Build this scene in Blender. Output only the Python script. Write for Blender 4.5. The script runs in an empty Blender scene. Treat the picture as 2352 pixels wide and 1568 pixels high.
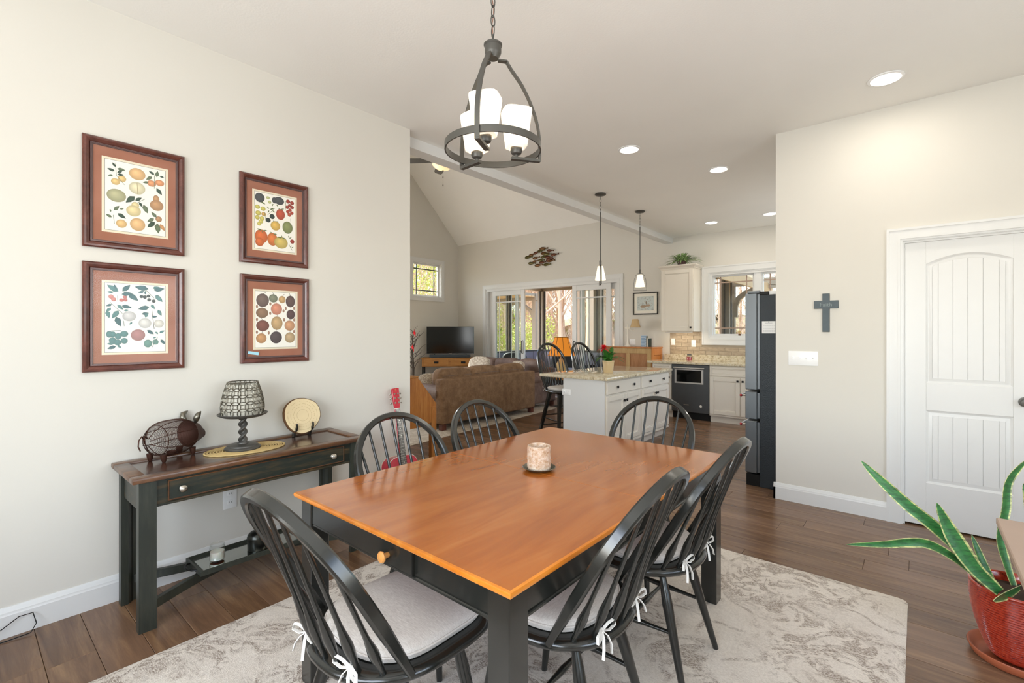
import bpy, bmesh, math, random
from mathutils import Vector, Matrix, noise
PI = math.pi
R = math.radians
sc = bpy.context.scene
COL = sc.collection

# ------------------------------------------------------------------ camera, sky, sun, window and fill light, exposure
cam_d = bpy.data.cameras.new('camera'); cam = bpy.data.objects.new('camera', cam_d); COL.objects.link(cam)
cam.location = (0, 0, 1.385); cam.rotation_euler = (R(90), 0, R(40.36))
cam_d.sensor_width = 36.0; cam_d.lens = 1094.0 * 36.0 / 2352.0
cam_d.shift_y = -20.5 / 2352.0; cam_d.clip_start = 0.05; cam_d.clip_end = 400
sc.camera = cam

world = bpy.data.worlds.new('world'); sc.world = world; world.use_nodes = True
wn = world.node_tree.nodes; wl = world.node_tree.links
sky = wn.new('ShaderNodeTexSky'); sky.sky_type = 'NISHITA'; sky.sun_disc = False
sky.sun_elevation = R(48); sky.sun_rotation = R(215); sky.air_density = 1.0; sky.dust_density = 1.6; sky.ozone_density = 1.0
wn['Background'].inputs['Strength'].default_value = 0.6
wl.new(sky.outputs[0], wn['Background'].inputs['Color'])

def light(name, kind, loc, direction, power, color=(1, 1, 1), size=1.0, size_y=None, spread=None, angle=None, radius=None):
    d = bpy.data.lights.new(name, kind); o = bpy.data.objects.new(name, d); COL.objects.link(o)
    d.energy = power; d.color = color
    o.location = loc
    o.rotation_euler = Vector(direction).to_track_quat('-Z', 'Y').to_euler()
    if kind == 'AREA':
        d.shape = 'RECTANGLE'; d.size = size; d.size_y = size_y or size
        if spread: d.spread = R(spread)
    if kind == 'SUN' and angle: d.angle = R(angle)
    if radius is not None: d.shadow_soft_size = radius
    return o
light('sun', 'SUN', (0, 0, 30), (0.75, -0.1, -0.85), 12.0, (1.0, 0.95, 0.86), angle=1.0)
DAY = (0.94, 0.975, 1.0)
light('daylight_back_window', 'AREA', (-.5, -1.72, 1.55), (0, 1, 0.6), 112, DAY, 3.1, 1.75)
light('daylight_side_window', 'AREA', (2.36, 1.1, 1.55), (-1, 0, 0.8), 52, DAY, 2.6, 1.8)
light('kitchen_fill_light', 'AREA', (-.16, 7.0, 1.65), (-1, 0, 0), 15, DAY, 1.5, 1.3)  # added fill lamp, out of view, to brighten the kitchen
light('living_fill_light', 'AREA', (-8.95, 4.3, 1.7), (1, 0, 0), 85, DAY, 2.2, 1.7)  # added fill lamp in an unseen opening to brighten the living room

vs = sc.view_settings
vs.view_transform = 'Standard'; vs.look = 'None'; vs.gamma = 1.0; vs.use_curve_mapping = False
vs.exposure = 0.34
try:
    sc.cycles.use_denoising = True
    sc.cycles.use_adaptive_sampling = True; sc.cycles.adaptive_threshold = 0.07
    sc.cycles.max_bounces = 7; sc.cycles.diffuse_bounces = 4; sc.cycles.glossy_bounces = 3
    sc.cycles.transmission_bounces = 5; sc.cycles.transparent_max_bounces = 10
    sc.cycles.caustics_reflective = False; sc.cycles.caustics_refractive = False
    sc.cycles.sample_clamp_indirect = 4.0
except Exception:
    pass

# ------------------------------------------------------------------ mesh builder
def rotz(a): return Matrix.Rotation(a, 4, 'Z')
def trs(loc=(0, 0, 0), rz=0.0, rx=0.0, ry=0.0, s=(1, 1, 1)):
    return Matrix.Translation(loc) @ rotz(rz) @ Matrix.Rotation(ry, 4, 'Y') @ Matrix.Rotation(rx, 4, 'X') @ Matrix.Diagonal((s[0], s[1], s[2], 1))

class MB:
    def __init__(self):
        self.v = []; self.f = []; self.c = []; self.use_c = False
    def add(self, vs_, fs, M=None, col=None):
        o = len(self.v)
        if M is not None: vs_ = [M @ Vector(p) for p in vs_]
        self.v += [tuple(p) for p in vs_]
        self.f += [tuple(i + o for i in q) for q in fs]
        if col is not None:
            self.use_c = True
            if isinstance(col, list): self.c += col
            else: self.c += [col] * len(vs_)
        else: self.c += [(1, 1, 1)] * len(vs_)
        return self
    def box(self, x0, x1, y0, y1, z0, z1, b=0.0, M=None, seg=1):
        x0, x1 = min(x0, x1), max(x0, x1); y0, y1 = min(y0, y1), max(y0, y1); z0, z1 = min(z0, z1), max(z0, z1)
        if b <= 0:
            v = [(x0, y0, z0), (x1, y0, z0), (x1, y1, z0), (x0, y1, z0), (x0, y0, z1), (x1, y0, z1), (x1, y1, z1), (x0, y1, z1)]
            return self.add(v, [(0, 3, 2, 1), (4, 5, 6, 7), (0, 1, 5, 4), (1, 2, 6, 5), (2, 3, 7, 6), (3, 0, 4, 7)], M)
        bm = bmesh.new(); bmesh.ops.create_cube(bm, size=1.0)
        for q in bm.verts:
            q.co = Vector(((x0 + x1) / 2 + q.co.x * (x1 - x0), (y0 + y1) / 2 + q.co.y * (y1 - y0), (z0 + z1) / 2 + q.co.z * (z1 - z0)))
        bb = min(b, (x1 - x0) * .49, (y1 - y0) * .49, (z1 - z0) * .49)
        bmesh.ops.bevel(bm, geom=list(bm.edges), offset=bb, segments=seg, profile=0.5, affect='EDGES')
        bm.verts.index_update()
        self.add([q.co.copy() for q in bm.verts], [tuple(w.index for w in q.verts) for q in bm.faces], M)
        bm.free(); return self
    def sweep(self, pts, prof, ref=(0, 0, 1), scales=None, closed=False, caps=True, M=None, col=None):
        pts = [Vector(p) for p in pts]; n = len(pts); k = len(prof); ref = Vector(ref)
        vv = []; prevN = None
        for i, p in enumerate(pts):
            if closed: t = pts[(i + 1) % n] - pts[(i - 1) % n]
            else: t = pts[min(i + 1, n - 1)] - pts[max(i - 1, 0)]
            if t.length < 1e-9: t = Vector((0, 0, 1))
            t.normalize()
            if prevN is None:
                N = ref - t * ref.dot(t)
                if N.length < 1e-4:
                    r2 = Vector((1, 0, 0)) if abs(t.x) < .9 else Vector((0, 1, 0)); N = r2 - t * r2.dot(t)
            else:
                N = prevN - t * prevN.dot(t)
            N.normalize(); prevN = N; B = t.cross(N)
            s = scales[i] if scales else 1.0
            sx, sy = s if isinstance(s, (tuple, list)) else (s, s)
            for (a, b) in prof: vv.append(p + N * (a * sx) + B * (b * sy))
        ff = []
        rng = n if closed else n - 1
        for i in range(rng):
            a = i * k; b = ((i + 1) % n) * k
            for j in range(k):
                j2 = (j + 1) % k
                ff.append((a + j, a + j2, b + j2, b + j))
        if caps and not closed:
            ff.append(tuple(range(k - 1, -1, -1))); ff.append(tuple((n - 1) * k + j for j in range(k)))
        return self.add(vv, ff, M, col)
    def tube(self, pts, r, n=8, ref=(0, 0, 1), closed=False, caps=True, M=None, col=None):
        prof = [(math.cos(2 * PI * j / n), math.sin(2 * PI * j / n)) for j in range(n)]
        sc_ = list(r) if isinstance(r, (list, tuple)) else [r] * len(pts)
        return self.sweep(pts, prof, ref, sc_, closed, caps, M, col)
    def cyl(self, p, q, r, n=12, r2=None, M=None):
        return self.tube([p, q], [r, r if r2 is None else r2], n, M=M)
    def lathe(self, prof, n=24, M=None, caps=True, fn=None, col=None):
        vv = []; k = len(prof)
        for i in range(n):
            a = 2 * PI * i / n
            for (r, z) in prof:
                rr = r * (fn(a, z) if fn else 1.0)
                vv.append((rr * math.cos(a), rr * math.sin(a), z))
        ff = []
        for i in range(n):
            i2 = (i + 1) % n
            for j in range(k - 1):
                ff.append((i * k + j, i2 * k + j, i2 * k + j + 1, i * k + j + 1))
        if caps:
            if prof[0][0] > 1e-6: ff.append(tuple(i * k for i in range(n - 1, -1, -1)))
            if prof[-1][0] > 1e-6: ff.append(tuple(i * k + k - 1 for i in range(n)))
        return self.add(vv, ff, M, col)
    def prism(self, poly, z0, z1, M=None, b=0.0, col=None):
        n = len(poly)
        def inset(p, d):
            out = []
            for i in range(n):
                a = Vector(p[i - 1]); c = Vector(p[i]); e = Vector(p[(i + 1) % n])
                d1 = (c - a).normalized() if (c - a).length > 1e-9 else Vector((1, 0)); d2 = (e - c).normalized() if (e - c).length > 1e-9 else d1
                n1 = Vector((-d1.y, d1.x)); n2 = Vector((-d2.y, d2.x)); m = (n1 + n2)
                if m.length < 1e-6: m = n1
                m.normalize(); kk = max(.35, m.dot(n1))
                q = c + m * (d / kk); out.append((q.x, q.y))
            return out
        area = sum(poly[i][0] * poly[(i + 1) % n][1] - poly[(i + 1) % n][0] * poly[i][1] for i in range(n))
        if area < 0: poly = list(reversed(poly))
        rings = [(poly, z0), (poly, z1)]
        if b > 0:
            ins = inset(poly, b)
            rings = [(ins, z0), (poly, z0 + b), (poly, z1 - b), (ins, z1)]
        vv = [(p[0], p[1], z) for (pl, z) in rings for p in pl]; ff = []
        for r_ in range(len(rings) - 1):
            for j in range(n):
                j2 = (j + 1) % n
                ff.append((r_ * n + j, r_ * n + j2, (r_ + 1) * n + j2, (r_ + 1) * n + j))
        ff.append(tuple(range(n - 1, -1, -1))); ff.append(tuple((len(rings) - 1) * n + j for j in range(n)))
        return self.add(vv, ff, M, col)
    def soft(self, c, s, p=4.0, n=8, M=None, amp=0.0, freq=6.0, seed=0.0):
        """rounded, stuffed box: superquadric, half sizes s"""
        vv = []; ff = []; idx = {}
        def pt(q):
            key = (round(q[0], 5), round(q[1], 5), round(q[2], 5))
            if key in idx: return idx[key]
            d = Vector(q); L = (abs(d.x) ** p + abs(d.y) ** p + abs(d.z) ** p) ** (1 / p)
            w = Vector((d.x / L * s[0], d.y / L * s[1], d.z / L * s[2]))
            if amp: w += w.normalized() * (noise.noise(w * freq + Vector((seed, seed * 1.7, -seed))) * amp)
            idx[key] = len(vv); vv.append(w + Vector(c)); return idx[key]
        for ax in range(3):
            for sg in (-1, 1):
                for i in range(n):
                    for j in range(n):
                        qs = []
                        for (a, b) in ((i, j), (i + 1, j), (i + 1, j + 1), (i, j + 1)):
                            u = math.tan((a / n * 2 - 1) * PI / 4); w = math.tan((b / n * 2 - 1) * PI / 4)
                            q = [0, 0, 0]; q[ax] = sg; q[(ax + 1) % 3] = u; q[(ax + 2) % 3] = w
                            qs.append(pt(q))
                        if sg < 0: qs.reverse()
                        ff.append(tuple(qs))
        return self.add(vv, ff, M)
    def sphere(self, c, r, nu=14, nv=9, M=None, col=None):
        if not isinstance(r, (tuple, list)): r = (r, r, r)
        vv = [(c[0], c[1], c[2] - r[2])]; ff = []
        for j in range(1, nv):
            ph = -PI / 2 + PI * j / nv
            for i in range(nu):
                th = 2 * PI * i / nu
                vv.append((c[0] + r[0] * math.cos(ph) * math.cos(th), c[1] + r[1] * math.cos(ph) * math.sin(th), c[2] + r[2] * math.sin(ph)))
        vv.append((c[0], c[1], c[2] + r[2])); T = len(vv) - 1
        for i in range(nu):
            i2 = (i + 1) % nu
            ff.append((0, 1 + i2, 1 + i)); ff.append((T, 1 + (nv - 2) * nu + i, 1 + (nv - 2) * nu + i2))
            for j in range(nv - 2):
                a = 1 + j * nu; b = a + nu
                ff.append((a + i, a + i2, b + i2, b + i))
        return self.add(vv, ff, M, col)
    def grid(self, fn, nu, nv, M=None, thick=0.0):
        vv = [fn(i / nu, j / nv) for i in range(nu + 1) for j in range(nv + 1)]; k = nv + 1
        ff = [(i * k + j, (i + 1) * k + j, (i + 1) * k + j + 1, i * k + j + 1) for i in range(nu) for j in range(nv)]
        return self.add(vv, ff, M)
    def mesh(self, name, mat, smooth=35):
        me = bpy.data.meshes.new(name); me.from_pydata(self.v, [], self.f); me.validate()
        if self.use_c:
            at = me.color_attributes.new('Col', 'FLOAT_COLOR', 'POINT')
            if len(at.data) == len(self.c):
                for i, c in enumerate(self.c): at.data[i].color = (c[0], c[1], c[2], 1.0)
        if smooth is not None:
            me.polygons.foreach_set('use_smooth', [True] * len(me.polygons))
            me.set_sharp_from_angle(angle=R(smooth))
        if mat is not None: me.materials.append(mat)
        me.update(); return me
    def build(self, name, mat, parent=None, smooth=35, label=None):
        o = bpy.data.objects.new(name, self.mesh(name, mat, smooth)); COL.objects.link(o)
        if parent is not None: o.parent = parent
        if label: o['label'] = label
        return o

def tag(o, label, cat, group=None):
    o['label'] = label; o['category'] = cat
    if group: o['group'] = group
    return o
def thing(name, label, cat, loc=(0, 0, 0), rz=0.0, group=None):
    o = bpy.data.objects.new(name, None); COL.objects.link(o); o.location = loc; o.rotation_euler = (0, 0, rz)
    o.empty_display_size = 0.05
    return tag(o, label, cat, group)
def struct(o, label=None):
    o['kind'] = 'structure'
    if label: o['label'] = label
    return o
def dup(root, loc, rz, label=None, group=None, scale=None):
    def cp(o, par):
        c = o.copy(); COL.objects.link(c)
        if par is not None: c.parent = par
        for ch in o.children: cp(ch, c)
        return c
    r = cp(root, None); r.location = loc; r.rotation_euler = (0, 0, rz)
    if scale: r.scale = (scale,) * 3 if not isinstance(scale, tuple) else scale
    if label: r['label'] = label
    if group: r['group'] = group
    return r
def mesh_copy(me, name, parent=None, loc=(0, 0, 0), rot=(0, 0, 0)):
    o = bpy.data.objects.new(name, me); COL.objects.link(o); o.location = loc; o.rotation_euler = rot
    if parent is not None: o.parent = parent
    return o
def text_mesh(txt, size, depth, M, name, mat, parent):
    cu = bpy.data.curves.new('t', 'FONT'); cu.body = txt; cu.size = size; cu.extrude = depth; cu.align_x = 'CENTER'; cu.align_y = 'CENTER'; cu.resolution_u = 3
    ob = bpy.data.objects.new('t', cu); COL.objects.link(ob)
    me = bpy.data.meshes.new_from_object(ob.evaluated_get(bpy.context.evaluated_depsgraph_get())); bpy.data.objects.remove(ob); bpy.data.curves.remove(cu)
    me.transform(M); me.materials.clear(); me.materials.append(mat); me.name = name
    o = bpy.data.objects.new(name, me); COL.objects.link(o); o.parent = parent
    return o

# ------------------------------------------------------------------ materials
def lin(h):
    h = h.lstrip('#'); c = [int(h[i:i + 2], 16) / 255 for i in (0, 2, 4)]
    return tuple(x / 12.92 if x <= .04045 else ((x + .055) / 1.055) ** 2.4 for x in c)
class Mat:
    def __init__(self, name, col='#808080', rough=.5, metal=0.0, **kw):
        self.m = bpy.data.materials.new(name); self.m.use_nodes = True; self.nt = self.m.node_tree
        self.p = self.nt.nodes['Principled BSDF']
        self.set('Base Color', (*lin(col), 1)); self.set('Roughness', rough); self.set('Metallic', metal)
        for k, v in kw.items(): self.set(k.replace('_', ' '), v)
    def set(self, k, v):
        if k in self.p.inputs: self.p.inputs[k].default_value = v
    def n(self, t, **kw):
        x = self.nt.nodes.new(t)
        for k, v in kw.items(): setattr(x, k, v)
        return x
    def l(self, a, b): self.nt.links.new(a, b)
    def coord(self, scale=(1, 1, 1), kind='Object', rand=False, rot=(0, 0, 0)):
        tc = self.n('ShaderNodeTexCoord'); mp = self.n('ShaderNodeMapping')
        mp.inputs['Scale'].default_value = scale; mp.inputs['Rotation'].default_value = rot
        self.l(tc.outputs[kind], mp.inputs['Vector'])
        if rand:
            oi = self.n('ShaderNodeObjectInfo'); ge = self.n('ShaderNodeNewGeometry')
            a = self.n('ShaderNodeMath', operation='ADD'); self.l(oi.outputs['Random'], a.inputs[0]); self.l(ge.outputs['Random Per Island'], a.inputs[1])
            b = self.n('ShaderNodeMath', operation='MULTIPLY'); self.l(a.outputs[0], b.inputs[0]); b.inputs[1].default_value = 37.0
            self.l(b.outputs[0], mp.inputs['Location']); self.rnd = a
        return mp.outputs['Vector']
    def noise(self, vec, scale=5, detail=4, rough=.55, dist=0.0):
        x = self.n('ShaderNodeTexNoise'); x.inputs['Scale'].default_value = scale; x.inputs['Detail'].default_value = detail
        x.inputs['Roughness'].default_value = rough; x.inputs['Distortion'].default_value = dist
        if vec is not None: self.l(vec, x.inputs['Vector'])
        return x.outputs['Fac']
    def vor(self, vec, scale=5, feature='F1', out='Distance'):
        x = self.n('ShaderNodeTexVoronoi', feature=feature); x.inputs['Scale'].default_value = scale
        if vec is not None: self.l(vec, x.inputs['Vector'])
        return x.outputs[out]
    def ramp(self, fac, stops):
        x = self.n('ShaderNodeValToRGB'); e = x.color_ramp.elements
        while len(e) < len(stops): e.new(.5)
        for i, (p, c) in enumerate(stops):
            e[i].position = p; e[i].color = (*lin(c), 1) if isinstance(c, str) else (c, c, c, 1)
        self.l(fac, x.inputs['Fac']); return x.outputs['Color']
    def mix(self, fac, a, b, mode='MIX'):
        x = self.n('ShaderNodeMix', data_type='RGBA', blend_type=mode)
        def put(s, v):
            if isinstance(v, (int, float)): s.default_value = v
            elif isinstance(v, str): s.default_value = (*lin(v), 1)
            elif isinstance(v, tuple): s.default_value = (*v, 1)
            else: self.l(v, s)
        put(x.inputs[0], fac); put(x.inputs[6], a); put(x.inputs[7], b)
        return x.outputs[2]
    def col(self, o): self.l(o, self.p.inputs['Base Color']); return self
    def roughness(self, o): self.l(o, self.p.inputs['Roughness']); return self
    def bump(self, h, strength=.2, dist=.01):
        b = self.n('ShaderNodeBump'); b.inputs['Strength'].default_value = strength; b.inputs['Distance'].default_value = dist
        self.l(h, b.inputs['Height']); self.l(b.outputs['Normal'], self.p.inputs['Normal']); return self
    def emit(self, col, s):
        self.set('Emission Color', (*lin(col), 1)); self.set('Emission Strength', s); return self
def glassy(m, tint, rough=.02, k=.65, base=.035):
    gl = m.n('ShaderNodeBsdfGlossy'); gl.inputs['Roughness'].default_value = rough; tr = m.n('ShaderNodeBsdfTransparent'); tr.inputs['Color'].default_value = (*tint, 1)
    lw = m.n('ShaderNodeLayerWeight'); lw.inputs['Blend'].default_value = .5
    p = m.n('ShaderNodeMath', operation='POWER'); m.l(lw.outputs['Facing'], p.inputs[0]); p.inputs[1].default_value = 4.0
    q = m.n('ShaderNodeMath', operation='MULTIPLY_ADD'); m.l(p.outputs[0], q.inputs[0]); q.inputs[1].default_value = k; q.inputs[2].default_value = base
    mx = m.n('ShaderNodeMixShader'); m.l(q.outputs[0], mx.inputs[0]); m.l(tr.outputs[0], mx.inputs[1]); m.l(gl.outputs[0], mx.inputs[2])
    m.l(mx.outputs[0], m.nt.nodes['Material Output'].inputs['Surface']); return m.m
def plain(name, col, rough=.5, metal=0.0, bump=None, var=.03, **kw):
    m = Mat(name, col, rough, metal, **kw)
    v = m.coord()
    f = m.noise(v, 9, 3)
    m.col(m.mix(m.ramp(f, [(.3, 0.0), (.7, 1.0)]), tuple(c * (1 - var) for c in lin(col)), tuple(min(1, c * (1 + var)) for c in lin(col))))
    if bump: m.bump(m.noise(v, bump[0], 3), bump[1], bump[2] if len(bump) > 2 else .002)
    return m.m
def wood(name, cols, scale=(1, 12, 12), rough=.4, coat=0.0, big=3.0, rand=False, bump=.06, kind='Object', grain=.35, det=6):
    m = Mat(name, cols[0], rough); m.set('Coat Weight', coat); m.set('Coat Roughness', .16)
    v = m.coord(scale, kind, rand=rand)
    f = m.noise(v, big, det, .62, .6); g = m.noise(v, big * 9, 3, .5)
    c = m.ramp(f, [(.22, cols[0]), (.5, cols[1]), (.78, cols[2])])
    if grain: c = m.mix(m.ramp(g, [(.35, .0), (.75, grain)]), c, cols[0])
    m.col(c)
    if bump > .03: m.bump(g, bump, .001)
    return m
MW = {}
def wallpaint(name, col, bs=160, st=.05):
    m = Mat(name, col, .85); v = m.coord()
    m.bump(m.noise(v, bs, 3, .5), st, .002)
    f = m.noise(v, 1.3, 2); m.col(m.mix(m.ramp(f, [(.3, 0.), (.7, 1.)]), tuple(c * .985 for c in lin(col)), tuple(min(1, c * 1.015) for c in lin(col))))
    return m.m
MW['wall'] = wallpaint('wall_paint', '#DAD6CC')
MW['ceil'] = wallpaint('ceiling_paint', '#F2F0EA', 90, .28)
MW['trim'] = plain('trim_white', '#DFDFDC', .35, var=.004)
MW['black'] = plain('black_satin_paint', '#1F201D', .24, 0, None, Coat_Weight=.35, Coat_Roughness=.12)
MW['bronze'] = plain('dark_bronze', '#5C5A55', .45, .5)
MW['iron'] = plain('black_iron', '#1D1D1D', .45, .6)
MW['chrome'] = plain('brushed_nickel', '#B9B4AA', .3, 1.0)
MW['white'] = plain('white_plastic', '#F4F4F2', .35, var=.004)
# floor boards
m = Mat('floor_boards', '#6B5140', .27); v = m.coord((1.2, 14, 14), rand=True)
f = m.noise(v, 1.6, 6, .62, .8); g = m.noise(v, 16, 3)
c = m.ramp(f, [(.2, '#543B27'), (.5, '#7C5B40'), (.8, '#A27E58')])
c = m.mix(m.ramp(g, [(.4, 0.), (.8, .3)]), c, '#5A4434')
fr = m.n('ShaderNodeMath', operation='FRACT'); ml = m.n('ShaderNodeMath', operation='MULTIPLY'); m.l(m.rnd.outputs[0], ml.inputs[0]); ml.inputs[1].default_value = 7.31; m.l(ml.outputs[0], fr.inputs[0])
c = m.mix(m.ramp(fr.outputs[0], [(.0, .0), (1., .5)]), c, '#6C574A')
h = m.n('ShaderNodeHueSaturation'); m.l(c, h.inputs['Color'])
mr = m.n('ShaderNodeMapRange'); m.l(fr.outputs[0], mr.inputs['Value']); mr.inputs['To Min'].default_value = .72; mr.inputs['To Max'].default_value = 1.22; m.l(mr.outputs['Result'], h.inputs['Value'])
m.col(h.outputs['Color']); m.bump(g, .08, .001); MW['floor'] = m.m
MW['subfloor'] = plain('floor_joint', '#241A14', .8)
# table top
tm = wood('table_maple', ['#9C4E14', '#B26220', '#BE7230'], (7, 1.0, 7), .2, .7, 2.0, bump=.02, grain=0, det=3); MW['table'] = tm.m
te = wood('table_edge_maple', ['#B4600F', '#C97722', '#DA9038'], (7, 1.0, 7), .3, .3, 2.0, bump=.02); MW['tedge'] = te.m
MW['tknob'] = wood('maple_knob', ['#C98240', '#D9974F', '#E2A661'], (8, 8, 8), .3, .3).m
# cushions
m = Mat('cushion_linen', '#CFC8C1', .9); v = m.coord((60, 400, 400)); f = m.noise(v, 1.0, 3)
m.col(m.ramp(f, [(.3, '#BFB7B0'), (.7, '#D8D2CB')])); m.bump(f, .25, .001); MW['cushion'] = m.m
MW['tie'] = plain('cotton_tie', '#E6E2DB', .9)
# console
m = Mat('console_distressed_black', '#23241F', .42); v = m.coord((30, 3, 30)); f = m.noise(v, 1.2, 5, .65)
c = m.ramp(f, [(.48, '#252A23'), (.66, '#4A3E2A'), (.8, '#8A6A3C')])
m.col(c); m.bump(f, .1, .001); MW['console'] = m.m
m = Mat('console_painted_leg', '#2A2C27', .38); v = m.coord((30, 30, 3)); f = m.noise(v, 1.2, 5, .65)
m.col(m.ramp(f, [(.45, '#2B2F29'), (.72, '#3D3F36'), (.86, '#66583C')])); MW['console_leg'] = m.m
MW['console_top'] = wood('console_walnut', ['#35201A', '#4E3328', '#5E4034'], (9, 1.0, 9), .22, .5, 2.2).m
MW['console_edge'] = wood('console_worn_edge', ['#3A2418', '#5E3D26', '#8E5F34'], (9, 1.2, 9), .32, .25, 2.5).m
# rug
m = Mat('rug_distressed', '#CFC6BC', .97); tc = m.coord((1, 1, 1))
warp = m.n('ShaderNodeTexNoise'); warp.inputs['Scale'].default_value = 2.4; warp.inputs['Detail'].default_value = 2; m.l(tc, warp.inputs['Vector'])
wv = m.n('ShaderNodeVectorMath', operation='SCALE'); m.l(warp.outputs['Color'], wv.inputs[0]); wv.inputs['Scale'].default_value = .42
av = m.n('ShaderNodeVectorMath', operation='ADD'); m.l(tc, av.inputs[0]); m.l(wv.outputs[0], av.inputs[1])
d1 = m.vor(av.outputs[0], 2.9, 'DISTANCE_TO_EDGE')
leafy = m.noise(av.outputs[0], 15, 3, .6, 1.2); patch = m.noise(tc, 2.1, 3, .6); mid = m.noise(tc, 9, 4, .7)
mot = m.mix(1.0, m.ramp(leafy, [(.47, .0), (.57, 1.0)]), m.ramp(patch, [(.42, .0), (.55, 1.0)]), 'MULTIPLY')
scr = m.mix(1.0, m.ramp(d1, [(.012, 1.0), (.045, .0)]), m.ramp(mid, [(.40, .0), (.58, .9)]), 'MULTIPLY')
amt = m.mix(1.0, mot, scr, 'LIGHTEN')
fine = m.noise(m.coord((55, 130, 55)), 1.5, 4, .75); fine2 = m.noise(tc, 110, 3, .7)
ink = m.mix(1.0, m.ramp(amt, [(.0, .13), (.8, 1.0)]), m.ramp(fine, [(.38, .0), (.56, 1.0)]), 'MULTIPLY')
base = m.ramp(m.noise(tc, 5, 3), [(.3, '#EBE3D8'), (.7, '#DED5CA')]); base = m.mix(m.ramp(fine2, [(.35, .3), (.6, .0)]), base, '#B5A798')
m.col(m.mix(m.ramp(ink, [(.0, .0), (1.0, .78)]), base, '#705A48')); m.bump(m.noise(tc, 230, 2), .6, .004); MW['rug'] = m.m
m = Mat('rug_living_pattern', '#C9BDAA', .97); tc = m.coord()
f = m.noise(tc, 3.4, 5, .7, 1.5)
m.col(m.ramp(f, [(.35, '#D8CFBF'), (.5, '#B3A48F'), (.58, '#D2C7B5'), (.72, '#9C8B77')])); m.bump(m.noise(tc, 150, 2), .5, .004); MW['rug2'] = m.m
# fabrics and leather
m = Mat('sofa_suede', '#7E6048', .85); v = m.coord(); f = m.noise(v, 9, 6, .7); g = m.noise(v, 60, 2)
c = m.ramp(f, [(.3, '#6F533C'), (.5, '#866648'), (.72, '#9F7E5E')]); m.col(m.mix(m.ramp(g, [(.4, .0), (.8, .25)]), c, '#A98A6B')); m.bump(f, .12, .003); MW['sofa'] = m.m
m = Mat('sofa_cushion_leather', '#7A6257', .6); v = m.coord(); f = m.noise(v, 6, 5, .6)
m.col(m.ramp(f, [(.3, '#675046'), (.55, '#7E675C'), (.75, '#948075')])); m.bump(m.noise(v, 11, 4), .25, .01); MW['leather'] = m.m
m = Mat('pillow_print', '#CFC4B2', .9); v = m.coord(); f = m.noise(v, 14, 4, .6, 1.8)
m.col(m.ramp(f, [(.4, '#D9D0BF'), (.5, '#9A8571'), (.56, '#DDD5C6'), (.7, '#B5A48E')])); MW['pillow'] = m.m
oak = wood('oak', ['#95541A', '#BC7832', '#CE944C'], (10, 10, 1.0), .4, .2, 2.2); MW['oak'] = oak.m
MW['oakh'] = wood('oak_horizontal', ['#8C551F', '#B17A38', '#C6924E'], (1.0, 10, 10), .42, .15, 2.2).m
MW['hutch'] = wood('hutch_oak_frame', ['#A5814F', '#BC9A66', '#CBAE7C'], (10, 10, 1.2), .45, .1, 2.0).m
MW['hutchp'] = wood('hutch_oak_panel', ['#8A5A34', '#A9764A', '#B98A5E'], (6, 6, 1.2), .45, .1, 1.6).m
MW['hutchs'] = wood('hutch_orange_side', ['#9E5A1C', '#B56E28', '#C48038'], (10, 10, 1.2), .35, .3, 2.0).m
# kitchen
MW['cab'] = plain('cabinet_cream', '#E2DACC', .4, var=.006)
m = Mat('granite', '#CFC4AE', .07); v = m.coord(); f = m.noise(v, 26, 6, .75); g = m.noise(v, 75, 3, .6); q = m.noise(v, 4, 4, .6, 1.0)
c = m.ramp(f, [(.34, '#8C7B66'), (.46, '#CDBF9F'), (.6, '#DDD4C0'), (.75, '#B9A88C')])
c = m.mix(m.ramp(g, [(.62, .0), (.7, .9)]), c, '#4A4238'); c = m.mix(m.ramp(q, [(.55, .0), (.75, .45)]), c, '#A08A62'); m.col(c); MW['granite'] = m.m
m = Mat('backsplash_stone', '#C9B190', .5); v = m.coord((6, 6, 20), rand=True); f = m.noise(v, 2.0, 5, .6)
c = m.ramp(f, [(.3, '#9C8B76'), (.55, '#B7A68D'), (.75, '#C8B9A2')])
fr = m.n('ShaderNodeMath', operation='FRACT'); m.l(m.rnd.outputs[0], fr.inputs[0]); m.col(m.mix(m.ramp(fr.outputs[0], [(0., 0.), (1., .4)]), c, '#A28D74')); MW['tile'] = m.m
MW['grout'] = plain('grout', '#A99B86', .9)
MW['steel_dark'] = plain('black_stainless', '#63676A', .36, .8)
m = Mat('fridge_textured_side', '#2E3438', .42, .4); v = m.coord(); f = m.noise(v, 130, 3); m.bump(f, .7, .004); MW['fridge_side'] = m.m
m = Mat('fridge_door_steel', '#73787C', .4, .85); MW['fridge_door'] = m.m
MW['darkglass'] = plain('oven_glass', '#070908', .08)
MW['screen'] = plain('tv_screen', '#050B0B', .12)
MW['glass'] = glassy(Mat('window_glass', '#FFFFFF', 0.0), (.94, .965, .95))
MW['jar'] = glassy(Mat('clear_glassware', '#FFFFFF', 0.0), (.95, .955, .945), .06, .5, .05)
MW['pglass'] = glassy(Mat('picture_glazing', '#FFFFFF', 0.0), (1, 1, 1), .05, .35, .01)
MW['bright'] = plain('bright_steel', '#CFCDC8', .35, .5)
m = Mat('frosted_lamp_glass', '#FFF6E6', .4); m.emit('#FFF1DA', .55); MW['shade_lit'] = m.m
m = Mat('recessed_lamp', '#FFFFFF', .4); m.emit('#FFF3E0', 14.0); MW['downlight'] = m.m
m = Mat('amber_bowl', '#EEDCC0', .4); m.emit('#FFCF95', .75); MW['amber'] = m.m
m = Mat('orange_lampshade', '#C8781E', .8); m.emit('#FF9A2A', .28); MW['orange_shade'] = m.m
MW['beige_shade'] = plain('beige_lampshade', '#C2A67C', .85)
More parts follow.
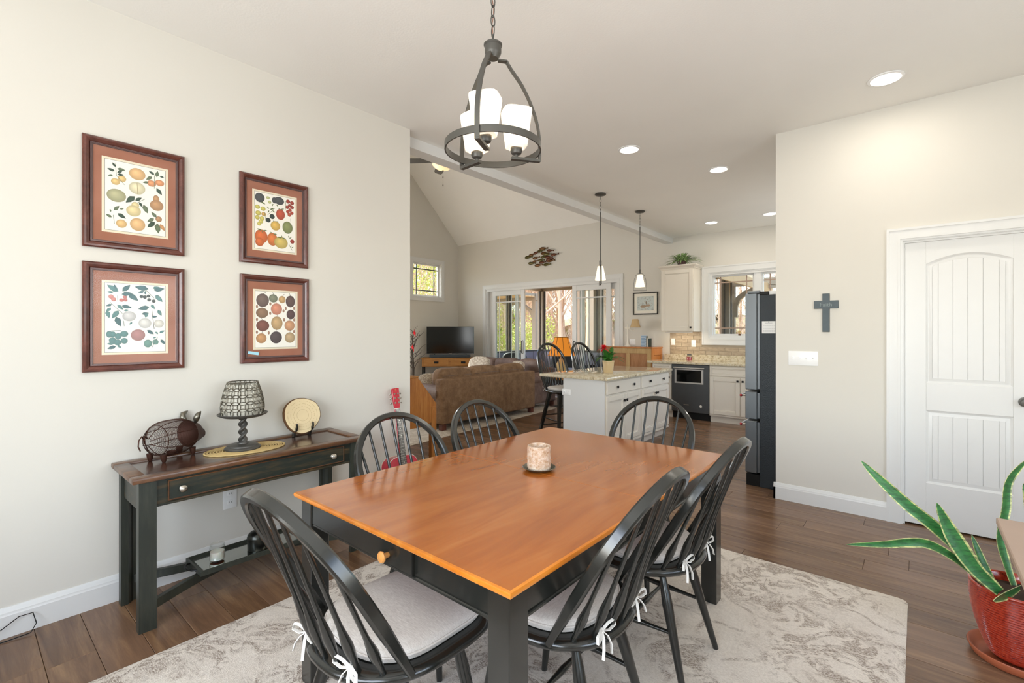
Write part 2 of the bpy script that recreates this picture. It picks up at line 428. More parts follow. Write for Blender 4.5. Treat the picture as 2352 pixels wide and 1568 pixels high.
m = Mat('candle_wax', '#EFEAE0', .5); m.set('Subsurface Weight', .3); MW['wax'] = m.m
# art
m = Mat('printed_paper', '#F3F0E6', .55); a = m.n('ShaderNodeVertexColor'); a.layer_name = 'Col'; m.col(a.outputs['Color']); MW['print'] = m.m
MW['frame'] = wood('mahogany_frame', ['#40201A', '#60342A', '#7A463A'], (14, 14, 14), .28, .4, 1.2, bump=.02).m
MW['framelip'] = plain('frame_inner_bead', '#6E5A58', .3, .4)
m = Mat('suede_mat', '#A5624A', .95); v = m.coord(); m.col(m.ramp(m.noise(v, 6, 4), [(.3, '#98624C'), (.7, '#AC7660')])); MW['suede'] = m.m
MW['cream'] = plain('cream_liner', '#E7DCC2', .7)
MW['rust'] = plain('rusted_metal', '#4A2D22', .5, .6, (40, .3))
MW['greymetal'] = plain('pewter_metal', '#7C786C', .3, .9)
MW['pewter'] = plain('tarnished_tin', '#3E3F3B', .28, .9)
MW['straw'] = plain('woven_straw', '#C8AC74', .9, 0, (120, .6))
MW['bark'] = plain('bark', '#6B4A2C', .95, 0, (60, .9, .01))
MW['slice'] = plain('pale_cut_wood', '#E4CFA4', .7)
MW['burn'] = plain('burnt_lines', '#B09468', .8)
MW['red'] = plain('guitar_red', '#C2142F', .18, 0, None, Coat_Weight=.5)
MW['fret'] = plain('rosewood', '#2E2019', .5)
MW['ivory'] = plain('ivory', '#EDE8DA', .4)
m = Mat('red_glazed_pot', '#8E2A1A', .2); m.set('Coat Weight', .4); v = m.coord(); m.col(m.ramp(m.noise(v, 60, 4, .7), [(.30, '#5A1A10'), (.42, '#982C1A'), (.7, '#B03E24')])); MW['pot'] = m.m
MW['terracotta'] = plain('terracotta', '#A85C3C', .5)
MW['soil'] = plain('soil', '#3A2B20', 1.0)
m = Mat('snake_plant_leaf', '#2E6B2C', .4); a = m.n('ShaderNodeVertexColor'); a.layer_name = 'Col'; v = m.coord((14, 14, 60)); f = m.noise(v, 1.6, 4, .7)
m.col(m.mix(m.ramp(f, [(.42, .0), (.62, .75)]), a.outputs['Color'], '#173E1F')); MW['snake'] = m.m
MW['leaf'] = plain('green_leaf', '#3E7A2E', .45)
MW['leaf2'] = plain('fern_leaf', '#8FAA6E', .5, var=.25)
MW['flower'] = plain('red_flower', '#E0202A', .4)
MW['ceramic'] = plain('tan_ceramic', '#CDB48A', .25)
MW['taupe'] = plain('taupe_tabletop', '#A9917F', .55)
MW['greysteel'] = plain('grey_steel_leg', '#5E625E', .4, .6)
MW['porch'] = plain('porch_taupe_paint', '#8E8574', .7)
MW['porchd'] = plain('porch_dark_frame', '#4A463E', .6)
MW['knee'] = plain('knee_wall_grey', '#9A98A6', .7)
MW['soffit'] = plain('tan_soffit', '#C9AE84', .8)
MW['deck'] = plain('porch_deck', '#8B8078', .8)
MW['wicker'] = plain('dark_wicker', '#26282B', .6, 0, (120, .5))
MW['blue_cushion'] = plain('pale_blue_cushion', '#AEB6C6', .9)
m = Mat('tree_bark', '#7C6A58', .95); v = m.coord((3, 3, 1)); m.col(m.ramp(m.noise(v, 3, 4), [(.3, '#5E4E40'), (.7, '#A59078')])); MW['tree'] = m.m
m = Mat('twig_bark', '#A58C72', .95); oi = m.n('ShaderNodeObjectInfo'); m.col(m.ramp(oi.outputs['Random'], [(.0, '#B0937C'), (.5, '#CDB59C'), (1., '#B5A898')])); MW['twig'] = m.m
m = Mat('spring_leaves', '#8FA83A', .7); oi = m.n('ShaderNodeNewGeometry'); m.col(m.ramp(oi.outputs['Random Per Island'], [(.0, '#96AE3A'), (.5, '#BBCB56'), (1., '#D9DE8A')])); MW['spring'] = m.m
m = Mat('leaf_litter', '#9A7D60', 1.0); v = m.coord(); m.col(m.ramp(m.noise(v, 1.1, 6, .7), [(.3, '#7E664C'), (.5, '#A98F70'), (.7, '#BCA688')])); MW['ground'] = m.m
m = Mat('wooded_hill', '#9A8A76', 1.0); v = m.coord((1, 1, .25)); f = m.noise(v, 1.6, 6, .8); m.col(m.ramp(f, [(.3, '#6E5C4C'), (.48, '#AB967E'), (.56, '#8C9A58'), (.7, '#C4B29C')])); m.bump(f, 1.0, .5); MW['hill'] = m.m
MW['concrete'] = plain('house_siding', '#B9B4AA', .8)
# ------------------------------------------------------------------ the room
XL, CEIL, YR, YF, XLR, YE = -3.16, 3.045, 4.47, 8.21, -8.75, 2.43
RIDGE_Y = (YE + YF) / 2; EAVE = 3.55; RIDGE_Z = EAVE + .98 * (YF - RIDGE_Y)
def yz_prism(mb, poly, x0, x1):
    mb.prism(poly, x0, x1, Matrix(((0, 0, 1, 0), (1, 0, 0, 0), (0, 1, 0, 0), (0, 0, 0, 1))))
def xz_prism(mb, poly, y0, y1, b=0.0):
    mb.prism(poly, -y1, -y0, Matrix(((1, 0, 0, 0), (0, 0, -1, 0), (0, 1, 0, 0), (0, 0, 0, 1))), b)

# floor: a dark joint bed with single boards laid on it
fl = struct(MB().box(-8.9, 2.35, -1.75, 8.35, -.12, -.006).build('floor', MW['subfloor'], smooth=None), 'dark brown wood plank floor')
rnd = random.Random(7); PW = .16
plank_mesh = {}
for L in (.62, .93, 1.24, 1.55):
    b = MB(); x, y = L / 2 - .0005, PW / 2 - .0007
    b.add([(-x, -y, -.008), (x, -y, -.008), (x, y, -.008), (-x, y, -.008), (-x, -y, -.0016), (x, -y, -.0016), (x, y, -.0016), (-x, y, -.0016),
           (-x + .0016, -y + .0016, 0), (x - .0016, -y + .0016, 0), (x - .0016, y - .0016, 0), (-x + .0016, y - .0016, 0)],
          [(0, 1, 5, 4), (1, 2, 6, 5), (2, 3, 7, 6), (3, 0, 4, 7), (4, 5, 9, 8), (5, 6, 10, 9), (6, 7, 11, 10), (7, 4, 8, 11), (8, 9, 10, 11)])
    plank_mesh[L] = b.mesh('plank', MW['floor'], None)
allp = []
row = 0; y = 4.41 + PW / 2 - 38 * PW
while y < 8.3:
    x = -8.8 - rnd.random() * .9
    while x < 2.2:
        L = rnd.choice((.62, .93, 1.24, 1.24, 1.55)); cxp = x + L / 2; x += L
        if y > YR + .1 and cxp - L / 2 > -.25: continue
        if y < YE - .2 and cxp + L / 2 < XL - .1: continue
        F_ = -.6476 * cxp + .762 * y; S_ = .762 * cxp + .6476 * y
        vis = F_ > .8 and abs(S_ / F_) < 1.15
        allp.append(((0 if vis else 50) + F_, cxp, y, L))
    y += PW
allp.sort()
for d_, cxp, yy, L in allp[:290]: mesh_copy(plank_mesh[L], 'plank', fl, (cxp, yy, 0))
rest = MB()
for d_, cxp, yy, L in allp[290:]:
    rest.box(cxp - L / 2 + .0012, cxp + L / 2 - .0012, yy - PW / 2 + .0012, yy + PW / 2 - .0012, -.008, 0)
o = rest.build('plank_field', MW['floor'], fl, None); o['kind'] = 'stuff'

# walls
struct(MB().box(-3.28, XL, -1.75, YE, 0, 3.2).build('wall_left', MW['wall'], smooth=None), 'pale greige dining room wall with four framed prints')
b = MB()
b.box(-.9, -.085, YR, 4.59, 0, 3.2).box(-.085, .615, YR, 4.59, 2.055, 3.2).box(.615, 2.35, YR, 4.59, 0, 3.2)
struct(b.build('wall_right', MW['wall'], smooth=None), 'pale greige wall with white panel door and iron cross')
b = MB()
b.box(-8.9, -7.78, YF, 8.35, 0, 3.7).box(-7.78, -4.32, YF, 8.35, 2.40, 3.7).box(-4.32, -2.64, YF, 8.35, 0, 3.7)
b.box(-2.64, -1.18, YF, 8.35, 0, 1.30).box(-2.64, -1.18, YF, 8.35, 2.37, 3.7).box(-1.18, -.1, YF, 8.35, 0, 3.7)
struct(b.build('wall_far', MW['wall'], smooth=None), 'far wall with wide sliding door and kitchen window')
b = MB()
b.box(-8.9, XLR, 2.29, 8.35, 0, .85).box(-8.9, XLR, 2.29, 3.2, .85, 2.55).box(-8.9, XLR, 5.4, 8.35, .85, 2.21).box(-8.9, XLR, 2.29, 6.8, 2.55, 3.03)  # large lower opening added for the living-room fill lamp
b.box(-8.9, XLR, 5.4, 6.8, 2.21, 2.55).box(-8.9, XLR, 7.66, 8.35, 2.21, 3.03)
yz_prism(b, [(2.29, 3.03), (8.35, 3.03), (8.35, EAVE - .14), (RIDGE_Y, RIDGE_Z), (2.29, EAVE - .14)], -8.9, XLR)
struct(b.build('wall_living', MW['wall'], smooth=None), 'living room gable wall with a small square window')
struct(MB().box(-8.9, -3.28, 2.29, YE, 0, 3.7).build('wall_near_living', MW['wall'], smooth=None))
b = MB(); b.box(-3.28, -2.1, -1.75, -1.6, 0, 3.2).box(1.1, 2.35, -1.75, -1.6, 0, 3.2).box(-2.1, 1.1, -1.75, -1.6, 0, .6).box(-2.1, 1.1, -1.75, -1.6, 2.45, 3.2)
struct(b.build('wall_back', MW['wall'], smooth=None))
b = MB(); b.box(2.2, 2.35, -1.6, -.2, 0, 3.2).box(2.2, 2.35, 2.4, YR, 0, 3.2).box(2.2, 2.35, -.2, 2.4, 0, .6).box(2.2, 2.35, -.2, 2.4, 2.45, 3.2)
struct(b.build('wall_side', MW['wall'], smooth=None))
struct(MB().box(-.22, -.1, 4.59, 6.2, 0, 3.2).box(-.22, -.1, 7.8, 8.21, 0, 3.2).box(-.22, -.1, 6.2, 7.8, 0, .95).box(-.22, -.1, 6.2, 7.8, 2.35, 3.2).build('wall_kitchen', MW['wall'], smooth=None))  # opening added to let the kitchen fill lamp shine in
struct(MB().box(-.1, 2.35, 5.3, 5.4, 0, 3.2).box(2.25, 2.35, 4.59, 5.3, 0, 3.2).build('wall_light_block', MW['wall'], smooth=None))  # unseen walls added behind the door to stop sky light leaking through its gaps
# ceilings and the beam between the flat and the vaulted part
struct(MB().box(-3.27, 2.35, -1.75, 8.35, CEIL, 3.25).build('ceiling', MW['ceil'], smooth=None), 'flat textured off-white ceiling over dining room and kitchen')
b = MB(); yz_prism(b, [(YF + .14, EAVE - .137), (RIDGE_Y, RIDGE_Z), (RIDGE_Y, RIDGE_Z + .2), (YF + .14, EAVE + .1)], -8.9, -3.28)
yz_prism(b, [(2.29, EAVE - .137), (2.29, EAVE + .1), (RIDGE_Y, RIDGE_Z + .2), (RIDGE_Y, RIDGE_Z)], -8.9, -3.28)
struct(b.build('ceiling_vault', MW['ceil'], smooth=None), 'steep vaulted ceiling over the living room')
b = MB(); yz_prism(b, [(YE, 2.955), (YF, 2.955), (YF, EAVE), (RIDGE_Y, RIDGE_Z), (YE, EAVE)], -3.41, -3.271)
struct(b.build('trim_beam', MW['trim'], smooth=None), 'pale header beam between flat ceiling and vaulted living room')

def base_run(mb, p0, p1, n):
    """baseboard profile along p0->p1, n = direction out of the wall"""
    d = Vector((p1[0] - p0[0], p1[1] - p0[1], 0)); L = d.length; a = math.atan2(d.y, d.x)
    prof = [(0, 0), (.015, 0), (.015, .098), (.0125, .104), (.012, .112), (.009, .118), (.007, .128), (.004, .134), (0, .135)]
    T = Matrix.Translation((p0[0], p0[1], 0)); nx = Vector((n[0], n[1], 0)); dx = d.normalized()
    vv = []; k = len(prof)
    for s in (0, L):
        for (t, z) in prof: vv.append((p0[0] + dx.x * s + nx.x * t, p0[1] + dx.y * s + nx.y * t, z))
    ff = [(j, (j + 1) % k, k + (j + 1) % k, k + j) for j in range(k)] + [tuple(range(k)), tuple(range(2 * k - 1, k - 1, -1))]
    mb.add(vv, ff)
b = MB(); base_run(b, (XL, -1.6), (XL, YE + .015), (1, 0)); base_run(b, (XL + .015, YE), (-3.3, YE), (0, 1))
struct(b.build('baseboard_left', MW['trim'], smooth=20), 'white baseboard along the picture wall')
b = MB(); base_run(b, (-.915, YR), (-.168, YR), (0, -1)); base_run(b, (-.9, 4.59), (-.9, YR - .015), (-1, 0)); base_run(b, (.705, YR), (2.2, YR), (0, -1))
struct(b.build('baseboard_right', MW['trim'], smooth=20), 'white baseboard along the door wall')
b = MB(); base_run(b, (-8.75, YF), (-7.9, YF), (0, -1)); base_run(b, (-4.2, YF), (-3.4, YF), (0, -1)); base_run(b, (XLR, 2.43), (XLR, 8.21), (1, 0))
struct(b.build('baseboard_far', MW['trim'], smooth=20))

def casing(mb, x0, x1, z0, z1, w, y, bottom=True, t=.022, side=-1):
    """stepped casing around an opening in a wall y=const; side = direction of the room"""
    for (o_, i_, tt) in ((w, w * .82, t), (w * .82, w * .30, t * .72), (w * .30, w * .14, t * .9), (w * .14, 0, t * .45)):
        ya, yb = (y, y + side * tt)
        mb.box(x0 - o_, x0 - i_, ya, yb, z0 - (o_ if bottom else 0), z1 + o_)
        mb.box(x1 + i_, x1 + o_, ya, yb, z0 - (o_ if bottom else 0), z1 + o_)
        mb.box(x0 - i_, x1 + i_, ya, yb, z1 + i_, z1 + o_)
        if bottom: mb.box(x0 - i_, x1 + i_, ya, yb, z0 - o_, z0 - i_)
# ---- dining-side door
b = MB(); casing(b, -.078, .608, 0, 2.048, .092, YR, False)
b.box(-.085, -.078, YR, 4.59, 0, 2.05).box(.608, .615, YR, 4.59, 0, 2.05).box(-.078, .608, YR, 4.59, 2.045, 2.055)
b.box(-.078, -.066, YR + .012, YR + .03, 0, 2.045).box(.596, .608, YR + .012, YR + .03, 0, 2.045).box(-.066, .596, YR + .012, YR + .03, 2.033, 2.045)
struct(b.build('trim_1', MW['trim'], smooth=20), 'white door casing')
door = struct(MB().box(-.0655, .5955, YR + .036, YR + .062, .012, 2.0325).build('door_1', MW['trim'], smooth=None), 'white interior door with arched plank panels')
PX0, PX1 = .05, .482
b = MB(); yf, yb = YR + .026, YR + .038
b.box(-.0655, PX0, yf, yb, .012, 2.0325, .001).box(PX1, .5955, yf, yb, .012, 2.0325, .001)
b.build('stile', MW['trim'], door)
MB().box(PX0, PX1, yf, yb, .012, .315, .001).build('bottom_rail', MW['trim'], door)
MB().box(PX0, PX1, yf, yb, .832, 1.026, .002).build('middle_rail', MW['trim'], door)
def arch(s, base, rise): return base + rise * (1 - (2 * s - 1) ** 2)
b = MB(); N = 16
xz_prism(b, [(PX0 + (PX1 - PX0) * i / N, arch(i / N, 1.872, .06)) for i in range(N + 1)] + [(PX1, 2.0325), (PX0, 2.0325)], yf, yb)
b.build('top_rail', MW['trim'], door)
# sloped moulding frames and the planks of the two panels
for (z0, z1, arched) in ((.315, .832, False), (1.026, 1.872, True)):
    b = MB(); wv = .034
    def zt(s, inset): return (arch(s, z1, .06) if arched else z1) - inset
    outer = [(PX0, z0), (PX1, z0)] + [(PX1 - (PX1 - PX0) * i / N, zt(1 - i / N, 0)) for i in range(N + 1)]
    inner = [(PX0 + wv, z0 + wv), (PX1 - wv, z0 + wv)] + [(PX1 - wv - (PX1 - PX0 - 2 * wv) * i / N, zt(1 - i / N, wv)) for i in range(N + 1)]
    k = len(outer)
    ring = [(p[0], yf + .004, p[1]) for p in outer] + [(p[0] * .6 + q[0] * .4, yf + .0105, p[1] * .6 + q[1] * .4) for p, q in zip(outer, inner)] + [(q[0], yf + .006, q[1]) for q in inner]
    ff = [(r_ * k + j, (r_ + 1) * k + j, (r_ + 1) * k + (j + 1) % k, r_ * k + (j + 1) % k) for r_ in (0, 1) for j in range(k)]
    b.add(ring, ff); b.build('panel_moulding', MW['trim'], door, 30)
    xa, xb = PX0 + wv, PX1 - wv; cuts = [0, .085, .295, .5, .705, .915, 1.0]
    for i in range(6):
        s0 = cuts[i]; s1 = cuts[i + 1]; a0 = xa + (xb - xa) * s0 + .0015; a1 = xa + (xb - xa) * s1 - .0015
        b = MB(); xz_prism(b, [(a0, z0 + wv), (a1, z0 + wv), (a1, zt((a1 - PX0) / (PX1 - PX0), wv)), (a0, zt((a0 - PX0) / (PX1 - PX0), wv))], yf + .005, yb, .0008)
        b.build('plank', MW['trim'], door, None)
kn = MB(); kn.lathe([(.0, 0), (.032, 0), (.032, .006), (.012, .009), (.011, .03), (.022, .038), (.028, .05), (.024, .062), (.0, .068)], 20, trs((.534, yf, .935), rx=R(90)))
kn.build('door_knob', MW['bronze'], door)
# ---- sliding patio door
sl = MB(); casing(sl, -7.775, -4.325, 0, 2.395, .105, YF, False)
struct(sl.build('trim_2', MW['trim'], smooth=20), 'white casing of the sliding patio door')
jm = MB(); jm.box(-7.78, -7.74, YF - .0, 8.36, 0, 2.40).box(-4.36, -4.32, YF, 8.36, 0, 2.40).box(-7.74, -4.36, YF, 8.36, 2.345, 2.40).box(-7.74, -4.36, YF, 8.36, 0, .025)
sd = struct(jm.build('door_2', MW['trim'], smooth=None), 'four-panel white sliding patio door, its middle pushed open')
def slide_panel(x0, x1, y, handle=None):
    st, z0, z1 = .10, .03, 2.345
    p = MB(); p.box(x0, x0 + st, y - .022, y + .022, z0, z1, .003).box(x1 - st, x1, y - .022, y + .022, z0, z1, .003)
    p.box(x0 + st, x1 - st, y - .022, y + .022, z0, z0 + .18, .003).box(x0 + st, x1 - st, y - .022, y + .022, z1 - .11, z1, .003)
    f = p.build('sash', MW['trim'], sd)
    MB().box(x0 + st, x1 - st, y - .004, y + .004, z0 + .18, z1 - .11).build('pane', MW['glass'], f, None)
    g = MB(); gx0, gx1 = x0 + st, x1 - st; gz0, gz1 = z0 + .18, z1 - .11
    for xx in (gx0 + .115, gx1 - .115): g.box(xx - .011, xx + .011, y - .012, y - .005, gz0, gz1)
    g.box(gx0, gx1, y - .013, y - .005, gz1 - .16, gz1 - .138).box(gx0, gx1, y - .013, y - .005, gz0 + .138, gz0 + .16)
    g.build('muntin', MW['trim'], f, None)
    if handle:
        h = MB(); hx = handle
        h.tube([(hx, y - .022, .92), (hx, y - .06, .94), (hx, y - .065, 1.05), (hx, y - .06, 1.19), (hx, y - .022, 1.21)], .011, 8)
        h.build('handle', MW['bronze'], f)
slide_panel(-7.745, -6.86, 8.315); slide_panel(-7.60, -6.64, 8.255, -6.69)
slide_panel(-5.38, -4.50, 8.255, -5.33); slide_panel(-5.24, -4.355, 8.315)
# ---- kitchen window
kw = MB(); casing(kw, -2.635, -1.185, 1.305, 2.365, .125, YF, True, .026)
struct(kw.build('trim_3', MW['trim'], smooth=20), 'white casing of the kitchen window')
jb = MB(); jb.box(-2.64, -2.605, YF, 8.35, 1.30, 2.37).box(-1.215, -1.18, YF, 8.35, 1.30, 2.37).box(-2.605, -1.215, YF, 8.35, 2.335, 2.37).box(-2.605, -1.215, YF, 8.35, 1.30, 1.335).box(-1.965, -1.865, YF + .02, 8.34, 1.335, 2.335)
w1 = struct(jb.build('window_1', MW['trim'], smooth=None), 'double kitchen window with prairie grilles')
for (x0, x1) in ((-2.605, -1.965), (-1.865, -1.215)):
    p = MB(); y = 8.29
    p.box(x0, x0 + .028, y - .02, y + .02, 1.335, 2.335).box(x1 - .028, x1, y - .02, y + .02, 1.335, 2.335).box(x0 + .028, x1 - .028, y - .02, y + .02, 1.335, 1.363).box(x0 + .028, x1 - .028, y - .02, y + .02, 2.307, 2.335)
    f = p.build('sash', MW['trim'], w1, None)
    MB().box(x0 + .028, x1 - .028, y - .003, y + .003, 1.363, 2.307).build('pane', MW['glass'], f, None)
    g = MB()
    for xx in (x0 + .12, x1 - .12): g.box(xx - .009, xx + .009, y - .01, y - .004, 1.363, 2.307)
    for zz in (1.363 + .095, 2.307 - .095): g.box(x0 + .028, x1 - .028, y - .0105, y - .004, zz - .009, zz + .009)
    g.build('muntin', MW['taupe'], f, None)
# ---- living-room window
b = MB(); y0, y1, z0, z1, w = 6.80, 7.66, 2.21, 3.03, .085
b.box(XLR, XLR + .02, y0 - w, y0, z0 - w, z1 + w, .002).box(XLR, XLR + .02, y1, y1 + w, z0 - w, z1 + w, .002).box(XLR, XLR + .02, y0, y1, z1, z1 + w, .002).box(XLR, XLR + .02, y0, y1, z0 - w, z0, .002)
struct(b.build('trim_4', MW['trim']), 'white trim of the small living room window')
b = MB(); b.box(-8.9, XLR, y0, y0 + .02, z0, z1).box(-8.9, XLR, y1 - .02, y1, z0, z1).box(-8.9, XLR, y0 + .02, y1 - .02, z0, z0 + .02).box(-8.9, XLR, y0 + .02, y1 - .02, z1 - .02, z1)
w2 = struct(b.build('window_2', MW['trim'], smooth=None), 'small square living room window with grilles')
p = MB(); xx = -8.85; p.box(xx, xx + .03, y0 + .02, y0 + .06, z0 + .02, z1 - .02).box(xx, xx + .03, y1 - .06, y1 - .02, z0 + .02, z1 - .02).box(xx, xx + .03, y0 + .06, y1 - .06, z0 + .02, z0 + .06).box(xx, xx + .03, y0 + .06, y1 - .06, z1 - .06, z1 - .02)
f = p.build('sash', MW['trim'], w2, None)
MB().box(xx + .012, xx + .017, y0 + .06, y1 - .06, z0 + .06, z1 - .06).build('pane', MW['glass'], f, None)
g = MB()
for yy in (y0 + .17, y1 - .17): g.box(xx + .018, xx + .028, yy - .012, yy + .012, z0 + .06, z1 - .06)
for zz in (z0 + .16, z1 - .16): g.box(xx + .018, xx + .029, y0 + .06, y1 - .06, zz - .012, zz + .012)
g.build('muntin', MW['greysteel'], f, None)
# ---- windows out of view; the living-room one is added for its fill light
b = MB(); b.box(-2.1, 1.1, -1.70, -1.6, .6, .65).box(-2.1, 1.1, -1.70, -1.6, 2.4, 2.45).box(-.55, -.45, -1.69, -1.62, .65, 2.4).box(-2.1, -2.05, -1.70, -1.6, .65, 2.4).box(1.05, 1.1, -1.70, -1.6, .65, 2.4)
struct(b.build('window_3', MW['trim'], smooth=None))
b = MB(); b.box(2.2, 2.33, -.2, 2.4, .6, .65).box(2.2, 2.33, -.2, 2.4, 2.4, 2.45).box(2.22, 2.3, 1.05, 1.15, .65, 2.4)
struct(b.build('window_4', MW['trim'], smooth=None))
b = MB(); b.box(-8.88, XLR, 3.2, 5.4, .85, .9).box(-8.88, XLR, 3.2, 5.4, 2.5, 2.55).box(-8.86, -8.79, 4.26, 4.34, .9, 2.5)
struct(b.build('window_fill', MW['trim'], smooth=None))
# ------------------------------------------------------------------ rugs, dining table, chairs
def rug(name, x0, x1, y0, y1, t, mat, label, rz=0.0, seed=1):
    nu, nv = 60, 70; cx_, cy_ = (x0 + x1) / 2, (y0 + y1) / 2; w, h = x1 - x0, y1 - y0
    vv = []; rr = .035
    for i in range(nu + 1):
        for j in range(nv + 1):
            u, v = i / nu - .5, j / nv - .5
            px_, py_ = u * w, v * h
            e = min(.5 - abs(u), .5 - abs(v)); ex = noise.noise(Vector((px_ * 9, py_ * 9, seed))) * .004
            z = t * (0.35 if e < 1e-6 else 1.0) + (0 if e < 1e-6 else noise.noise(Vector((px_ * 30, py_ * 30, seed))) * .0012)
            if e < 1e-6: px_ += ex; py_ += ex
            # rounded corners
            ax, ay = abs(px_) - (w / 2 - rr), abs(py_) - (h / 2 - rr)
            if ax > 0 and ay > 0:
                L = math.hypot(ax, ay)
                if L > rr: px_ = math.copysign(w / 2 - rr + ax / L * rr, px_); py_ = math.copysign(h / 2 - rr + ay / L * rr, py_)
            vv.append((px_, py_, z))
    k = nv + 1; ff = [(i * k + j, (i + 1) * k + j, (i + 1) * k + j + 1, i * k + j + 1) for i in range(nu) for j in range(nv)]
    edge = [i * k for i in range(nu + 1)] + [nu * k + j for j in range(1, nv + 1)] + [i * k + nv for i in range(nu - 1, -1, -1)] + [j for j in range(nv - 1, 0, -1)]
    n0 = len(vv); vv += [(vv[i][0], vv[i][1], .0005) for i in edge]; m_ = len(edge)
    ff += [(edge[(q + 1) % m_], edge[q], n0 + q, n0 + (q + 1) % m_) for q in range(m_)]
    o = MB().add(vv, ff).build(name, mat, None, 60); o.location = (cx_, cy_, 0.0005); o.rotation_euler = (0, 0, rz)
    return tag(o, label, 'rug')
rug('area_rug', -2.49, -.035, .12, 3.19, .013, MW['rug'], 'cream distressed area rug with brown scrolls under the dining table')
RUGZ = .0135
TZ = .757
TX0, TX1, TY0, TY1 = -1.872, -.746, .872, 2.588
t = thing('dining_table', 'rectangular dining table with glossy honey maple top and black legs', 'table', ((TX0 + TX1) / 2, (TY0 + TY1) / 2, RUGZ))
w, l = (TX1 - TX0) / 2, (TY1 - TY0) / 2; zt_ = TZ - RUGZ; seam = 1.70 - (TY0 + TY1) / 2
for (a, c_) in ((-l, seam - .0008), (seam + .0008, l)):
    o = MB().box(-w + .006, w - .006, a + (.006 if a < -l + .01 else 0), c_ - (.006 if c_ > l - .01 else 0), zt_ - .006, zt_, .002).build('table_top', MW['table'], t)
e = MB()
pr_ = [(0, .0), (.006, -.003), (.008, -.010), (.005, -.018), (-.012, -.024), (-.03, -.024), (-.03, -.006)]
def ring_edge(mb, w, l, prof, zt):
    cs = [(-1, -1), (1, -1), (1, 1), (-1, 1)]; vv = []
    for (sx, sy) in cs:
        for (d, z) in prof: vv.append((sx * (w - .008 + d), sy * (l - .008 + d), zt + z))
    k = len(prof); mb.add(vv, [(c * k + j, ((c + 1) % 4) * k + j, ((c + 1) % 4) * k + j + 1, c * k + j + 1) for c in range(4) for j in range(k - 1)])
ring_edge(e, w, l, pr_, zt_); e.box(-w + .03, w - .03, -l + .03, l - .03, zt_ - .024, zt_ - .008)
e.build('table_edge', MW['tedge'], t, 40)
LW = .076
for sx in (-1, 1):
    for sy in (-1, 1):
        x0 = sx * (w - .022); y0 = sy * (l - .022)
        MB().box(x0, x0 - sx * LW, y0, y0 - sy * LW, 0, zt_ - .024, .003).build('leg', MW['black'], t)
az0, az1 = zt_ - .118, zt_ - .024
for sy in (-1, 1):
    y0 = sy * (l - .034)
    a = MB().box(-w + .098, w - .098, y0, y0 - sy * .022, az0, az1).box(-w + .098, w - .098, y0 + sy * .006, y0 - sy * .022, az0, az0 + .012, .003).build('apron', MW['black'], t)
    if sy < 0:
        d = MB().box(-w + .11, .155, y0 - .012, y0 + .002, az0 + .014, az1 - .002, .002).build('drawer_front', MW['black'], t)
        MB().lathe([(.0, 0), (.008, 0), (.0085, .012), (.007, .016), (.017, .021), (.0185, .026), (.015, .031), (.0, .034)], 20, trs((-.01 + (-1.273 - (TX0 + TX1) / 2) + .01, y0 - .012, az0 + .045), rx=R(90))).build('knob', MW['tknob'], d)
for sx in (-1, 1):
    x0 = sx * (w - .034)
    MB().box(x0, x0 - sx * .022, -l + .098, l - .098, az0, az1).box(x0 + sx * .006, x0 - sx * .022, -l + .098, l - .098, az0, az0 + .012, .003).build('apron', MW['black'], t)

# candle on a fluted metal plate
pl = MB().lathe([(.0, .003), (.05, .003), (.056, .006), (.074, .016), (.0755, .0145), (.058, .003), (.052, .0), (.0, .0)], 72, None, False, lambda a, z: 1 + (.02 * math.sin(a * 30) if z > .005 else 0)).build('candle_plate', MW['greymetal'])
pl.location = (-1.318, 1.742, TZ + .0005); tag(pl, 'small fluted grey metal plate under the candle on the dining table', 'plate')
pr2 = [(.0, .0), (.052, 0), (.0535, .01)] + [(.054, .02 + .01 * i) for i in range(8)] + [(.053, .106), (.049, .109), (.045, .104), (.043, .09), (.0, .088)]
m = Mat('textured_wax', '#D9C2A6', .75); v = m.coord(); f = m.noise(v, 55, 5, .7); m.col(m.ramp(f, [(.3, '#A67F58'), (.45, '#CBAA8C'), (.6, '#E0CFBD'), (.8, '#C9A06A')])); m.bump(f, 1.0, .01)
cd = MB().lathe(pr2, 64, None, True, lambda a, z: 1 + .03 * noise.noise(Vector((math.cos(a) * 8, math.sin(a) * 8, z * 120)))).build('pillar_candle', m.m)
cd.location = (-1.318, 1.742, TZ + .0038); tag(cd, 'rough pinkish brown pillar candle in the middle of the dining table', 'candle')

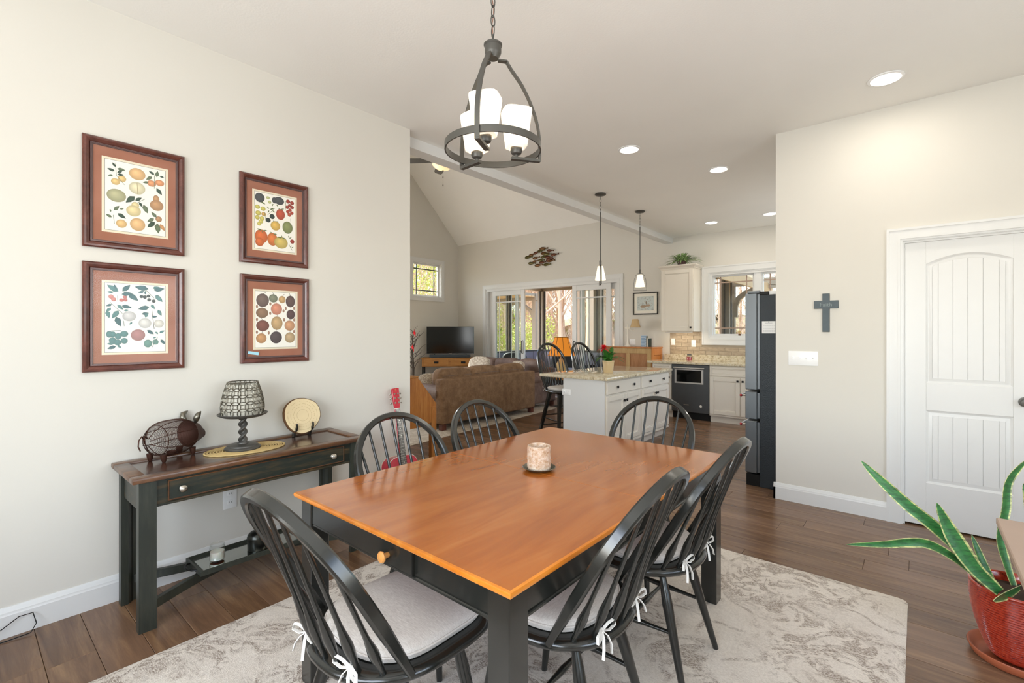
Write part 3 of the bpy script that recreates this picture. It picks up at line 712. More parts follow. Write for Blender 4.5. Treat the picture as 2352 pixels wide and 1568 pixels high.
def seat_outline(a, yc, fr, re, nf=3.0, nr=2.2, k=44):
    pts = []
    for i in range(k):
        th = 2 * PI * i / k; c, s = math.cos(th), math.sin(th)
        n = nf if s > 0 else nr; ext = fr if s > 0 else re
        pts.append((math.copysign(abs(c) ** (2 / n), c) * a, yc + math.copysign(abs(s) ** (2 / n), s) * ext))
    return pts
def ringed(mb, rings):
    k = len(rings[0]); vv = [p for r_ in rings for p in r_]
    ff = [(r_ * k + j, r_ * k + (j + 1) % k, (r_ + 1) * k + (j + 1) % k, (r_ + 1) * k + j) for r_ in range(len(rings) - 1) for j in range(k)]
    ff.append(tuple(range(k - 1, -1, -1))); ff.append(tuple((len(rings) - 1) * k + j for j in range(k)))
    mb.add(vv, ff)
def scaled(pts, s, z, yc=.1): return [(x * s, yc + (y - yc) * s, z) for x, y in pts]
def tie_bow(mb, c, s=1.0, flip=1):
    c = Vector(c)
    def P(*l): return [c + Vector((x * flip, y, z)) * s for x, y, z in l]
    prof = [(.0042, .0013), (-.0042, .0013), (-.0042, -.0013), (.0042, -.0013)]
    mb.soft(c, (.009 * s, .007 * s, .008 * s), 2.5, 3)
    for pts in (P((0, 0, 0), (-.022, -.01, .016), (-.054, -.014, .016), (-.058, -.014, -.004), (-.028, -.01, -.008), (0, 0, 0)),
                P((0, 0, 0), (.022, -.01, .014), (.052, -.014, .010), (.055, -.016, -.008), (.026, -.01, -.010), (0, 0, 0)),
                P((0, 0, 0), (-.012, -.014, -.016), (-.02, -.022, -.042), (-.018, -.024, -.068)),
                P((0, 0, 0), (.014, -.014, -.014), (.028, -.022, -.036), (.036, -.024, -.06))):
        mb.sweep(pts, prof, (0, 1, .2), [s] * len(pts))
def windsor(name, label, group, zs=.458, H=.495, lean=.29, hw=.236, nsp=7, stool=False, cat='chair', cushion=True):
    t = thing(name, label, cat, (0, 0, 0), 0, group)
    ol = seat_outline(.254, .115, .255, .255, 4.2, 2.2)
    b = MB(); ringed(b, [scaled(ol, .86, zs - .038), scaled(ol, .96, zs - .031), scaled(ol, 1.0, zs - .020), scaled(ol, 1.0, zs - .011), scaled(ol, .975, zs - .002), scaled(ol, .93, zs), scaled(ol, .5, zs - .006)])
    b.build('seat', MW['black'], t, 50)
    HL = math.hypot(H, lean); up = Vector((0, -lean / HL, H / HL))
    def bow(s, h): return Vector((s, 0, zs - .004)) + up * h
    ws, hs = hw + .020, HL * .52
    path = [bow(-hw + .0, 0)] + [bow(-hw - (ws - hw) * math.sin(PI / 2 * i / 6), hs * i / 6) for i in range(1, 7)]
    path += [bow(-ws * math.cos(PI * i / 24), hs + (HL - hs) * math.sin(PI * i / 24) ** .92) for i in range(1, 24)]
    path += [bow(hw + (ws - hw) * math.sin(PI / 2 * i / 6), hs * i / 6) for i in range(6, 0, -1)] + [bow(hw, 0)]
    a_, c_ = .0165, .0145; bv = .005
    prof = [(a_, c_ - bv), (a_ - bv, c_), (-a_ + bv, c_), (-a_, c_ - bv), (-a_, -c_ + bv), (-a_ + bv, -c_), (a_ - bv, -c_), (a_, -c_ + bv)]
    nrm = Vector((0, H / HL, lean / HL))
    n_ = len(path); scl = [min(1.0, .62 + .10 * min(i, n_ - 1 - i)) for i in range(n_)]
    MB().sweep(path, prof, nrm, scl).build('bow', MW['black'], t, 40)
    for i in range(nsp):
        q = (i - (nsp - 1) / 2) / ((nsp - 1) / 2)
        xb = q * hw * .76; yb = -.112 * (1 - (q * .78) ** 2) - .004
        st = q * ws * .84; cphi = max(-1, min(1, st / ws)); ht = hs + (HL - hs) * math.sqrt(max(0, 1 - cphi * cphi)) ** .92 - .006
        p0 = Vector((xb, yb, zs - .006)); p1 = bow(st, ht)
        prof_r = [(0, .0085), (.05, .0085), (.10, .0105), (.16, .0140), (.21, .0148), (.27, .0118), (.34, .0082), (.42, .0072), (.7, .0068), (1, .0058)]
        MB().tube([p0 + (p1 - p0) * f for f, r_ in prof_r], [r_ for f, r_ in prof_r], 10).build('spindle', MW['black'], t, 60)
    legs = []
    for (sx, tx, ty, fx, fy) in ((-1, .15, .235, .20, .315), (1, .15, .235, .20, .315), (-1, .125, -.02, .185, -.135), (1, .125, -.02, .185, -.135)):
        k = 1.15 if stool else 1.0
        p0 = Vector((sx * tx, ty, zs - .03)); p1 = Vector((sx * fx * k, ty + (fy - ty) * k, 0))
        legs.append((p0, p1))
        if stool:
            MB().sweep([p0, p1], [(1, 1), (-1, 1), (-1, -1), (1, -1)], (0, 1, 0), [.021, .016]).build('leg', MW['black'], t, 30)
        else:
            pf = [(0, .012), (.08, .0135), (.2, .0185), (.3, .0205), (.42, .019), (.6, .0165), (.85, .0135), (1, .0115)]
            MB().tube([p0 + (p1 - p0) * f for f, r_ in pf], [r_ for f, r_ in pf], 12).build('leg', MW['black'], t, 60)
    def stretcher(p, q, r0=.0075, r1=.012):
        p, q = Vector(p), Vector(q); pf = [(0, r0), (.25, r0 * 1.1), (.42, r1), (.5, r1 * 1.05), (.58, r1), (.75, r0 * 1.1), (1, r0)]
        MB().tube([p + (q - p) * f for f, r_ in pf], [r_ for f, r_ in pf], 8).build('stretcher', MW['black'], t, 60)
    at = lambda i, f: legs[i][0] + (legs[i][1] - legs[i][0]) * f
    if stool:
        stretcher(at(0, .72), at(1, .72)); stretcher(at(2, .78), at(3, .78)); stretcher(at(0, .6), at(2, .6)); stretcher(at(1, .6), at(3, .6)); stretcher(at(2, .55), at(3, .55))
    else:
        stretcher(at(0, .52), at(2, .52)); stretcher(at(1, .52), at(3, .52))
        stretcher((at(0, .52) + at(2, .52)) / 2, (at(1, .52) + at(3, .52)) / 2)
    if cushion:
        cl = seat_outline(.212, .128, .222, .20, 5.2, 2.6)
        b = MB(); ringed(b, [scaled(cl, .97, zs + .001, .125), scaled(cl, 1.0, zs + .014, .125), scaled(cl, .99, zs + .026, .125), scaled(cl, .93, zs + .035, .125), scaled(cl, .7, zs + .040, .125), scaled(cl, .3, zs + .041, .125)])
        cu = b.build('cushion', MW['cushion'], t, 60)
        pp = MB().tube([Vector(p) for p in scaled(cl, 1.004, zs + .019, .125)], .0038, 6, closed=True).build('piping', MW['cushion'], cu, 60)
        for sx in (-1, 1):
            b = MB(); tie_bow(b, (sx * .118, -.112, zs + .022), 1.0, sx); b.build('cushion_tie', MW['tie'], t, 50)
    return t
G = 'black spindle-back dining chairs around the table'
ch = windsor('dining_chair', 'nearest black dining chair, at the near end of the table by the drawer knob', G)
ch.location = (-1.27, .80, RUGZ); ch.rotation_euler = (0, 0, 0)
dup(ch, (-.835, 1.375, RUGZ), R(92), 'black dining chair with white cushion bow on the door side, nearer of the two there')
dup(ch, (-.80, 1.965, RUGZ), R(90), 'black dining chair on the door side, the one standing in front of the fridge')
dup(ch, (-1.748, 1.445, RUGZ), R(-90), 'black dining chair on the console side whose hoop frames the red guitar')
dup(ch, (-1.748, 2.04, RUGZ), R(-90), 'black dining chair on the console side whose hoop stands in front of the brown sofa')
dup(ch, (-1.255, 2.63, RUGZ), R(180), 'black dining chair at the far end of the table in front of the island cabinets')
# ------------------------------------------------------------------ console table and what stands on it
CZ = .72
CT = thing('console_table', 'narrow distressed black console table with walnut top and one long drawer', 'table', (-2.915, 1.125, 0))
hx, hy = .222, .598
for (x0, x1, y0, y1) in ((-hx, -hx + .062, -hy, hy), (hx - .062, hx, -hy, hy)):
    MB().box(x0, x1, y0, y1, CZ - .026, CZ, .006, seg=2).build('top_board', MW['console_edge'], CT)
for (y0, y1) in ((-hy, -hy + .062), (hy - .062, hy)):
    MB().box(-hx + .063, hx - .063, y0, y1, CZ - .026, CZ, .006, seg=2).build('top_board', MW['console_edge'], CT)
MB().box(-hx + .055, hx - .055, -hy + .055, hy - .055, CZ - .022, CZ - .008).build('top_panel', MW['console_top'], CT)
for sx in (-1, 1):
    for sy in (-1, 1):
        x1 = sx * (hx - .022); y1 = sy * (hy - .028); b = MB()
        pl_ = [(x1, y1), (x1 - sx * .05, y1), (x1 - sx * .05, y1 - sy * .03), (x1 - sx * .022, y1 - sy * .052), (x1 - sx * .022, y1 - sy * .068), (x1, y1 - sy * .068)]
        b.prism(pl_, 0, CZ - .026)
        b.build('leg', MW['console_leg'], CT, 30)
bx, by = hx - .034, hy - .036
MB().box(bx - .018, bx, -by + .06, by - .06, CZ - .155, CZ - .026).box(bx - .018, bx + .005, -by + .06, by - .06, CZ - .155, CZ - .142, .003).build('front_apron', MW['console'], CT)
MB().box(-bx, -bx + .018, -by + .06, by - .06, CZ - .145, CZ - .026).build('back_apron', MW['console'], CT)
for sy in (-1, 1):
    MB().box(-bx + .04, bx - .04, sy * (by - .004), sy * (by - .022), CZ - .17, CZ - .026).build('side_apron', MW['console'], CT)
dr = MB().box(bx + .001, bx + .010, -by + .105, by - .105, CZ - .135, CZ - .040, .003).build('drawer', MW['console'], CT)
for (y0, y1, z0, z1) in ((-by + .105, by - .105, CZ - .045, CZ - .039), (-by + .105, by - .105, CZ - .136, CZ - .130), (-by + .104, -by + .110, CZ - .136, CZ - .039), (by - .110, by - .104, CZ - .136, CZ - .039)):
    MB().box(bx + .008, bx + .0135, y0, y1, z0, z1, .002).build('bead', MW['console_edge'], dr)
for yy in (-.40, .38):
    MB().lathe([(.0, 0), (.011, 0), (.012, .004), (.007, .008), (.007, .013), (.0155, .018), (.0165, .023), (.011, .028), (.005, .030), (.0, .033)], 20, trs((bx + .010, yy, CZ - .088), ry=R(90))).build('knob', MW['chrome'], dr)
# curved crossing stretchers
for sx in (-1, 1):
    pts = [(sx * (hx - .04) * (1 - .86 * math.sin(PI * i / 14)), -hy + .09 + (2 * hy - .18) * i / 14, .112 + .016 * math.sin(PI * i / 14)) for i in range(15)]
    MB().sweep(pts, [(.021, .012), (-.021, .012), (-.021, -.012), (.021, -.012)], (0, 0, 1)).build('stretcher', MW['console_leg'], CT, 30)
# tray with mirror bottom
ty = thing('serving_tray', 'black framed mirror tray on the lower stretcher of the console table', 'tray', (-2.875, 1.09, .1505))
tw, tl = .118, .275
MB().box(-tw + .02, tw - .02, -tl + .02, tl - .02, .002, .010).build('mirror', plain('mirror_glass', '#C9CDC9', .04, 1.0), ty)
fr_ = MB(); pf = [(0, 0), (.0, .022), (-.006, .026), (-.014, .020), (-.024, .013), (-.026, .0)]
cs = [(-1, -1), (1, -1), (1, 1), (-1, 1)]; vv = []
for (sx, sy) in cs:
    for (d, z) in pf: vv.append((sx * (tw + d), sy * (tl + d), z))
k = len(pf); fr_.add(vv, [(c * k + j, ((c + 1) % 4) * k + j, ((c + 1) % 4) * k + (j + 1) % k, c * k + (j + 1) % k) for c in range(4) for j in range(k)])
fr_.build('frame', MW['console_leg'], ty, 40)
for sy in (-1, 1):
    MB().tube([(-.055, sy * (tl - .002), .014), (-.045, sy * (tl + .018), .016), (-.02, sy * (tl + .03), .017), (.02, sy * (tl + .03), .017), (.045, sy * (tl + .018), .016), (.055, sy * (tl - .002), .014)], .005, 8).build('handle', MW['iron'], ty)
jar = thing('glass_candle_jar', 'small ribbed glass candle jar on the mirror tray', 'candle', (-2.865, .925, .161))
MB().lathe([(.0, .0), (.030, 0), (.036, .006)] + [(.037 + .0012 * math.sin(i * PI), .01 + .0055 * i) for i in range(12)] + [(.033, .083), (.035, .09), (.0335, .09), (.0315, .083)] + [(.0345, .07 - .006 * i) for i in range(10)] + [(.0, .008)], 32, None, False).build('glass', MW['jar'], jar, 60)
MB().lathe([(.0, .010), (.033, .010), (.033, .052), (.0, .052)], 24).build('wax', MW['wax'], jar)
tin = thing('lidded_tin', 'round dark metal tin with domed lid on the mirror tray', 'tin', (-2.85, 1.125, .161))
MB().lathe([(.0, 0), (.050, 0), (.052, .004), (.052, .068), (.0, .068)], 36).build('body', MW['pewter'], tin, 50)
MB().lathe([(.0545, .064), (.055, .070), (.053, .074), (.050, .086), (.036, .098), (.012, .103), (.0, .103)], 36, None, False).build('lid', MW['pewter'], tin, 60)
MB().lathe([(.004, .102), (.004, .108), (.009, .113), (.0085, .120), (.004, .125), (.0, .128)], 14).build('finial', MW['pewter'], tin, 60)
# oval straw mat
T0 = CZ - .008 + .0006
st = MB()
prof = [(math.cos(2 * PI * i / 8) * .0045, math.sin(2 * PI * i / 8) * .0032) for i in range(8)]
for r_ in range(1, 15):
    f = r_ / 14.0
    st.sweep([(math.cos(2 * PI * i / 56) * .132 * f, math.sin(2 * PI * i / 56) * .205 * f, .0032 + .0008 * math.sin(i * 2.4 + r_)) for i in range(56)], prof, (0, 0, 1), [(1, 1.75)] * 56, True)
st.box(-.02, .02, -.05, .05, 0, .003)
o = st.build('straw_mat', MW['straw'], None, 60); o.location = (-2.95, 1.10, T0); o.rotation_euler = (0, 0, R(-6)); tag(o, 'oval woven straw mat under the twisted candle stand', 'mat')
# twisted candle stand with pierced dome
T1 = T0 + .0075
cs_ = thing('candle_stand', 'bronze pedestal with twisted stem and saucer holding a pierced dome candle shade', 'candle holder', (-2.955, 1.085, T1))
MB().lathe([(.0, 0), (.092, 0), (.094, .006), (.090, .012), (.080, .016), (.078, .022), (.062, .027), (.030, .030), (.028, .036), (.0, .036)], 48).build('base', MW['bronze'], cs_, 40)
tw_ = MB(); n1 = 44; k1 = 24; vv = []
for i in range(n1 + 1):
    z = .034 + .136 * i / n1; a0 = i / n1 * 2 * PI * 1.55
    for j in range(k1):
        a = 2 * PI * j / k1; rr = .0165 + .0085 * math.cos(2 * (a - a0))
        vv.append((rr * math.cos(a), rr * math.sin(a), z))
tw_.add(vv, [(i * k1 + j, i * k1 + (j + 1) % k1, (i + 1) * k1 + (j + 1) % k1, (i + 1) * k1 + j) for i in range(n1) for j in range(k1)])
tw_.build('twisted_stem', MW['bronze'], cs_, 70)
MB().lathe([(.018, .164), (.022, .170), (.04, .176), (.06, .180), (.10, .184), (.126, .196), (.129, .202), (.126, .204), (.102, .194), (.0, .190)], 56, None, False).build('saucer', MW['bronze'], cs_, 50)
def dome_r(q): return .111 * (1 - .30 * max(0, (q - .2) / .8) ** 1.7) * (1 - .05 * (max(0, .2 - q) / .2)) - .0
DH = .188
MB().lathe([(dome_r(i / 16) - .006, .194 + DH * i / 16) for i in range(16)], 48, None, False).build('inner_glass', plain('frosted_liner', '#C2BDAE', .5), cs_, 70)
lt = MB(); NA, NR = 18, 5; sA = 2 * PI / NA
for row in range(NR):
    for i in range(NA):
        qc = (row + .5) / NR; ac = i * sA; pts = []; ok = True
        for s_ in range(20):
            th = 2 * PI * s_ / 20; q = qc + math.sin(th) * (.72 / NR); a = ac + math.cos(th) * sA * .72
            q = min(1.0, max(0.0, q)); rr = dome_r(q)
            pts.append((rr * math.cos(a), rr * math.sin(a), .194 + DH * q))
        lt.tube(pts, .0019, 4, closed=True)
lt.tube([(dome_r(1) * math.cos(2 * PI * i / 40), dome_r(1) * math.sin(2 * PI * i / 40), .194 + DH) for i in range(40)], .003, 5, closed=True)
lt.tube([(dome_r(0) * math.cos(2 * PI * i / 40), dome_r(0) * math.sin(2 * PI * i / 40), .195) for i in range(40)], .003, 5, closed=True)
lt.build('pierced_dome', MW['greymetal'], cs_, 60)
# wire pig
pg = thing('wire_pig', 'rusty wire basket pig figurine with tealight inside, on the left end of the console', 'figurine', (-3.045, .765, T0), R(26))
def body_r(s): return .094 * max(0.0, 1 - abs(s) ** 2.6) ** .5
wz, bl = .112, .135
wr = MB()
for i in range(40):
    s = -.97 + 1.75 * i / 39; rr = body_r(s)
    wr.tube([(rr * math.cos(2 * PI * j / 26), s * bl, wz + rr * math.sin(2 * PI * j / 26)) for j in range(26)], .0009, 3, closed=True)
wr.build('wire_coil', MW['rust'], pg, 60)
for j in range(8):
    a = 2 * PI * (j + .5) / 8
    MB().tube([(body_r(s) * 1.01 * math.cos(a), s * bl, wz + body_r(s) * 1.01 * math.sin(a)) for s in [-.985 + 1.8 * q / 14 for q in range(15)]], .0019, 6).build('rib', MW['rust'], pg, 60)
MB().tube([(body_r(-.62) * math.cos(2 * PI * j / 28), -.62 * bl, wz + body_r(-.62) * math.sin(2 * PI * j / 28)) for j in range(28)], .0024, 6, closed=True).build('hoop', MW['rust'], pg, 60)
hd = MB(); vv = []; k1 = 24
for (s, rx_, rz_, zc) in ((.70, .074, .074, 0), (.80, .066, .070, 0), (.95, .054, .060, .002), (1.12, .044, .050, -.002), (1.32, .026, .028, -.012), (1.38, .023, .025, -.014), (1.39, .004, .004, -.014)):
    for j in range(k1): vv.append((rx_ * math.cos(2 * PI * j / k1), s * bl, wz + zc + rz_ * math.sin(2 * PI * j / k1)))
hd.add(vv, [(i * k1 + j, i * k1 + (j + 1) % k1, (i + 1) * k1 + (j + 1) % k1, (i + 1) * k1 + j) for i in range(6) for j in range(k1)])
hd.build('head', MW['rust'], pg, 40)
for sx in (-1, 1):
    MB().tube([(sx * .032, .115, wz + .06), (sx * .048, .105, wz + .085), (sx * .052, .112, wz + .105), (sx * .046, .135, wz + .118)], [.008, .017, .014, .003], 8).build('ear', MW['greymetal'], pg, 60)
    for sy in (-.62, .62):
        MB().tube([(sx * .045, sy * bl, .042), (sx * .045, sy * bl, .03), (sx * .046, sy * bl + .002, .012), (sx * .046, sy * bl + .002, .001)], [.016, .015, .012, .008], 10).build('foot', MW['rust'], pg, 60)
MB().tube([(0, -bl * .97, wz + .02), (.004, -bl - .015, wz + .035), (.012, -bl - .022, wz + .015), (.004, -bl - .016, wz - .0), (-.008, -bl - .01, wz + .015), (-.004, -bl - .022, wz + .036), (0, -bl - .04, wz + .02), (.002, -bl - .045, wz - .01), (.004, -bl - .036, wz - .035)], .003, 6).build('tail', MW['rust'], pg, 60)
MB().lathe([(.0, 0), (.022, 0), (.024, .018), (.022, .018), (.02, .003), (.0, .003)], 20, trs((0, 0, wz - .092)), False).build('tealight_cup', MW['rust'], pg, 50)
# cut log slice on an easel
es = thing('plate_easel', 'small black wooden easel holding a log slice on the console', 'easel', (-3.045, 1.475, T0), R(84))
for sx in (-1, 1):
    pts = [(0, 0), (.012, 0), (.02, .03), (.05, .045), (.062, .07), (.058, .092), (.046, .094), (.046, .072), (.032, .06), (.012, .06), (-.01, .05), (-.02, .03), (-.03, .0), (-.018, 0)]
    MB().prism([(p[0], p[1]) for p in pts], -.005, .005, trs((sx * .05, 0, 0), rz=R(-90)) @ Matrix.Rotation(R(90), 4, 'X'), .001).build('side_arm', MW['black'], es, 40)
MB().box(-.052, .052, .012, .026, .035, .052, .002).build('cross_bar', MW['black'], es)
sl_ = thing('log_slice', 'round pale log slice with bark edge and engraved rings, propped on the easel', 'wood slice', (-3.045 + .0, 1.475, T0 + .134), R(84))
ns = 72; rad = [.115 * (1 + .03 * math.sin(3 * a + .5) + .02 * noise.noise(Vector((math.cos(a) * 4, math.sin(a) * 4, 0)))) for a in [2 * PI * i / ns for i in range(ns)]]
def disc_pts(k_, y): return [(rad[i] * k_ * math.cos(2 * PI * i / ns), y, rad[i] * k_ * math.sin(2 * PI * i / ns)) for i in range(ns)]
TL = Matrix.Translation((0, .0, 0)) @ Matrix.Rotation(R(-14), 4, 'X')
rings = [[TL @ Vector(p) for p in disc_pts(k_ * (1 if k_ < .97 else 1 + .0), y)] for (k_, y) in ((.95, .026), (1.0, .020), (1.02, .006), (1.005, -.009), (.965, -.013))]
b = MB(); vv = [p for r_ in rings for p in r_]
b.add(vv, [(r_ * ns + j, r_ * ns + (j + 1) % ns, (r_ + 1) * ns + (j + 1) % ns, (r_ + 1) * ns + j) for r_ in range(4) for j in range(ns)]); b.build('bark', MW['bark'], sl_, 60)
b = MB(); b.add([TL @ Vector(p) for p in disc_pts(.966, -.0132)] + [TL @ Vector(p) for p in disc_pts(.95, .026)], [tuple(range(ns)), tuple(range(2 * ns - 1, ns - 1, -1))]); b.build('face', MW['slice'], sl_, None)
b = MB(); rr_ = random.Random(3)
for kk in (.32, .5, .66, .82):
    for i in range(0, ns, 1):
        if rr_.random() < (.06 if kk < .4 else .3): continue
        a0, a1 = 2 * PI * i / ns, 2 * PI * (i + .75) / ns; r0 = .113 * kk * 1.0; w_ = .0008
        b.add([TL @ Vector(((r0 + s_ * w_) * math.cos(a), -.0139, (r0 + s_ * w_) * math.sin(a))) for (a, s_) in ((a0, -1), (a1, -1), (a1, 1), (a0, 1))], [(0, 1, 2, 3)])
b.build('engraved_rings', MW['burn'], sl_, None)

# ------------------------------------------------------------------ framed fruit prints
def quad_map(q):
    (x0, y0), (x1, y1), (x2, y2), (x3, y3) = q    # TL TR BR BL
    def inv(x, y):
        s, t_ = .5, .5
        for _ in range(12):
            X = (1 - s) * (1 - t_) * x0 + s * (1 - t_) * x1 + s * t_ * x2 + (1 - s) * t_ * x3
            Y = (1 - s) * (1 - t_) * y0 + s * (1 - t_) * y1 + s * t_ * y2 + (1 - s) * t_ * y3
            ax = (1 - t_) * (x1 - x0) + t_ * (x2 - x3); bx_ = (1 - s) * (x3 - x0) + s * (x2 - x1)
            ay = (1 - t_) * (y1 - y0) + t_ * (y2 - y3); by_ = (1 - s) * (y3 - y0) + s * (y2 - y1)
            D = ax * by_ - bx_ * ay; ex, ey = x - X, y - Y
            s += (ex * by_ - bx_ * ey) / D; t_ += (ax * ey - ex * ay) / D
        return s, t_
    return inv
def picture(name, label, y0, y1, z0, z1, quad, els, tagged=False):
    """thing origin on the wall at the lower middle; local x = +y world (right), z up, front = +X world"""
    t = thing(name, label, 'picture', (XL + .001, (y0 + y1) / 2, z0), R(90), 'matching mahogany framed fruit prints')
    # rotated +90: local +x -> world +y, local -y -> world +x (the front)
    W, Hh = (y1 - y0) / 2, z1 - z0
    prof = [(0, 0), (0, -.018), (-.006, -.024), (-.014, -.026), (-.022, -.022), (-.030, -.012)]
    def ring(prof, mat, nm, w, h, zoff=0):
        b = MB(); vv = []; cs = [(-1, 0), (1, 0), (1, 1), (-1, 1)]
        for (sx, sy) in cs:
            for (d, yy) in prof: vv.append((sx * (w + d), yy, zoff + (-d if sy == 0 else h + d)))
        k = len(prof); b.add(vv, [(c * k + j, ((c + 1) % 4) * k + j, ((c + 1) % 4) * k + j + 1, c * k + j + 1) for c in range(4) for j in range(k - 1)])
        return b.build(nm, mat, t, 25)
    ring(prof, MW['frame'], 'frame', W, Hh)
    ring([(-.030, -.012), (-.031, -.0165), (-.034, -.0165), (-.035, -.0125), (-.038, -.0125), (-.039, -.009), (-.041, -.008)], MW['framelip'], 'inner_bead', W, Hh)
    pw, ph = W * .60, Hh * .325; zc = Hh / 2 - .002
    MB().box(-W + .036, W - .036, -.006, -.001, .036, Hh - .036).build('mat_board', MW['suede'], t, None)
    MB().box(-pw - .011, pw + .011, -.0072, -.0045, zc - ph - .011, zc + ph + .011).build('liner', MW['cream'], t, None)
    b = MB(); lay = [0]
    def poly(pts, c0, c1=None, center=None):
        lay[0] += 1; y = -.0078 - .000012 * lay[0]; n = len(pts); c1 = c1 or c0
        cx_ = center or (sum(p[0] for p in pts) / n, sum(p[1] for p in pts) / n)
        vv = [(cx_[0], y, cx_[1])] + [(p[0], y, p[1]) for p in pts]
        b.add(vv, [(0, 1 + i, 1 + (i + 1) % n) for i in range(n)], None, [lin(c0)] + [lin(c1)] * n)
    b.box(-pw, pw, -.0078, -.006, zc - ph, zc + ph); b.c = [lin('#F4F1E6')] * len(b.v); b.use_c = True
    for (xa, xb, za, zb) in ((-pw, pw, ph, ph - .0016), (-pw, pw, -ph, -ph + .0016), (-pw, -pw + .0016, -ph, ph), (pw - .0016, pw, -ph, ph)):
        poly([(xa, zc + za), (xb, zc + za), (xb, zc + zb), (xa, zc + zb)], '#6B6A5C')
    inv = quad_map(quad); ax = (quad[1][0] - quad[0][0] + quad[2][0] - quad[3][0]) / 2; ay = (quad[3][1] - quad[0][1] + quad[2][1] - quad[1][1]) / 2
    pw2, ph2 = pw + .011, ph + .011
    def cv(x, y):
        s, q = inv(x, y); return ((s * 2 - 1) * pw2, zc + (1 - 2 * q) * ph2)
    def dark(c, k_): return '#%02x%02x%02x' % tuple(max(0, min(255, int(int(c[i:i + 2], 16) * k_))) for i in (1, 3, 5))
    for el in els:
        if el[0] == 'o':
            _, x, y, rx, ry, c = el; cc = cv(x, y); sx_, sz_ = rx / ax * 2 * pw2, ry / ay * 2 * ph2
            poly([(cc[0] + sx_ * math.cos(2 * PI * i / 22), cc[1] + sz_ * math.sin(2 * PI * i / 22)) for i in range(22)], dark(c, 1.04), dark(c, .80), (cc[0] - sx_ * .25, cc[1] + sz_ * .3))
        elif el[0] == 'l':
            _, xa, ya, xb, yb, c = el[:6]; wd = el[6] if len(el) > 6 else .24
            p, q = Vector(cv(xa, ya)), Vector(cv(xb, yb)); d = q - p; nn = Vector((-d.y, d.x)) * wd
            poly([tuple(p), tuple(p + d * .3 + nn), tuple(p + d * .65 + nn * .8), tuple(q), tuple(p + d * .65 - nn * .8), tuple(p + d * .3 - nn)], c, dark(c, .82))
        elif el[0] == 's':
            _, xa, ya, xb, yb, c = el; p, q = Vector(cv(xa, ya)), Vector(cv(xb, yb)); d = q - p; nn = Vector((-d.y, d.x)).normalized() * .0012
            poly([tuple(p + nn), tuple(q + nn), tuple(q - nn), tuple(p - nn)], c)
    b.build('print', MW['print'], t, None)
    MB().box(-W + .036, W - .036, -.0115, -.0105, .036, Hh - .036).build('glazing', MW['pglass'], t, None)
    if tagged:
        MB().box(-.032, .032, -.0135, -.0118, -.009, .009, .001, Matrix.Translation((-W + .075, 0, .062)) @ Matrix.Rotation(R(10), 4, 'Y')).build('sticker', plain('pale_blue_sticker', '#A9DCEB', .5), t, None, 'pale blue sticker')
    return t
gl_ = '#6F7F62'; gd = '#3F5646'; tl_ = '#5F8E8C'; td = '#3F6B70'
e1 = [('o', 750, 585, 92, 72, '#F3C68C'), ('o', 745, 755, 92, 75, '#F1E8C2'), ('s', 745, 690, 750, 830, '#A39468'), ('o', 517, 845, 104, 77, '#BDBB92'), ('o', 720, 965, 44, 44, '#EFDCA6'), ('o', 700, 1030, 82, 66, '#EFDCA6'),
      ('o', 960, 890, 38, 52, '#C99C70'), ('o', 965, 965, 80, 66, '#C99C70'), ('o', 742, 1195, 86, 78, '#F0C48C'), ('o', 565, 1185, 58, 50, '#F0C788'), ('o', 910, 697, 54, 38, '#EDA676'), ('o', 1005, 692, 54, 38, '#EDA676'),
      ('o', 510, 677, 48, 38, '#F0CE8A'), ('o', 580, 642, 46, 38, '#F0CE8A'), ('o', 985, 1130, 38, 36, '#C0946C'), ('s', 515, 450, 520, 600, '#76806A'), ('s', 520, 600, 605, 715, '#76806A'), ('s', 945, 600, 940, 760, '#76806A'), ('s', 480, 1080, 490, 1190, '#76806A'), ('s', 740, 935, 830, 885, '#76806A')]
for q in ((515, 500, 480, 445), (505, 550, 425, 515), (530, 520, 620, 540), (530, 570, 590, 540), (485, 598, 430, 605), (530, 590, 605, 597), (945, 590, 880, 545), (970, 620, 985, 545), (1005, 610, 1060, 625), (915, 615, 848, 652), (875, 682, 808, 685), (965, 755, 1030, 840), (715, 853, 615, 930), (720, 905, 795, 870), (765, 925, 800, 985), (812, 955, 858, 1062), (465, 1110, 400, 1070), (455, 1045, 445, 1008), (487, 1025, 545, 970), (550, 1010, 595, 1000), (525, 1060, 615, 1125), (960, 1110, 898, 1040), (930, 1122, 850, 1162), (940, 1165, 850, 1230), (965, 1180, 978, 1305)): e1.append(('l', *q, gd if (q[0] + q[1]) % 3 else gl_))
e1.append(('l', 1000, 1190, 1052, 1275, '#D9A06A'))
picture('framed_print', 'framed fruit print with peaches and pears, upper left of the four', .418, .850, 1.815, 2.373, [(372, 362), (1110, 530), (1092, 1375), (357, 1278)], e1)
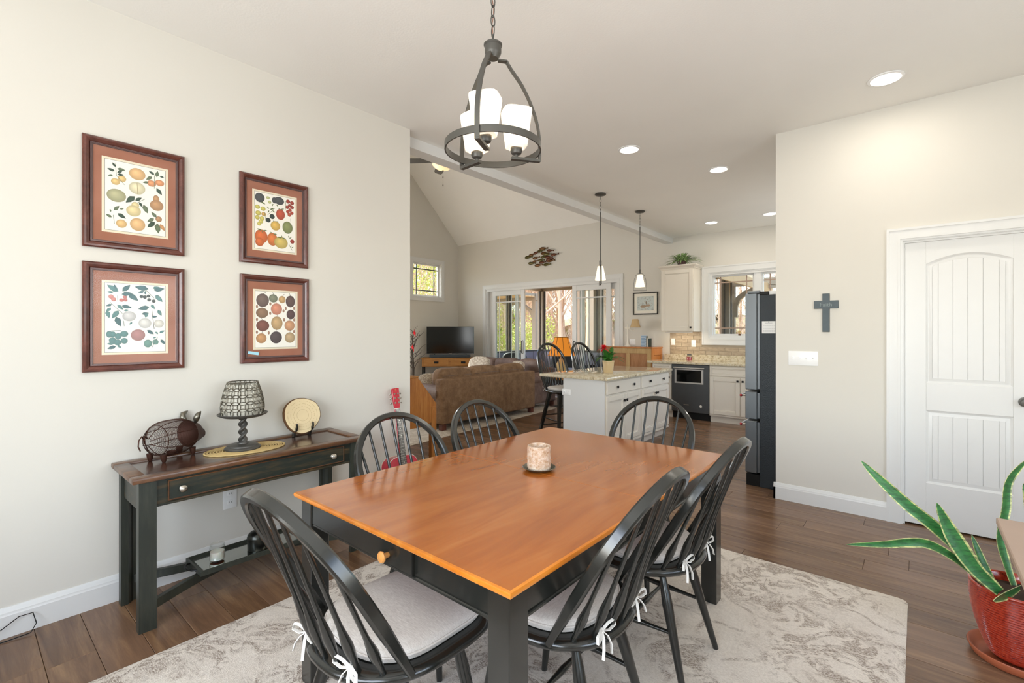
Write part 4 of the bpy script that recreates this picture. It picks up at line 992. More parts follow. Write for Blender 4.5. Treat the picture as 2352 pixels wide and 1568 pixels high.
e2 = [('o', 490, 520, 30, 28, '#D98A80'), ('o', 520, 555, 30, 26, '#D98A80'), ('o', 610, 565, 28, 22, '#C8736C'), ('o', 650, 525, 26, 22, '#C8736C'), ('o', 655, 562, 26, 22, '#C8736C'), ('o', 848, 518, 24, 22, '#333A3A'), ('o', 890, 525, 24, 24, '#333A3A'), ('o', 935, 512, 24, 20, '#333A3A'), ('o', 942, 560, 24, 22, '#333A3A'), ('o', 1000, 577, 25, 22, '#333A3A'), ('o', 1045, 515, 20, 20, '#4A4A48'),
      ('o', 700, 775, 82, 64, '#D9D7D4'), ('o', 890, 865, 80, 66, '#E4E2DB'), ('o', 1065, 870, 64, 54, '#E6E2D6'), ('o', 805, 1020, 88, 75, '#B98684'), ('o', 470, 1010, 38, 42, tl_), ('o', 510, 1010, 34, 36, tl_), ('o', 640, 1005, 48, 38, tl_), ('o', 570, 1035, 40, 40, tl_), ('o', 505, 1088, 42, 38, tl_), ('o', 640, 1095, 42, 38, tl_), ('o', 562, 1115, 44, 38, tl_), ('o', 925, 1130, 52, 52, '#6F9C92'), ('o', 1020, 1110, 40, 36, '#6F9C92'),
      ('s', 565, 500, 565, 575, '#4A5A58'), ('s', 890, 420, 1005, 540, '#4A4A44'), ('s', 480, 595, 620, 740, '#6E7A70'), ('s', 975, 700, 1005, 940, '#4A4A44'), ('s', 635, 835, 640, 905, '#6E7A70'), ('s', 1045, 1050, 975, 1180, '#4A5A58'), ('s', 490, 965, 600, 960, '#4A5A58')]
for q in ((575, 455, 445, 365), (545, 420, 525, 360), (515, 465, 445, 455), (620, 450, 715, 365), (610, 490, 740, 475), (690, 480, 810, 575), (935, 420, 765, 390), (880, 450, 805, 465), (895, 490, 895, 440), (985, 410, 1080, 395), (1000, 435, 1140, 415), (1020, 500, 1115, 590), (500, 620, 430, 645), (490, 665, 430, 720), (440, 700, 470, 800), (575, 700, 500, 805), (545, 780, 600, 910), (560, 625, 630, 690), (610, 640, 730, 665), (635, 700, 700, 695), (945, 655, 805, 680), (965, 620, 1015, 685), (1050, 690, 1100, 770), (850, 745, 940, 735), (890, 790, 930, 730), (975, 780, 1045, 780), (735, 850, 700, 885), (915, 955, 1000, 1010), (1020, 975, 1055, 1010), (1070, 990, 1140, 960), (1030, 1045, 985, 1060), (1085, 1075, 1140, 1140), (525, 1130, 440, 1135), (545, 1165, 445, 1200), (560, 1150, 605, 1190)): e2.append(('l', *q, td if (q[0] + q[3]) % 2 else tl_))
picture('framed_print', 'framed fruit print with white plums and blue grapes, lower left of the four', .418, .850, 1.187, 1.741, [(386, 302), (1186, 354), (1182, 1256), (384, 1280)], e2)
e3 = [('o', 425, 478, 62, 68, '#55585A'), ('o', 620, 510, 40, 45, '#55585A'), ('o', 680, 515, 66, 58, '#55585A'), ('o', 800, 520, 28, 30, '#A8463A'), ('o', 855, 540, 28, 28, '#A8463A'), ('o', 825, 580, 26, 26, '#A8463A'), ('o', 790, 605, 24, 26, '#A8463A'), ('o', 858, 605, 26, 26, '#A8463A'), ('o', 830, 645, 24, 24, '#B84A38'), ('o', 800, 672, 25, 26, '#B84A38'), ('o', 855, 690, 24, 26, '#B84A38'), ('o', 822, 715, 26, 28, '#C25A40'),
      ('o', 400, 615, 32, 30, '#D6CC6E'), ('o', 470, 640, 32, 32, '#D6CC6E'), ('o', 410, 705, 36, 34, '#D6C866'), ('o', 480, 720, 30, 30, '#DDB064'), ('o', 400, 770, 30, 32, '#D6C866'), ('o', 460, 785, 30, 32, '#DDCF70'), ('o', 445, 830, 30, 28, '#DDCF70'), ('o', 425, 865, 26, 26, '#DDCF70'), ('o', 700, 715, 60, 80, '#C8583E'), ('o', 590, 750, 34, 36, '#33403C'), ('o', 540, 805, 32, 34, '#33403C'), ('o', 635, 885, 64, 70, '#E6BE62'), ('o', 800, 905, 70, 92, '#8E9662'),
      ('o', 455, 1050, 82, 100, '#E0753E'), ('o', 435, 1130, 55, 62, '#E0753E'), ('o', 600, 1085, 68, 95, '#E48446'), ('o', 715, 1130, 92, 88, '#DDC46E'), ('o', 868, 1108, 30, 32, '#A8463A'), ('o', 530, 475, 24, 20, '#C6C88A'), ('o', 552, 540, 22, 22, '#C6C88A'), ('s', 490, 690, 510, 830, '#6E7A50'), ('s', 530, 730, 620, 630, '#6E7A50'), ('s', 768, 510, 768, 640, '#6E7A50'), ('s', 840, 770, 845, 830, '#6E7A50'), ('s', 820, 1150, 870, 1240, '#5A6A48')]
for q in ((440, 540, 500, 575), (600, 560, 585, 600), (640, 570, 670, 605), (550, 640, 515, 605), (560, 650, 615, 625), (550, 660, 530, 700), (590, 660, 630, 690), (700, 640, 665, 625), (705, 640, 750, 630), (620, 830, 600, 805), (640, 830, 665, 815), (460, 960, 395, 935), (470, 965, 530, 960), (465, 960, 470, 1000), (600, 1000, 565, 975), (610, 1005, 660, 1010), (720, 1060, 660, 1045), (730, 1060, 785, 1075), (725, 1060, 722, 1020), (825, 1060, 810, 1020), (825, 1065, 858, 1045), (845, 1190, 860, 1165), (858, 1205, 885, 1185)): e3.append(('l', *q, '#6E7C48', .16))
picture('framed_print', 'framed fruit print with strawberries and dark berries, upper right of the four', 1.138, 1.566, 1.818, 2.370, [(330, 348), (922, 462), (936, 1305), (348, 1248)], e3)
e4 = [('o', 508, 485, 90, 105, '#7C6A62'), ('o', 660, 452, 64, 65, '#8A8E78'), ('o', 790, 470, 52, 58, '#D6AE78'), ('o', 915, 500, 70, 95, '#6E5A56'), ('o', 503, 685, 86, 80, '#9A7C62'), ('o', 708, 622, 82, 92, '#E0977C'), ('o', 922, 705, 64, 78, '#644E4E'), ('o', 513, 888, 92, 86, '#8A5A4E'), ('o', 715, 845, 84, 108, '#CFAE7E'), ('o', 905, 882, 78, 84, '#D9A47C'), ('o', 495, 1088, 74, 78, '#D2A070'), ('o', 705, 1072, 86, 96, '#5E5252'), ('o', 910, 1072, 78, 86, '#C9AE86')]
for q in ((430, 585), (432, 790), (433, 992), (618, 540), (617, 690), (845, 610), (972, 605), (972, 790), (822, 790), (972, 975), (598, 1000), (812, 650)): e4.append(('o', q[0], q[1], 15, 26, '#B08A72'))
for q in ((508, 380, 560, 352), (660, 388, 652, 355), (800, 415, 822, 382), (915, 408, 900, 370), (500, 600, 495, 570), (705, 530, 700, 500), (720, 735, 715, 715), (515, 800, 490, 770), (905, 795, 915, 770), (705, 970, 705, 930), (500, 1010, 512, 975), (910, 985, 915, 950)): e4.append(('s', *q, '#5E5646'))
picture('framed_print', 'framed print of rows of plums with a small blue sticker, lower right of the four', 1.142, 1.571, 1.195, 1.746, [(374, 302), (1026, 340), (1028, 1245), (384, 1270)], e4, True)

# ------------------------------------------------------------------ wall fittings
def outlet(name, label, M, w=.07, h=.115, kind='duplex', n=1):
    t = thing(name, label, 'outlet' if kind == 'duplex' else 'switch'); t.matrix_world = M     # local: x right, -y out of the wall, z up
    MB().box(-w / 2, w / 2, -.006, 0, -h / 2, h / 2, .003, seg=2).build('plate', MW['white'], t)
    for i in range(n):
        cx_ = (i - (n - 1) / 2) * .046
        if kind == 'duplex':
            for zz in (-.026, .026):
                MB().soft((cx_, -.006, zz), (.017, .003, .0145), 3, 4).build('socket', MW['white'], t)
                b = MB(); b.box(cx_ - .007, cx_ - .005, -.0095, -.008, zz - .003, zz + .006).box(cx_ + .005, cx_ + .007, -.0095, -.008, zz - .003, zz + .005); b.build('slot', MW['iron'], t, None)
        elif kind == 'toggle':
            MB().box(cx_ - .006, cx_ + .006, -.008, -.005, -.013, .013, .001).build('bezel', MW['white'], t)
            MB().box(cx_ - .004, cx_ + .004, -.02, -.006, -.002, .008, .002, Matrix.Rotation(R(-15), 4, 'X')).build('toggle', MW['white'], t)
        else:
            MB().box(cx_ - .016, cx_ + .016, -.009, -.005, -.033, .033, .002).build('rocker', MW['white'], t)
    return t
outlet('wall_outlet', 'white duplex outlet on the wall behind the console table', Matrix.Translation((XL, 1.088, .389)) @ rotz(R(90)), .076, .128)
outlet('light_switch', 'white four-gang toggle switch plate below the iron cross', Matrix.Translation((-.703, YR, 1.176)), .208, .116, 'toggle', 4)
cr = thing('wall_cross', 'dark iron cross with the word Faith on the door wall', 'cross', (-.545, YR, 1.39))
b = MB(); xz_prism(b, [(-.024, 0), (.024, 0), (.024, .184), (.081, .184), (.081, .246), (.024, .246), (.024, .302), (-.024, .302), (-.024, .246), (-.081, .246), (-.081, .184), (-.024, .184)], -.012, -.001, .002)
b.build('cross_body', plain('aged_iron', '#4C5559', .5, .4, (60, .5), var=.12), cr, 30)
text_mesh('Faith', .043, .001, Matrix.Translation((0, -.0125, .214)) @ Matrix.Rotation(R(90), 4, 'X'), 'lettering', plain('worn_letters', '#76807F', .5, .3), cr)
cb = MB().tube([(-3.12, -.12, .004), (-3.11, .05, .012), (-3.125, .14, .05), (-3.132, .2, .085), (-3.13, .245, .085), (-3.11, .255, .04), (-3.1, .235, .008), (-3.105, .16, .004), (-3.11, .1, .004), (-3.1, -.1, .004)], .0022, 6)
tag(cb.build('power_cord', MW['iron'], None, 60), 'thin black cord looped against the left baseboard', 'cord')

# ------------------------------------------------------------------ guitar
g = thing('acoustic_guitar', 'red acoustic guitar leaning in the corner behind the left dining chairs', 'guitar', (-2.965, 2.235, .002), R(90)); g.scale = (.96, .96, .96)
LEAN = Matrix.Rotation(R(-11), 4, 'X')     # local front = -y (faces +x in the room); top leans to the wall
half = [(0, 0), (.10, .004), (.155, .03), (.182, .09), (.178, .15), (.145, .21), (.118, .255), (.125, .31), (.138, .355), (.132, .41), (.10, .445), (.05, .457), (0, .459)]
def smooth_half(h):
    out = []
    for i in range(len(h) - 1):
        p0, p1, p2, p3 = h[max(i - 1, 0)], h[i], h[i + 1], h[min(i + 2, len(h) - 1)]
        for s in (0, .25, .5, .75):
            out.append(tuple(.5 * (2 * p1[a] + (p2[a] - p0[a]) * s + (2 * p0[a] - 5 * p1[a] + 4 * p2[a] - p3[a]) * s * s + (3 * p1[a] - p0[a] - 3 * p2[a] + p3[a]) * s ** 3) for a in (0, 1)))
    return out + [h[-1]]
sh = smooth_half(half); outline = sh + [(-x, z) for x, z in reversed(sh[1:-1])]
def gxz(mb, poly, y0, y1, b_=0.0):
    mb.prism(poly, -y1, -y0, LEAN @ Matrix(((1, 0, 0, 0), (0, 0, -1, 0), (0, 1, 0, 0), (0, 0, 0, 1))), b_)
b = MB(); gxz(b, outline, -.05, .05, .002); b.build('body', MW['red'], g, 40)
b = MB(); gxz(b, [(x * 1.012, z * 1.004 - .001) for x, z in outline], -.0535, -.047, .001); gxz(b, [(x * 1.012, z * 1.004 - .001) for x, z in outline], .047, .053, .001); b.build('binding', MW['ivory'], g, 40)
b = MB(); gxz(b, [(x * .99, z * .99 + .002) for x, z in outline], -.0545, -.05); b.build('soundboard', MW['red'], g, 40)
b = MB(); gxz(b, [(.048 * math.cos(2 * PI * i / 30), .295 + .048 * math.sin(2 * PI * i / 30)) for i in range(30)], -.0555, -.053); b.build('sound_hole', MW['iron'], g, None)
b = MB(); gxz(b, [(-.07, .13), (.07, .13), (.07, .155), (-.07, .155)], -.062, -.053, .002); b.build('bridge', MW['fret'], g)
NZ0, NZ1 = .33, .83
b = MB(); gxz(b, [(-.028, NZ0), (.028, NZ0), (.0215, NZ1), (-.0215, NZ1)], -.064, -.057, .001); b.build('fingerboard', MW['fret'], g)
b = MB(); gxz(b, [(-.022, .44), (.022, .44), (.019, NZ1), (-.019, NZ1)], -.057, -.037, .006); b.build('neck', MW['red'], g)
scale_len = NZ1 - .142; b = MB()
for i in range(1, 20):
    z = NZ1 - scale_len * (1 - 2 ** (-i / 12))
    if z < NZ0: break
    hw_ = .0215 + (.0065) * (NZ1 - z) / (NZ1 - NZ0); gxz(b, [(-hw_, z - .0009), (hw_, z - .0009), (hw_, z + .0009), (-hw_, z + .0009)], -.0652, -.0635)
b.build('frets', MW['chrome'], g, None)
for i, xs in ((3, (0,)), (5, (0,)), (7, (0,)), (9, (0,)), (12, (-.011, .011)), (15, (0,)), (17, (0,))):
    z = NZ1 - scale_len * (1 - 2 ** (-(i - .5) / 12))
    for x in xs:
        b = MB(); gxz(b, [(x + .0032 * math.cos(2 * PI * j / 12), z + .0032 * math.sin(2 * PI * j / 12)) for j in range(12)], -.0650, -.0638); b.build('inlay_dot', MW['ivory'], g, None)
b = MB(); gxz(b, [(-.0215, NZ1), (.0215, NZ1), (.0215, NZ1 + .006), (-.0215, NZ1 + .006)], -.067, -.045, .0005); b.build('nut', MW['ivory'], g)
HM = LEAN
b = MB(); gxz(b, [(-.021, NZ1 + .006), (.021, NZ1 + .006), (.027, NZ1 + .04), (.035, NZ1 + .165), (.012, NZ1 + .170), (-.034, NZ1 + .165), (-.027, NZ1 + .04)], -.061, -.043, .0015); hd_ = b.build('headstock', MW['red'], g)
for sx in (-1, 1):
    for i in range(3):
        z = NZ1 + .05 + .036 * i; x = sx * .0165
        b = MB(); b.lathe([(.0, -.0615), (.0, -.0615)], 3) if False else None
        b.tube([LEAN @ Vector((x, -.060, z)), LEAN @ Vector((x, -.064, z)), LEAN @ Vector((x, -.0642, z)), LEAN @ Vector((x, -.073, z))], [.0075, .0075, .003, .003], 12)
        b.tube([LEAN @ Vector((sx * .03, -.05, z)), LEAN @ Vector((sx * .044, -.05, z))], .0022, 6); b.soft(LEAN @ Vector((sx * .05, -.05, z)), (.007, .004, .009), 2.5, 3)
        b.build('tuner', MW['chrome'], hd_)
text_mesh('S', .03, .0006, LEAN @ Matrix.Translation((0, -.0615, NZ1 + .15)) @ Matrix.Rotation(R(90), 4, 'X'), 'logo', plain('gold_ink', '#C9A05A', .4), hd_)
b = MB()
for i in range(6):
    x = -.0155 + .0062 * i
    b.tube([LEAN @ Vector((x * 1.5, -.063, .142)), LEAN @ Vector((x, -.0668, NZ1 + .003))], .0005, 4)
b.build('strings', MW['chrome'], g, None)

# ------------------------------------------------------------------ chandelier
CHX, CHY = -1.437, 1.56; va = math.atan2(-CHY, -CHX)    # direction from the lamp to the camera
cl_ = thing('chandelier', 'dark bronze ring chandelier with three lit frosted square shades over the dining table', 'chandelier', (CHX, CHY, 2.19), va)
Rr = .214
def band(mb, r, z0, z1, t_, n=64):
    mb.lathe([(r - t_, z0), (r, z0), (r, z1), (r - t_, z1), (r - t_, z0)], n, None, False)
b = MB(); band(b, Rr, 0, .030, .006); b.build('ring', MW['bronze'], cl_, 40)
TOP = .430
arm_pts = [(Rr + .004, -.022), (Rr + .004, .03), (Rr + .002, .09), (Rr - .012, .16), (Rr - .04, .235), (Rr - .08, .31), (Rr - .13, .375), (.062, .408), (.024, .408)]
def cr(pts, n=5):
    out = []
    for i in range(len(pts) - 1):
        p = [Vector(pts[max(0, min(len(pts) - 1, i + d_))]) for d_ in (-1, 0, 1, 2)]
        for q in range(n):
            s = q / n; out.append(.5 * (2 * p[1] + (p[2] - p[0]) * s + (2 * p[0] - 5 * p[1] + 4 * p[2] - p[3]) * s * s + (3 * p[1] - p[0] - 3 * p[2] + p[3]) * s ** 3))
    return out + [Vector(pts[-1])]
arm_pts = [tuple(p) for p in cr(arm_pts[:8])] + [arm_pts[8]]
for k_ in range(3):
    az = R(-17 + 120 * k_); dirv = Vector((math.cos(az), math.sin(az), 0)); perp = Vector((-math.sin(az), math.cos(az), 0))
    MB().sweep([dirv * r_ + Vector((0, 0, z)) for r_, z in arm_pts], [(.0035, .0105), (-.0035, .0105), (-.0035, -.0105), (.0035, -.0105)], dirv).build('arm', MW['bronze'], cl_, 40)
    MB().sweep([dirv * (Rr + .006) + Vector((0, 0, -.022)), dirv * .085 + Vector((0, 0, -.022))], [(.006, .011), (-.006, .011), (-.006, -.011), (.006, -.011)], (0, 0, 1)).build('bracket', MW['bronze'], cl_, 40)
    M_ = Matrix.Translation(dirv * .108) @ rotz(az)
    MB().lathe([(.0, -.016), (.008, -.016), (.008, -.006), (.022, .0), (.027, .012), (.027, .03), (.0, .03)], 24, M_).build('socket', MW['bronze'], cl_, 40)
    # square tapering shade
    b = MB(); rings = []
    for (s_, z) in ((.030, .022), (.044, .030), (.047, .05), (.064, .186), (.0635, .192), (.058, .192), (.042, .05), (.036, .036)):
        n_ = 32; rg = []
        for i in range(n_):
            th = 2 * PI * i / n_; c, s2 = math.cos(th), math.sin(th); L = (abs(c) ** 4.5 + abs(s2) ** 4.5) ** (1 / 4.5)
            rg.append(M_ @ Vector((s_ * c / L, s_ * s2 / L, z)))
        rings.append(rg)
    kk = 32; b.add([p for r_ in rings for p in r_], [(r_ * kk + j, r_ * kk + (j + 1) % kk, (r_ + 1) * kk + (j + 1) % kk, (r_ + 1) * kk + j) for r_ in range(len(rings) - 1) for j in range(kk)])
    b.build('shade', MW['shade_lit'], cl_, 50)
MB().lathe([(.0, .412), (.024, .412), (.028, .422), (.034, .430), (.037, .440), (.037, .466), (.041, .470), (.041, .476), (.036, .480), (.0, .480)], 32).build('hub', MW['bronze'], cl_, 40)
MB().tube([(.019 * math.cos(PI * i / 14), 0, .478 + .040 * math.sin(PI * i / 14)) for i in range(15)], .0035, 8).build('loop', MW['bronze'], cl_, 60)
zt = .512
for i in range(6):
    b = MB(); a_ = R(35 + 90 * (i % 2)); c0 = Vector((0, 0, zt + .0235)); pts = []
    for j in range(20):
        th = 2 * PI * j / 20; q = Vector((.0105 * math.cos(th), 0, .026 * math.sin(th))); pts.append(c0 + rotz(a_) @ q)
    b.tube(pts, .0024, 6, (0, 1, .1), True); b.build('chain_link', MW['bronze'], cl_, 60); zt += .044
MB().tube([(.004 * math.sin(i * 1.3), .004 * math.cos(i * 1.7), .49 + .0366 * i) for i in range(10)], .0018, 6).build('lamp_cord', plain('copper_cord', '#8A5A44', .5), cl_, 60)
MB().lathe([(.0, .855), (.062, .855), (.064, .848), (.05, .838), (.02, .832), (.0, .832)], 32).build('canopy', MW['bronze'], cl_, 40)
# ------------------------------------------------------------------ ceiling lamps
spots = [((-.154, 3.95), 'recessed ceiling light above the white door, the largest in view'), ((-1.985, 3.975), 'recessed ceiling light nearest the beam over the walkway'),
         ((-1.535, 5.05), 'recessed ceiling light between fridge and island'), ((-2.36, 7.42), 'recessed ceiling light above the upper cabinet'), ((-1.56, 7.40), 'recessed ceiling light above the kitchen window, cut by the wall edge')]
for (x, y), lb in spots:
    t = thing('recessed_light', lb, 'ceiling light', (x, y, CEIL), 0, 'recessed ceiling lights')
    MB().lathe([(.078, -.001), (.098, -.001), (.098, -.006), (.082, -.010), (.076, -.004), (.074, .0)], 40, None, False).build('trim_ring', MW['white'], t, 40)
    MB().lathe([(.0, -.004), (.076, -.004), (.076, -.002), (.0, -.002)], 36).build('lens', MW['downlight'], t, 40)
    lo = light('recessed_lamp_light', 'AREA', (x, y, CEIL - .014), (0, 0, -1), 3.4, (1.0, .93, .82), .13, .13); lo.data.shape = 'DISK'
def pendant(x, y, rz, label):
    t = thing('pendant_lamp', label, 'pendant lamp', (x, y, CEIL), rz, 'island pendant lamps')
    MB().lathe([(.0, -.001), (.064, -.001), (.066, -.012), (.058, -.018), (.02, -.022), (.0, -.022)], 36).build('canopy', MW['bronze'], t, 40)
    z = -.022
    for i in range(5):
        b = MB(); c0 = Vector((0, 0, z - .022)); a_ = R(90 * (i % 2))
        b.tube([c0 + rotz(a_) @ Vector((.009 * math.cos(2 * PI * j / 16), 0, .024 * math.sin(2 * PI * j / 16))) for j in range(16)], .0022, 5, (0, 1, .1), True); b.build('chain_link', MW['bronze'], t, 60); z -= .040
    MB().cyl((0, 0, z), (0, 0, -.80), .0065, 10).build('rod', MW['bronze'], t, 60)
    MB().lathe([(.0, -.855), (.014, -.855), (.014, -.80), (.0, -.80)], 14).build('socket_sleeve', MW['bronze'], t, 60)
    pts = [(0, 0, -.85), (-.035, 0, -.858), (-.06, 0, -.885), (-.076, 0, -.94), (-.084, 0, -1.0), (-.086, 0, -1.085), (.086, 0, -1.085), (.084, 0, -1.0), (.076, 0, -.94), (.06, 0, -.885), (.035, 0, -.858)]
    MB().sweep(pts, [(.002, .009), (-.002, .009), (-.002, -.009), (.002, -.009)], (0, 1, 0), [(4.5, .22)] * len(pts), True).build('yoke', MW['bronze'], t, 40)
    MB().lathe([(.026, -.870), (.030, -.866), (.034, -.872), (.066, -1.035), (.063, -1.035), (.030, -.878)], 32, None, False).build('shade', MW['shade_lit'], t, 60)
    MB().lathe([(.0, -.862), (.024, -.862), (.026, -.872), (.0, -.872)], 20).build('shade_cap', MW['bronze'], t, 60)
pendant(-2.886, 5.03, R(125), 'slim pendant lamp over the near end of the island')
pendant(-2.886, 6.10, R(30), 'slim pendant lamp over the far end of the island, bell yoke seen face on')
# ------------------------------------------------------------------ kitchen
def shaker_front(mb_name, parent, x0, x1, z0, z1, y, mat, panel=True, fw=.055, knobs=(), kmat=None, facing='y'):
    """raised-frame front lying in the plane y (room side -y); facing 'x' = plane x, room side +x"""
    def B(mb, a0, a1, d0, d1, c0, c1, bv):
        if facing == 'y': mb.box(a0, a1, y - d1, y - d0, c0, c1, bv)
        else: mb.box(y + d0, y + d1, a0, a1, c0, c1, bv)
    b = MB()
    if panel:
        B(b, x0, x0 + fw, 0, .019, z0, z1, .003); B(b, x1 - fw, x1, 0, .019, z0, z1, .003); B(b, x0 + fw, x1 - fw, 0, .019, z0, z0 + fw, .003); B(b, x0 + fw, x1 - fw, 0, .019, z1 - fw, z1, .003)
        B(b, x0 + fw - .004, x1 - fw + .004, 0, .008, z0 + fw - .004, z1 - fw + .004, .001)
        B(b, x0 + fw, x0 + fw + .012, .006, .013, z0 + fw, z1 - fw, .003); B(b, x1 - fw - .012, x1 - fw, .006, .013, z0 + fw, z1 - fw, .003); B(b, x0 + fw, x1 - fw, .006, .013, z0 + fw, z0 + fw + .012, .003); B(b, x0 + fw, x1 - fw, .006, .013, z1 - fw - .012, z1 - fw, .003)
    else:
        B(b, x0, x1, 0, .019, z0, z1, .007)
    o = b.build(mb_name, mat, parent, 30)
    for (kx, kz) in knobs:
        k = MB(); B(k, kx - .005, kx + .005, .019, .032, kz - .005, kz + .005, 0); B(k, kx - .015, kx + .015, .030, .040, kz - .015, kz + .015, .003)
        k.build('knob', MW['iron'], o, 30)
    return o
CFY = 7.62    # face of the base cabinets
def base_cab(name, label, x0, x1, doors, drawer=True, toe=True):
    t = thing(name, label, 'cabinet', ((x0 + x1) / 2, (CFY + YF) / 2, 0)); ox = (x0 + x1) / 2; oy = (CFY + YF) / 2
    MB().box(x0 - ox, x1 - ox, CFY - oy, YF - .003 - oy, .1, .878).build('carcass', MW['cab'], t, None)
    MB().box(x0 - ox, x1 - ox, CFY + .05 - oy, YF - .01 - oy, 0, .1).build('toe_kick', MW['cab'], t, None)
    n = len(doors); w_ = (x1 - x0) / n
    for i, kside in enumerate(doors):
        a0, a1 = x0 - ox + i * w_ + .008, x0 - ox + (i + 1) * w_ - .008
        shaker_front('door', t, a0, a1, .13, .70, CFY - oy, MW['cab'], True, .058, [((a1 - .028) if kside == 'r' else (a0 + .028), .655)])
    if drawer: shaker_front('drawer', t, x0 - ox + .008, x1 - ox - .008, .72, .862, CFY - oy, MW['cab'], True, .03)
    return t
base_cab('base_cabinet', 'cream base cabinet at the left end of the kitchen counter beside the dishwasher', -3.38, -3.052, ('r',))
base_cab('base_cabinet', 'cream sink base cabinet with two doors, between dishwasher and fridge', -2.452, -1.55, ('r', 'l'))
base_cab('base_cabinet', 'cream base cabinet at the far right of the kitchen counter, hidden behind the fridge', -1.548, -.25, ('r', 'l'))
dw = thing('dishwasher', 'dark steel dishwasher with window and bar handle', 'dishwasher', (-2.752, 7.90, 0))
MB().box(-.295, .295, -.25, .28, .10, .875).build('tub', MW['iron'], dw, None)
MB().box(-.296, .296, -.29, -.25, .115, .874, .006).build('door', MW['steel_dark'], dw)
b = MB(); b.box(-.245, .21, -.297, -.289, .57, .80, .002); b.build('window_frame', MW['bright'], dw)
MB().box(-.215, .18, -.2985, -.29, .595, .785).build('window_glass', MW['darkglass'], dw, None)
b = MB().cyl((-.25, -.335, .822), (.235, -.335, .822), .010, 12); b.box(-.24, -.22, -.335, -.289, .814, .83).box(.205, .225, -.335, -.289, .814, .83); b.build('handle', MW['bright'], dw)
MB().box(-.292, .292, -.235, -.22, 0, .11).build('toe_panel', MW['iron'], dw, None)
MB().lathe([(.0, 0), (.02, 0), (.02, .0015), (.0, .0015)], 20, trs((.17, -.29, .225), rx=R(90))).build('badge', MW['ivory'], dw, None)
MB().box(-.10, -.02, -.2915, -.2895, .225, .24).build('logo_plate', MW['chrome'], dw, None)
ct = thing('countertop', 'speckled granite kitchen counter under the window', 'countertop', (-1.85, 7.89, 0))
MB().box(-1.61, 1.61, -.315, .315, .879, .914, .005).build('slab', MW['granite'], ct)
MB().box(-1.57, 1.61, .295, .318, .914, 1.012, .003).build('backsplash_lip', MW['granite'], ct)
# backsplash tiles laid one by one
bs = struct(MB().box(-3.315, -.22, YF - .004, YF - .0005, 1.012, 1.178).box(-3.315, -2.762, YF - .004, YF - .0005, 1.178, 1.40).build('trim_5', MW['grout'], smooth=None), 'tan stone subway tile backsplash')
tme = {}
def tile(x0, x1, z0, z1):
    key = (round(x1 - x0, 3), round(z1 - z0, 3))
    if key not in tme: tme[key] = MB().box(-key[0] / 2 + .0015, key[0] / 2 - .0015, -.006, .002, -key[1] / 2 + .0015, key[1] / 2 - .0015, .0015).mesh('tile', MW['tile'], 30)
    mesh_copy(tme[key], 'tile', bs, ((x0 + x1) / 2, YF - .005, (z0 + z1) / 2))
TWd, THt = .205, .0645
for r_ in range(6):
    z0 = 1.012 + r_ * THt; z1 = min(z0 + THt, 1.399); x = -3.315 + (-.5 * TWd if r_ % 2 else 0)
    while x < -.3:
        a0, a1 = max(x, -3.315), min(x + TWd, -.23)
        if z1 > 1.178:
            if z0 > 1.10: a1 = min(a1, -2.762)
        if a1 - a0 > .02 and z1 - z0 > .01: tile(a0, a1, z0, z1 if not (z0 < 1.178 < z1 and a0 > -2.762) else 1.178)
        x += TWd
outlet('wall_outlet', 'white switch plate on the tile backsplash below the upper cabinet, left one', Matrix.Translation((-3.255, YF - .011, 1.225)), .07, .115, 'rocker')
outlet('wall_outlet', 'white duplex outlet on the tile backsplash beside the window casing', Matrix.Translation((-2.90, YF - .011, 1.20)), .075, .118)
outlet('wall_outlet', 'white double wall plate behind the candlestick lamp on the hutch', Matrix.Translation((-4.03, YF, 1.21)), .115, .115, 'rocker', 2)
outlet('light_switch', 'white switch plate beside the booklet on the hutch', Matrix.Translation((-3.83, YF, 1.21)), .07, .115, 'rocker')
# upper cabinet
uc = thing('upper_cabinet', 'cream wall cabinet with crown moulding and one door', 'cabinet', (-3.055, 8.03, 1.40))
MB().box(-.275, .275, -.17, .177, 0, 1.05).build('carcass', MW['cab'], uc, None)
shaker_front('door', uc, -.268, .268, .012, 1.035, -.17, MW['cab'], True, .062, [(.235, .07)])
b = MB(); prof = [(0, 0), (.008, .0), (.010, .016), (.022, .028), (.040, .044), (.044, .052), (.044, .062), (0, .062)]
vv = []
for (cx_, cy_) in ((-.275, .177), (-.275, -.17), (.275, -.17), (.275, .177)):
    for (d, z) in prof: vv.append((cx_ + math.copysign(d, cx_), cy_ - (d if cy_ < 0 else 0), 1.05 + z))
k = len(prof); b.add(vv, [(c * k + j, (c + 1) * k + j, (c + 1) * k + (j + 1) % k, c * k + (j + 1) % k) for c in range(3) for j in range(k)]); b.box(-.275, .275, -.17, .177, 1.05, 1.108)
b.build('crown', MW['cab'], uc, 30)
MB().box(-.22, .22, -.11, -.06, -.016, -.002, .003).build('under_light', MW['white'], uc)
light('under_cabinet_lamp', 'AREA', (-3.055, 7.95, 1.375), (0, .25, -1), 1.3, (1.0, .86, .66), .42, .05)
# candle jar on the counter
cj = thing('red_candle_jar', 'red candle in a lidded glass jar on the kitchen counter', 'candle', (-2.86, 7.88, .9145))
MB().lathe([(.0, .002), (.040, .002), (.045, .01), (.045, .075), (.034, .092), (.034, .098), (.0305, .098), (.031, .09), (.042, .073), (.042, .012), (.0, .006)], 28, None, False).build('glass', MW['jar'], cj, 60)
MB().lathe([(.0, .007), (.0405, .012), (.0405, .07), (.0, .068)], 24).build('wax', plain('red_wax', '#B5121E', .35), cj, 50)
MB().lathe([(.036, .096), (.038, .102), (.034, .112), (.015, .118), (.0, .119)], 24).build('lid', MW['bronze'], cj, 50)
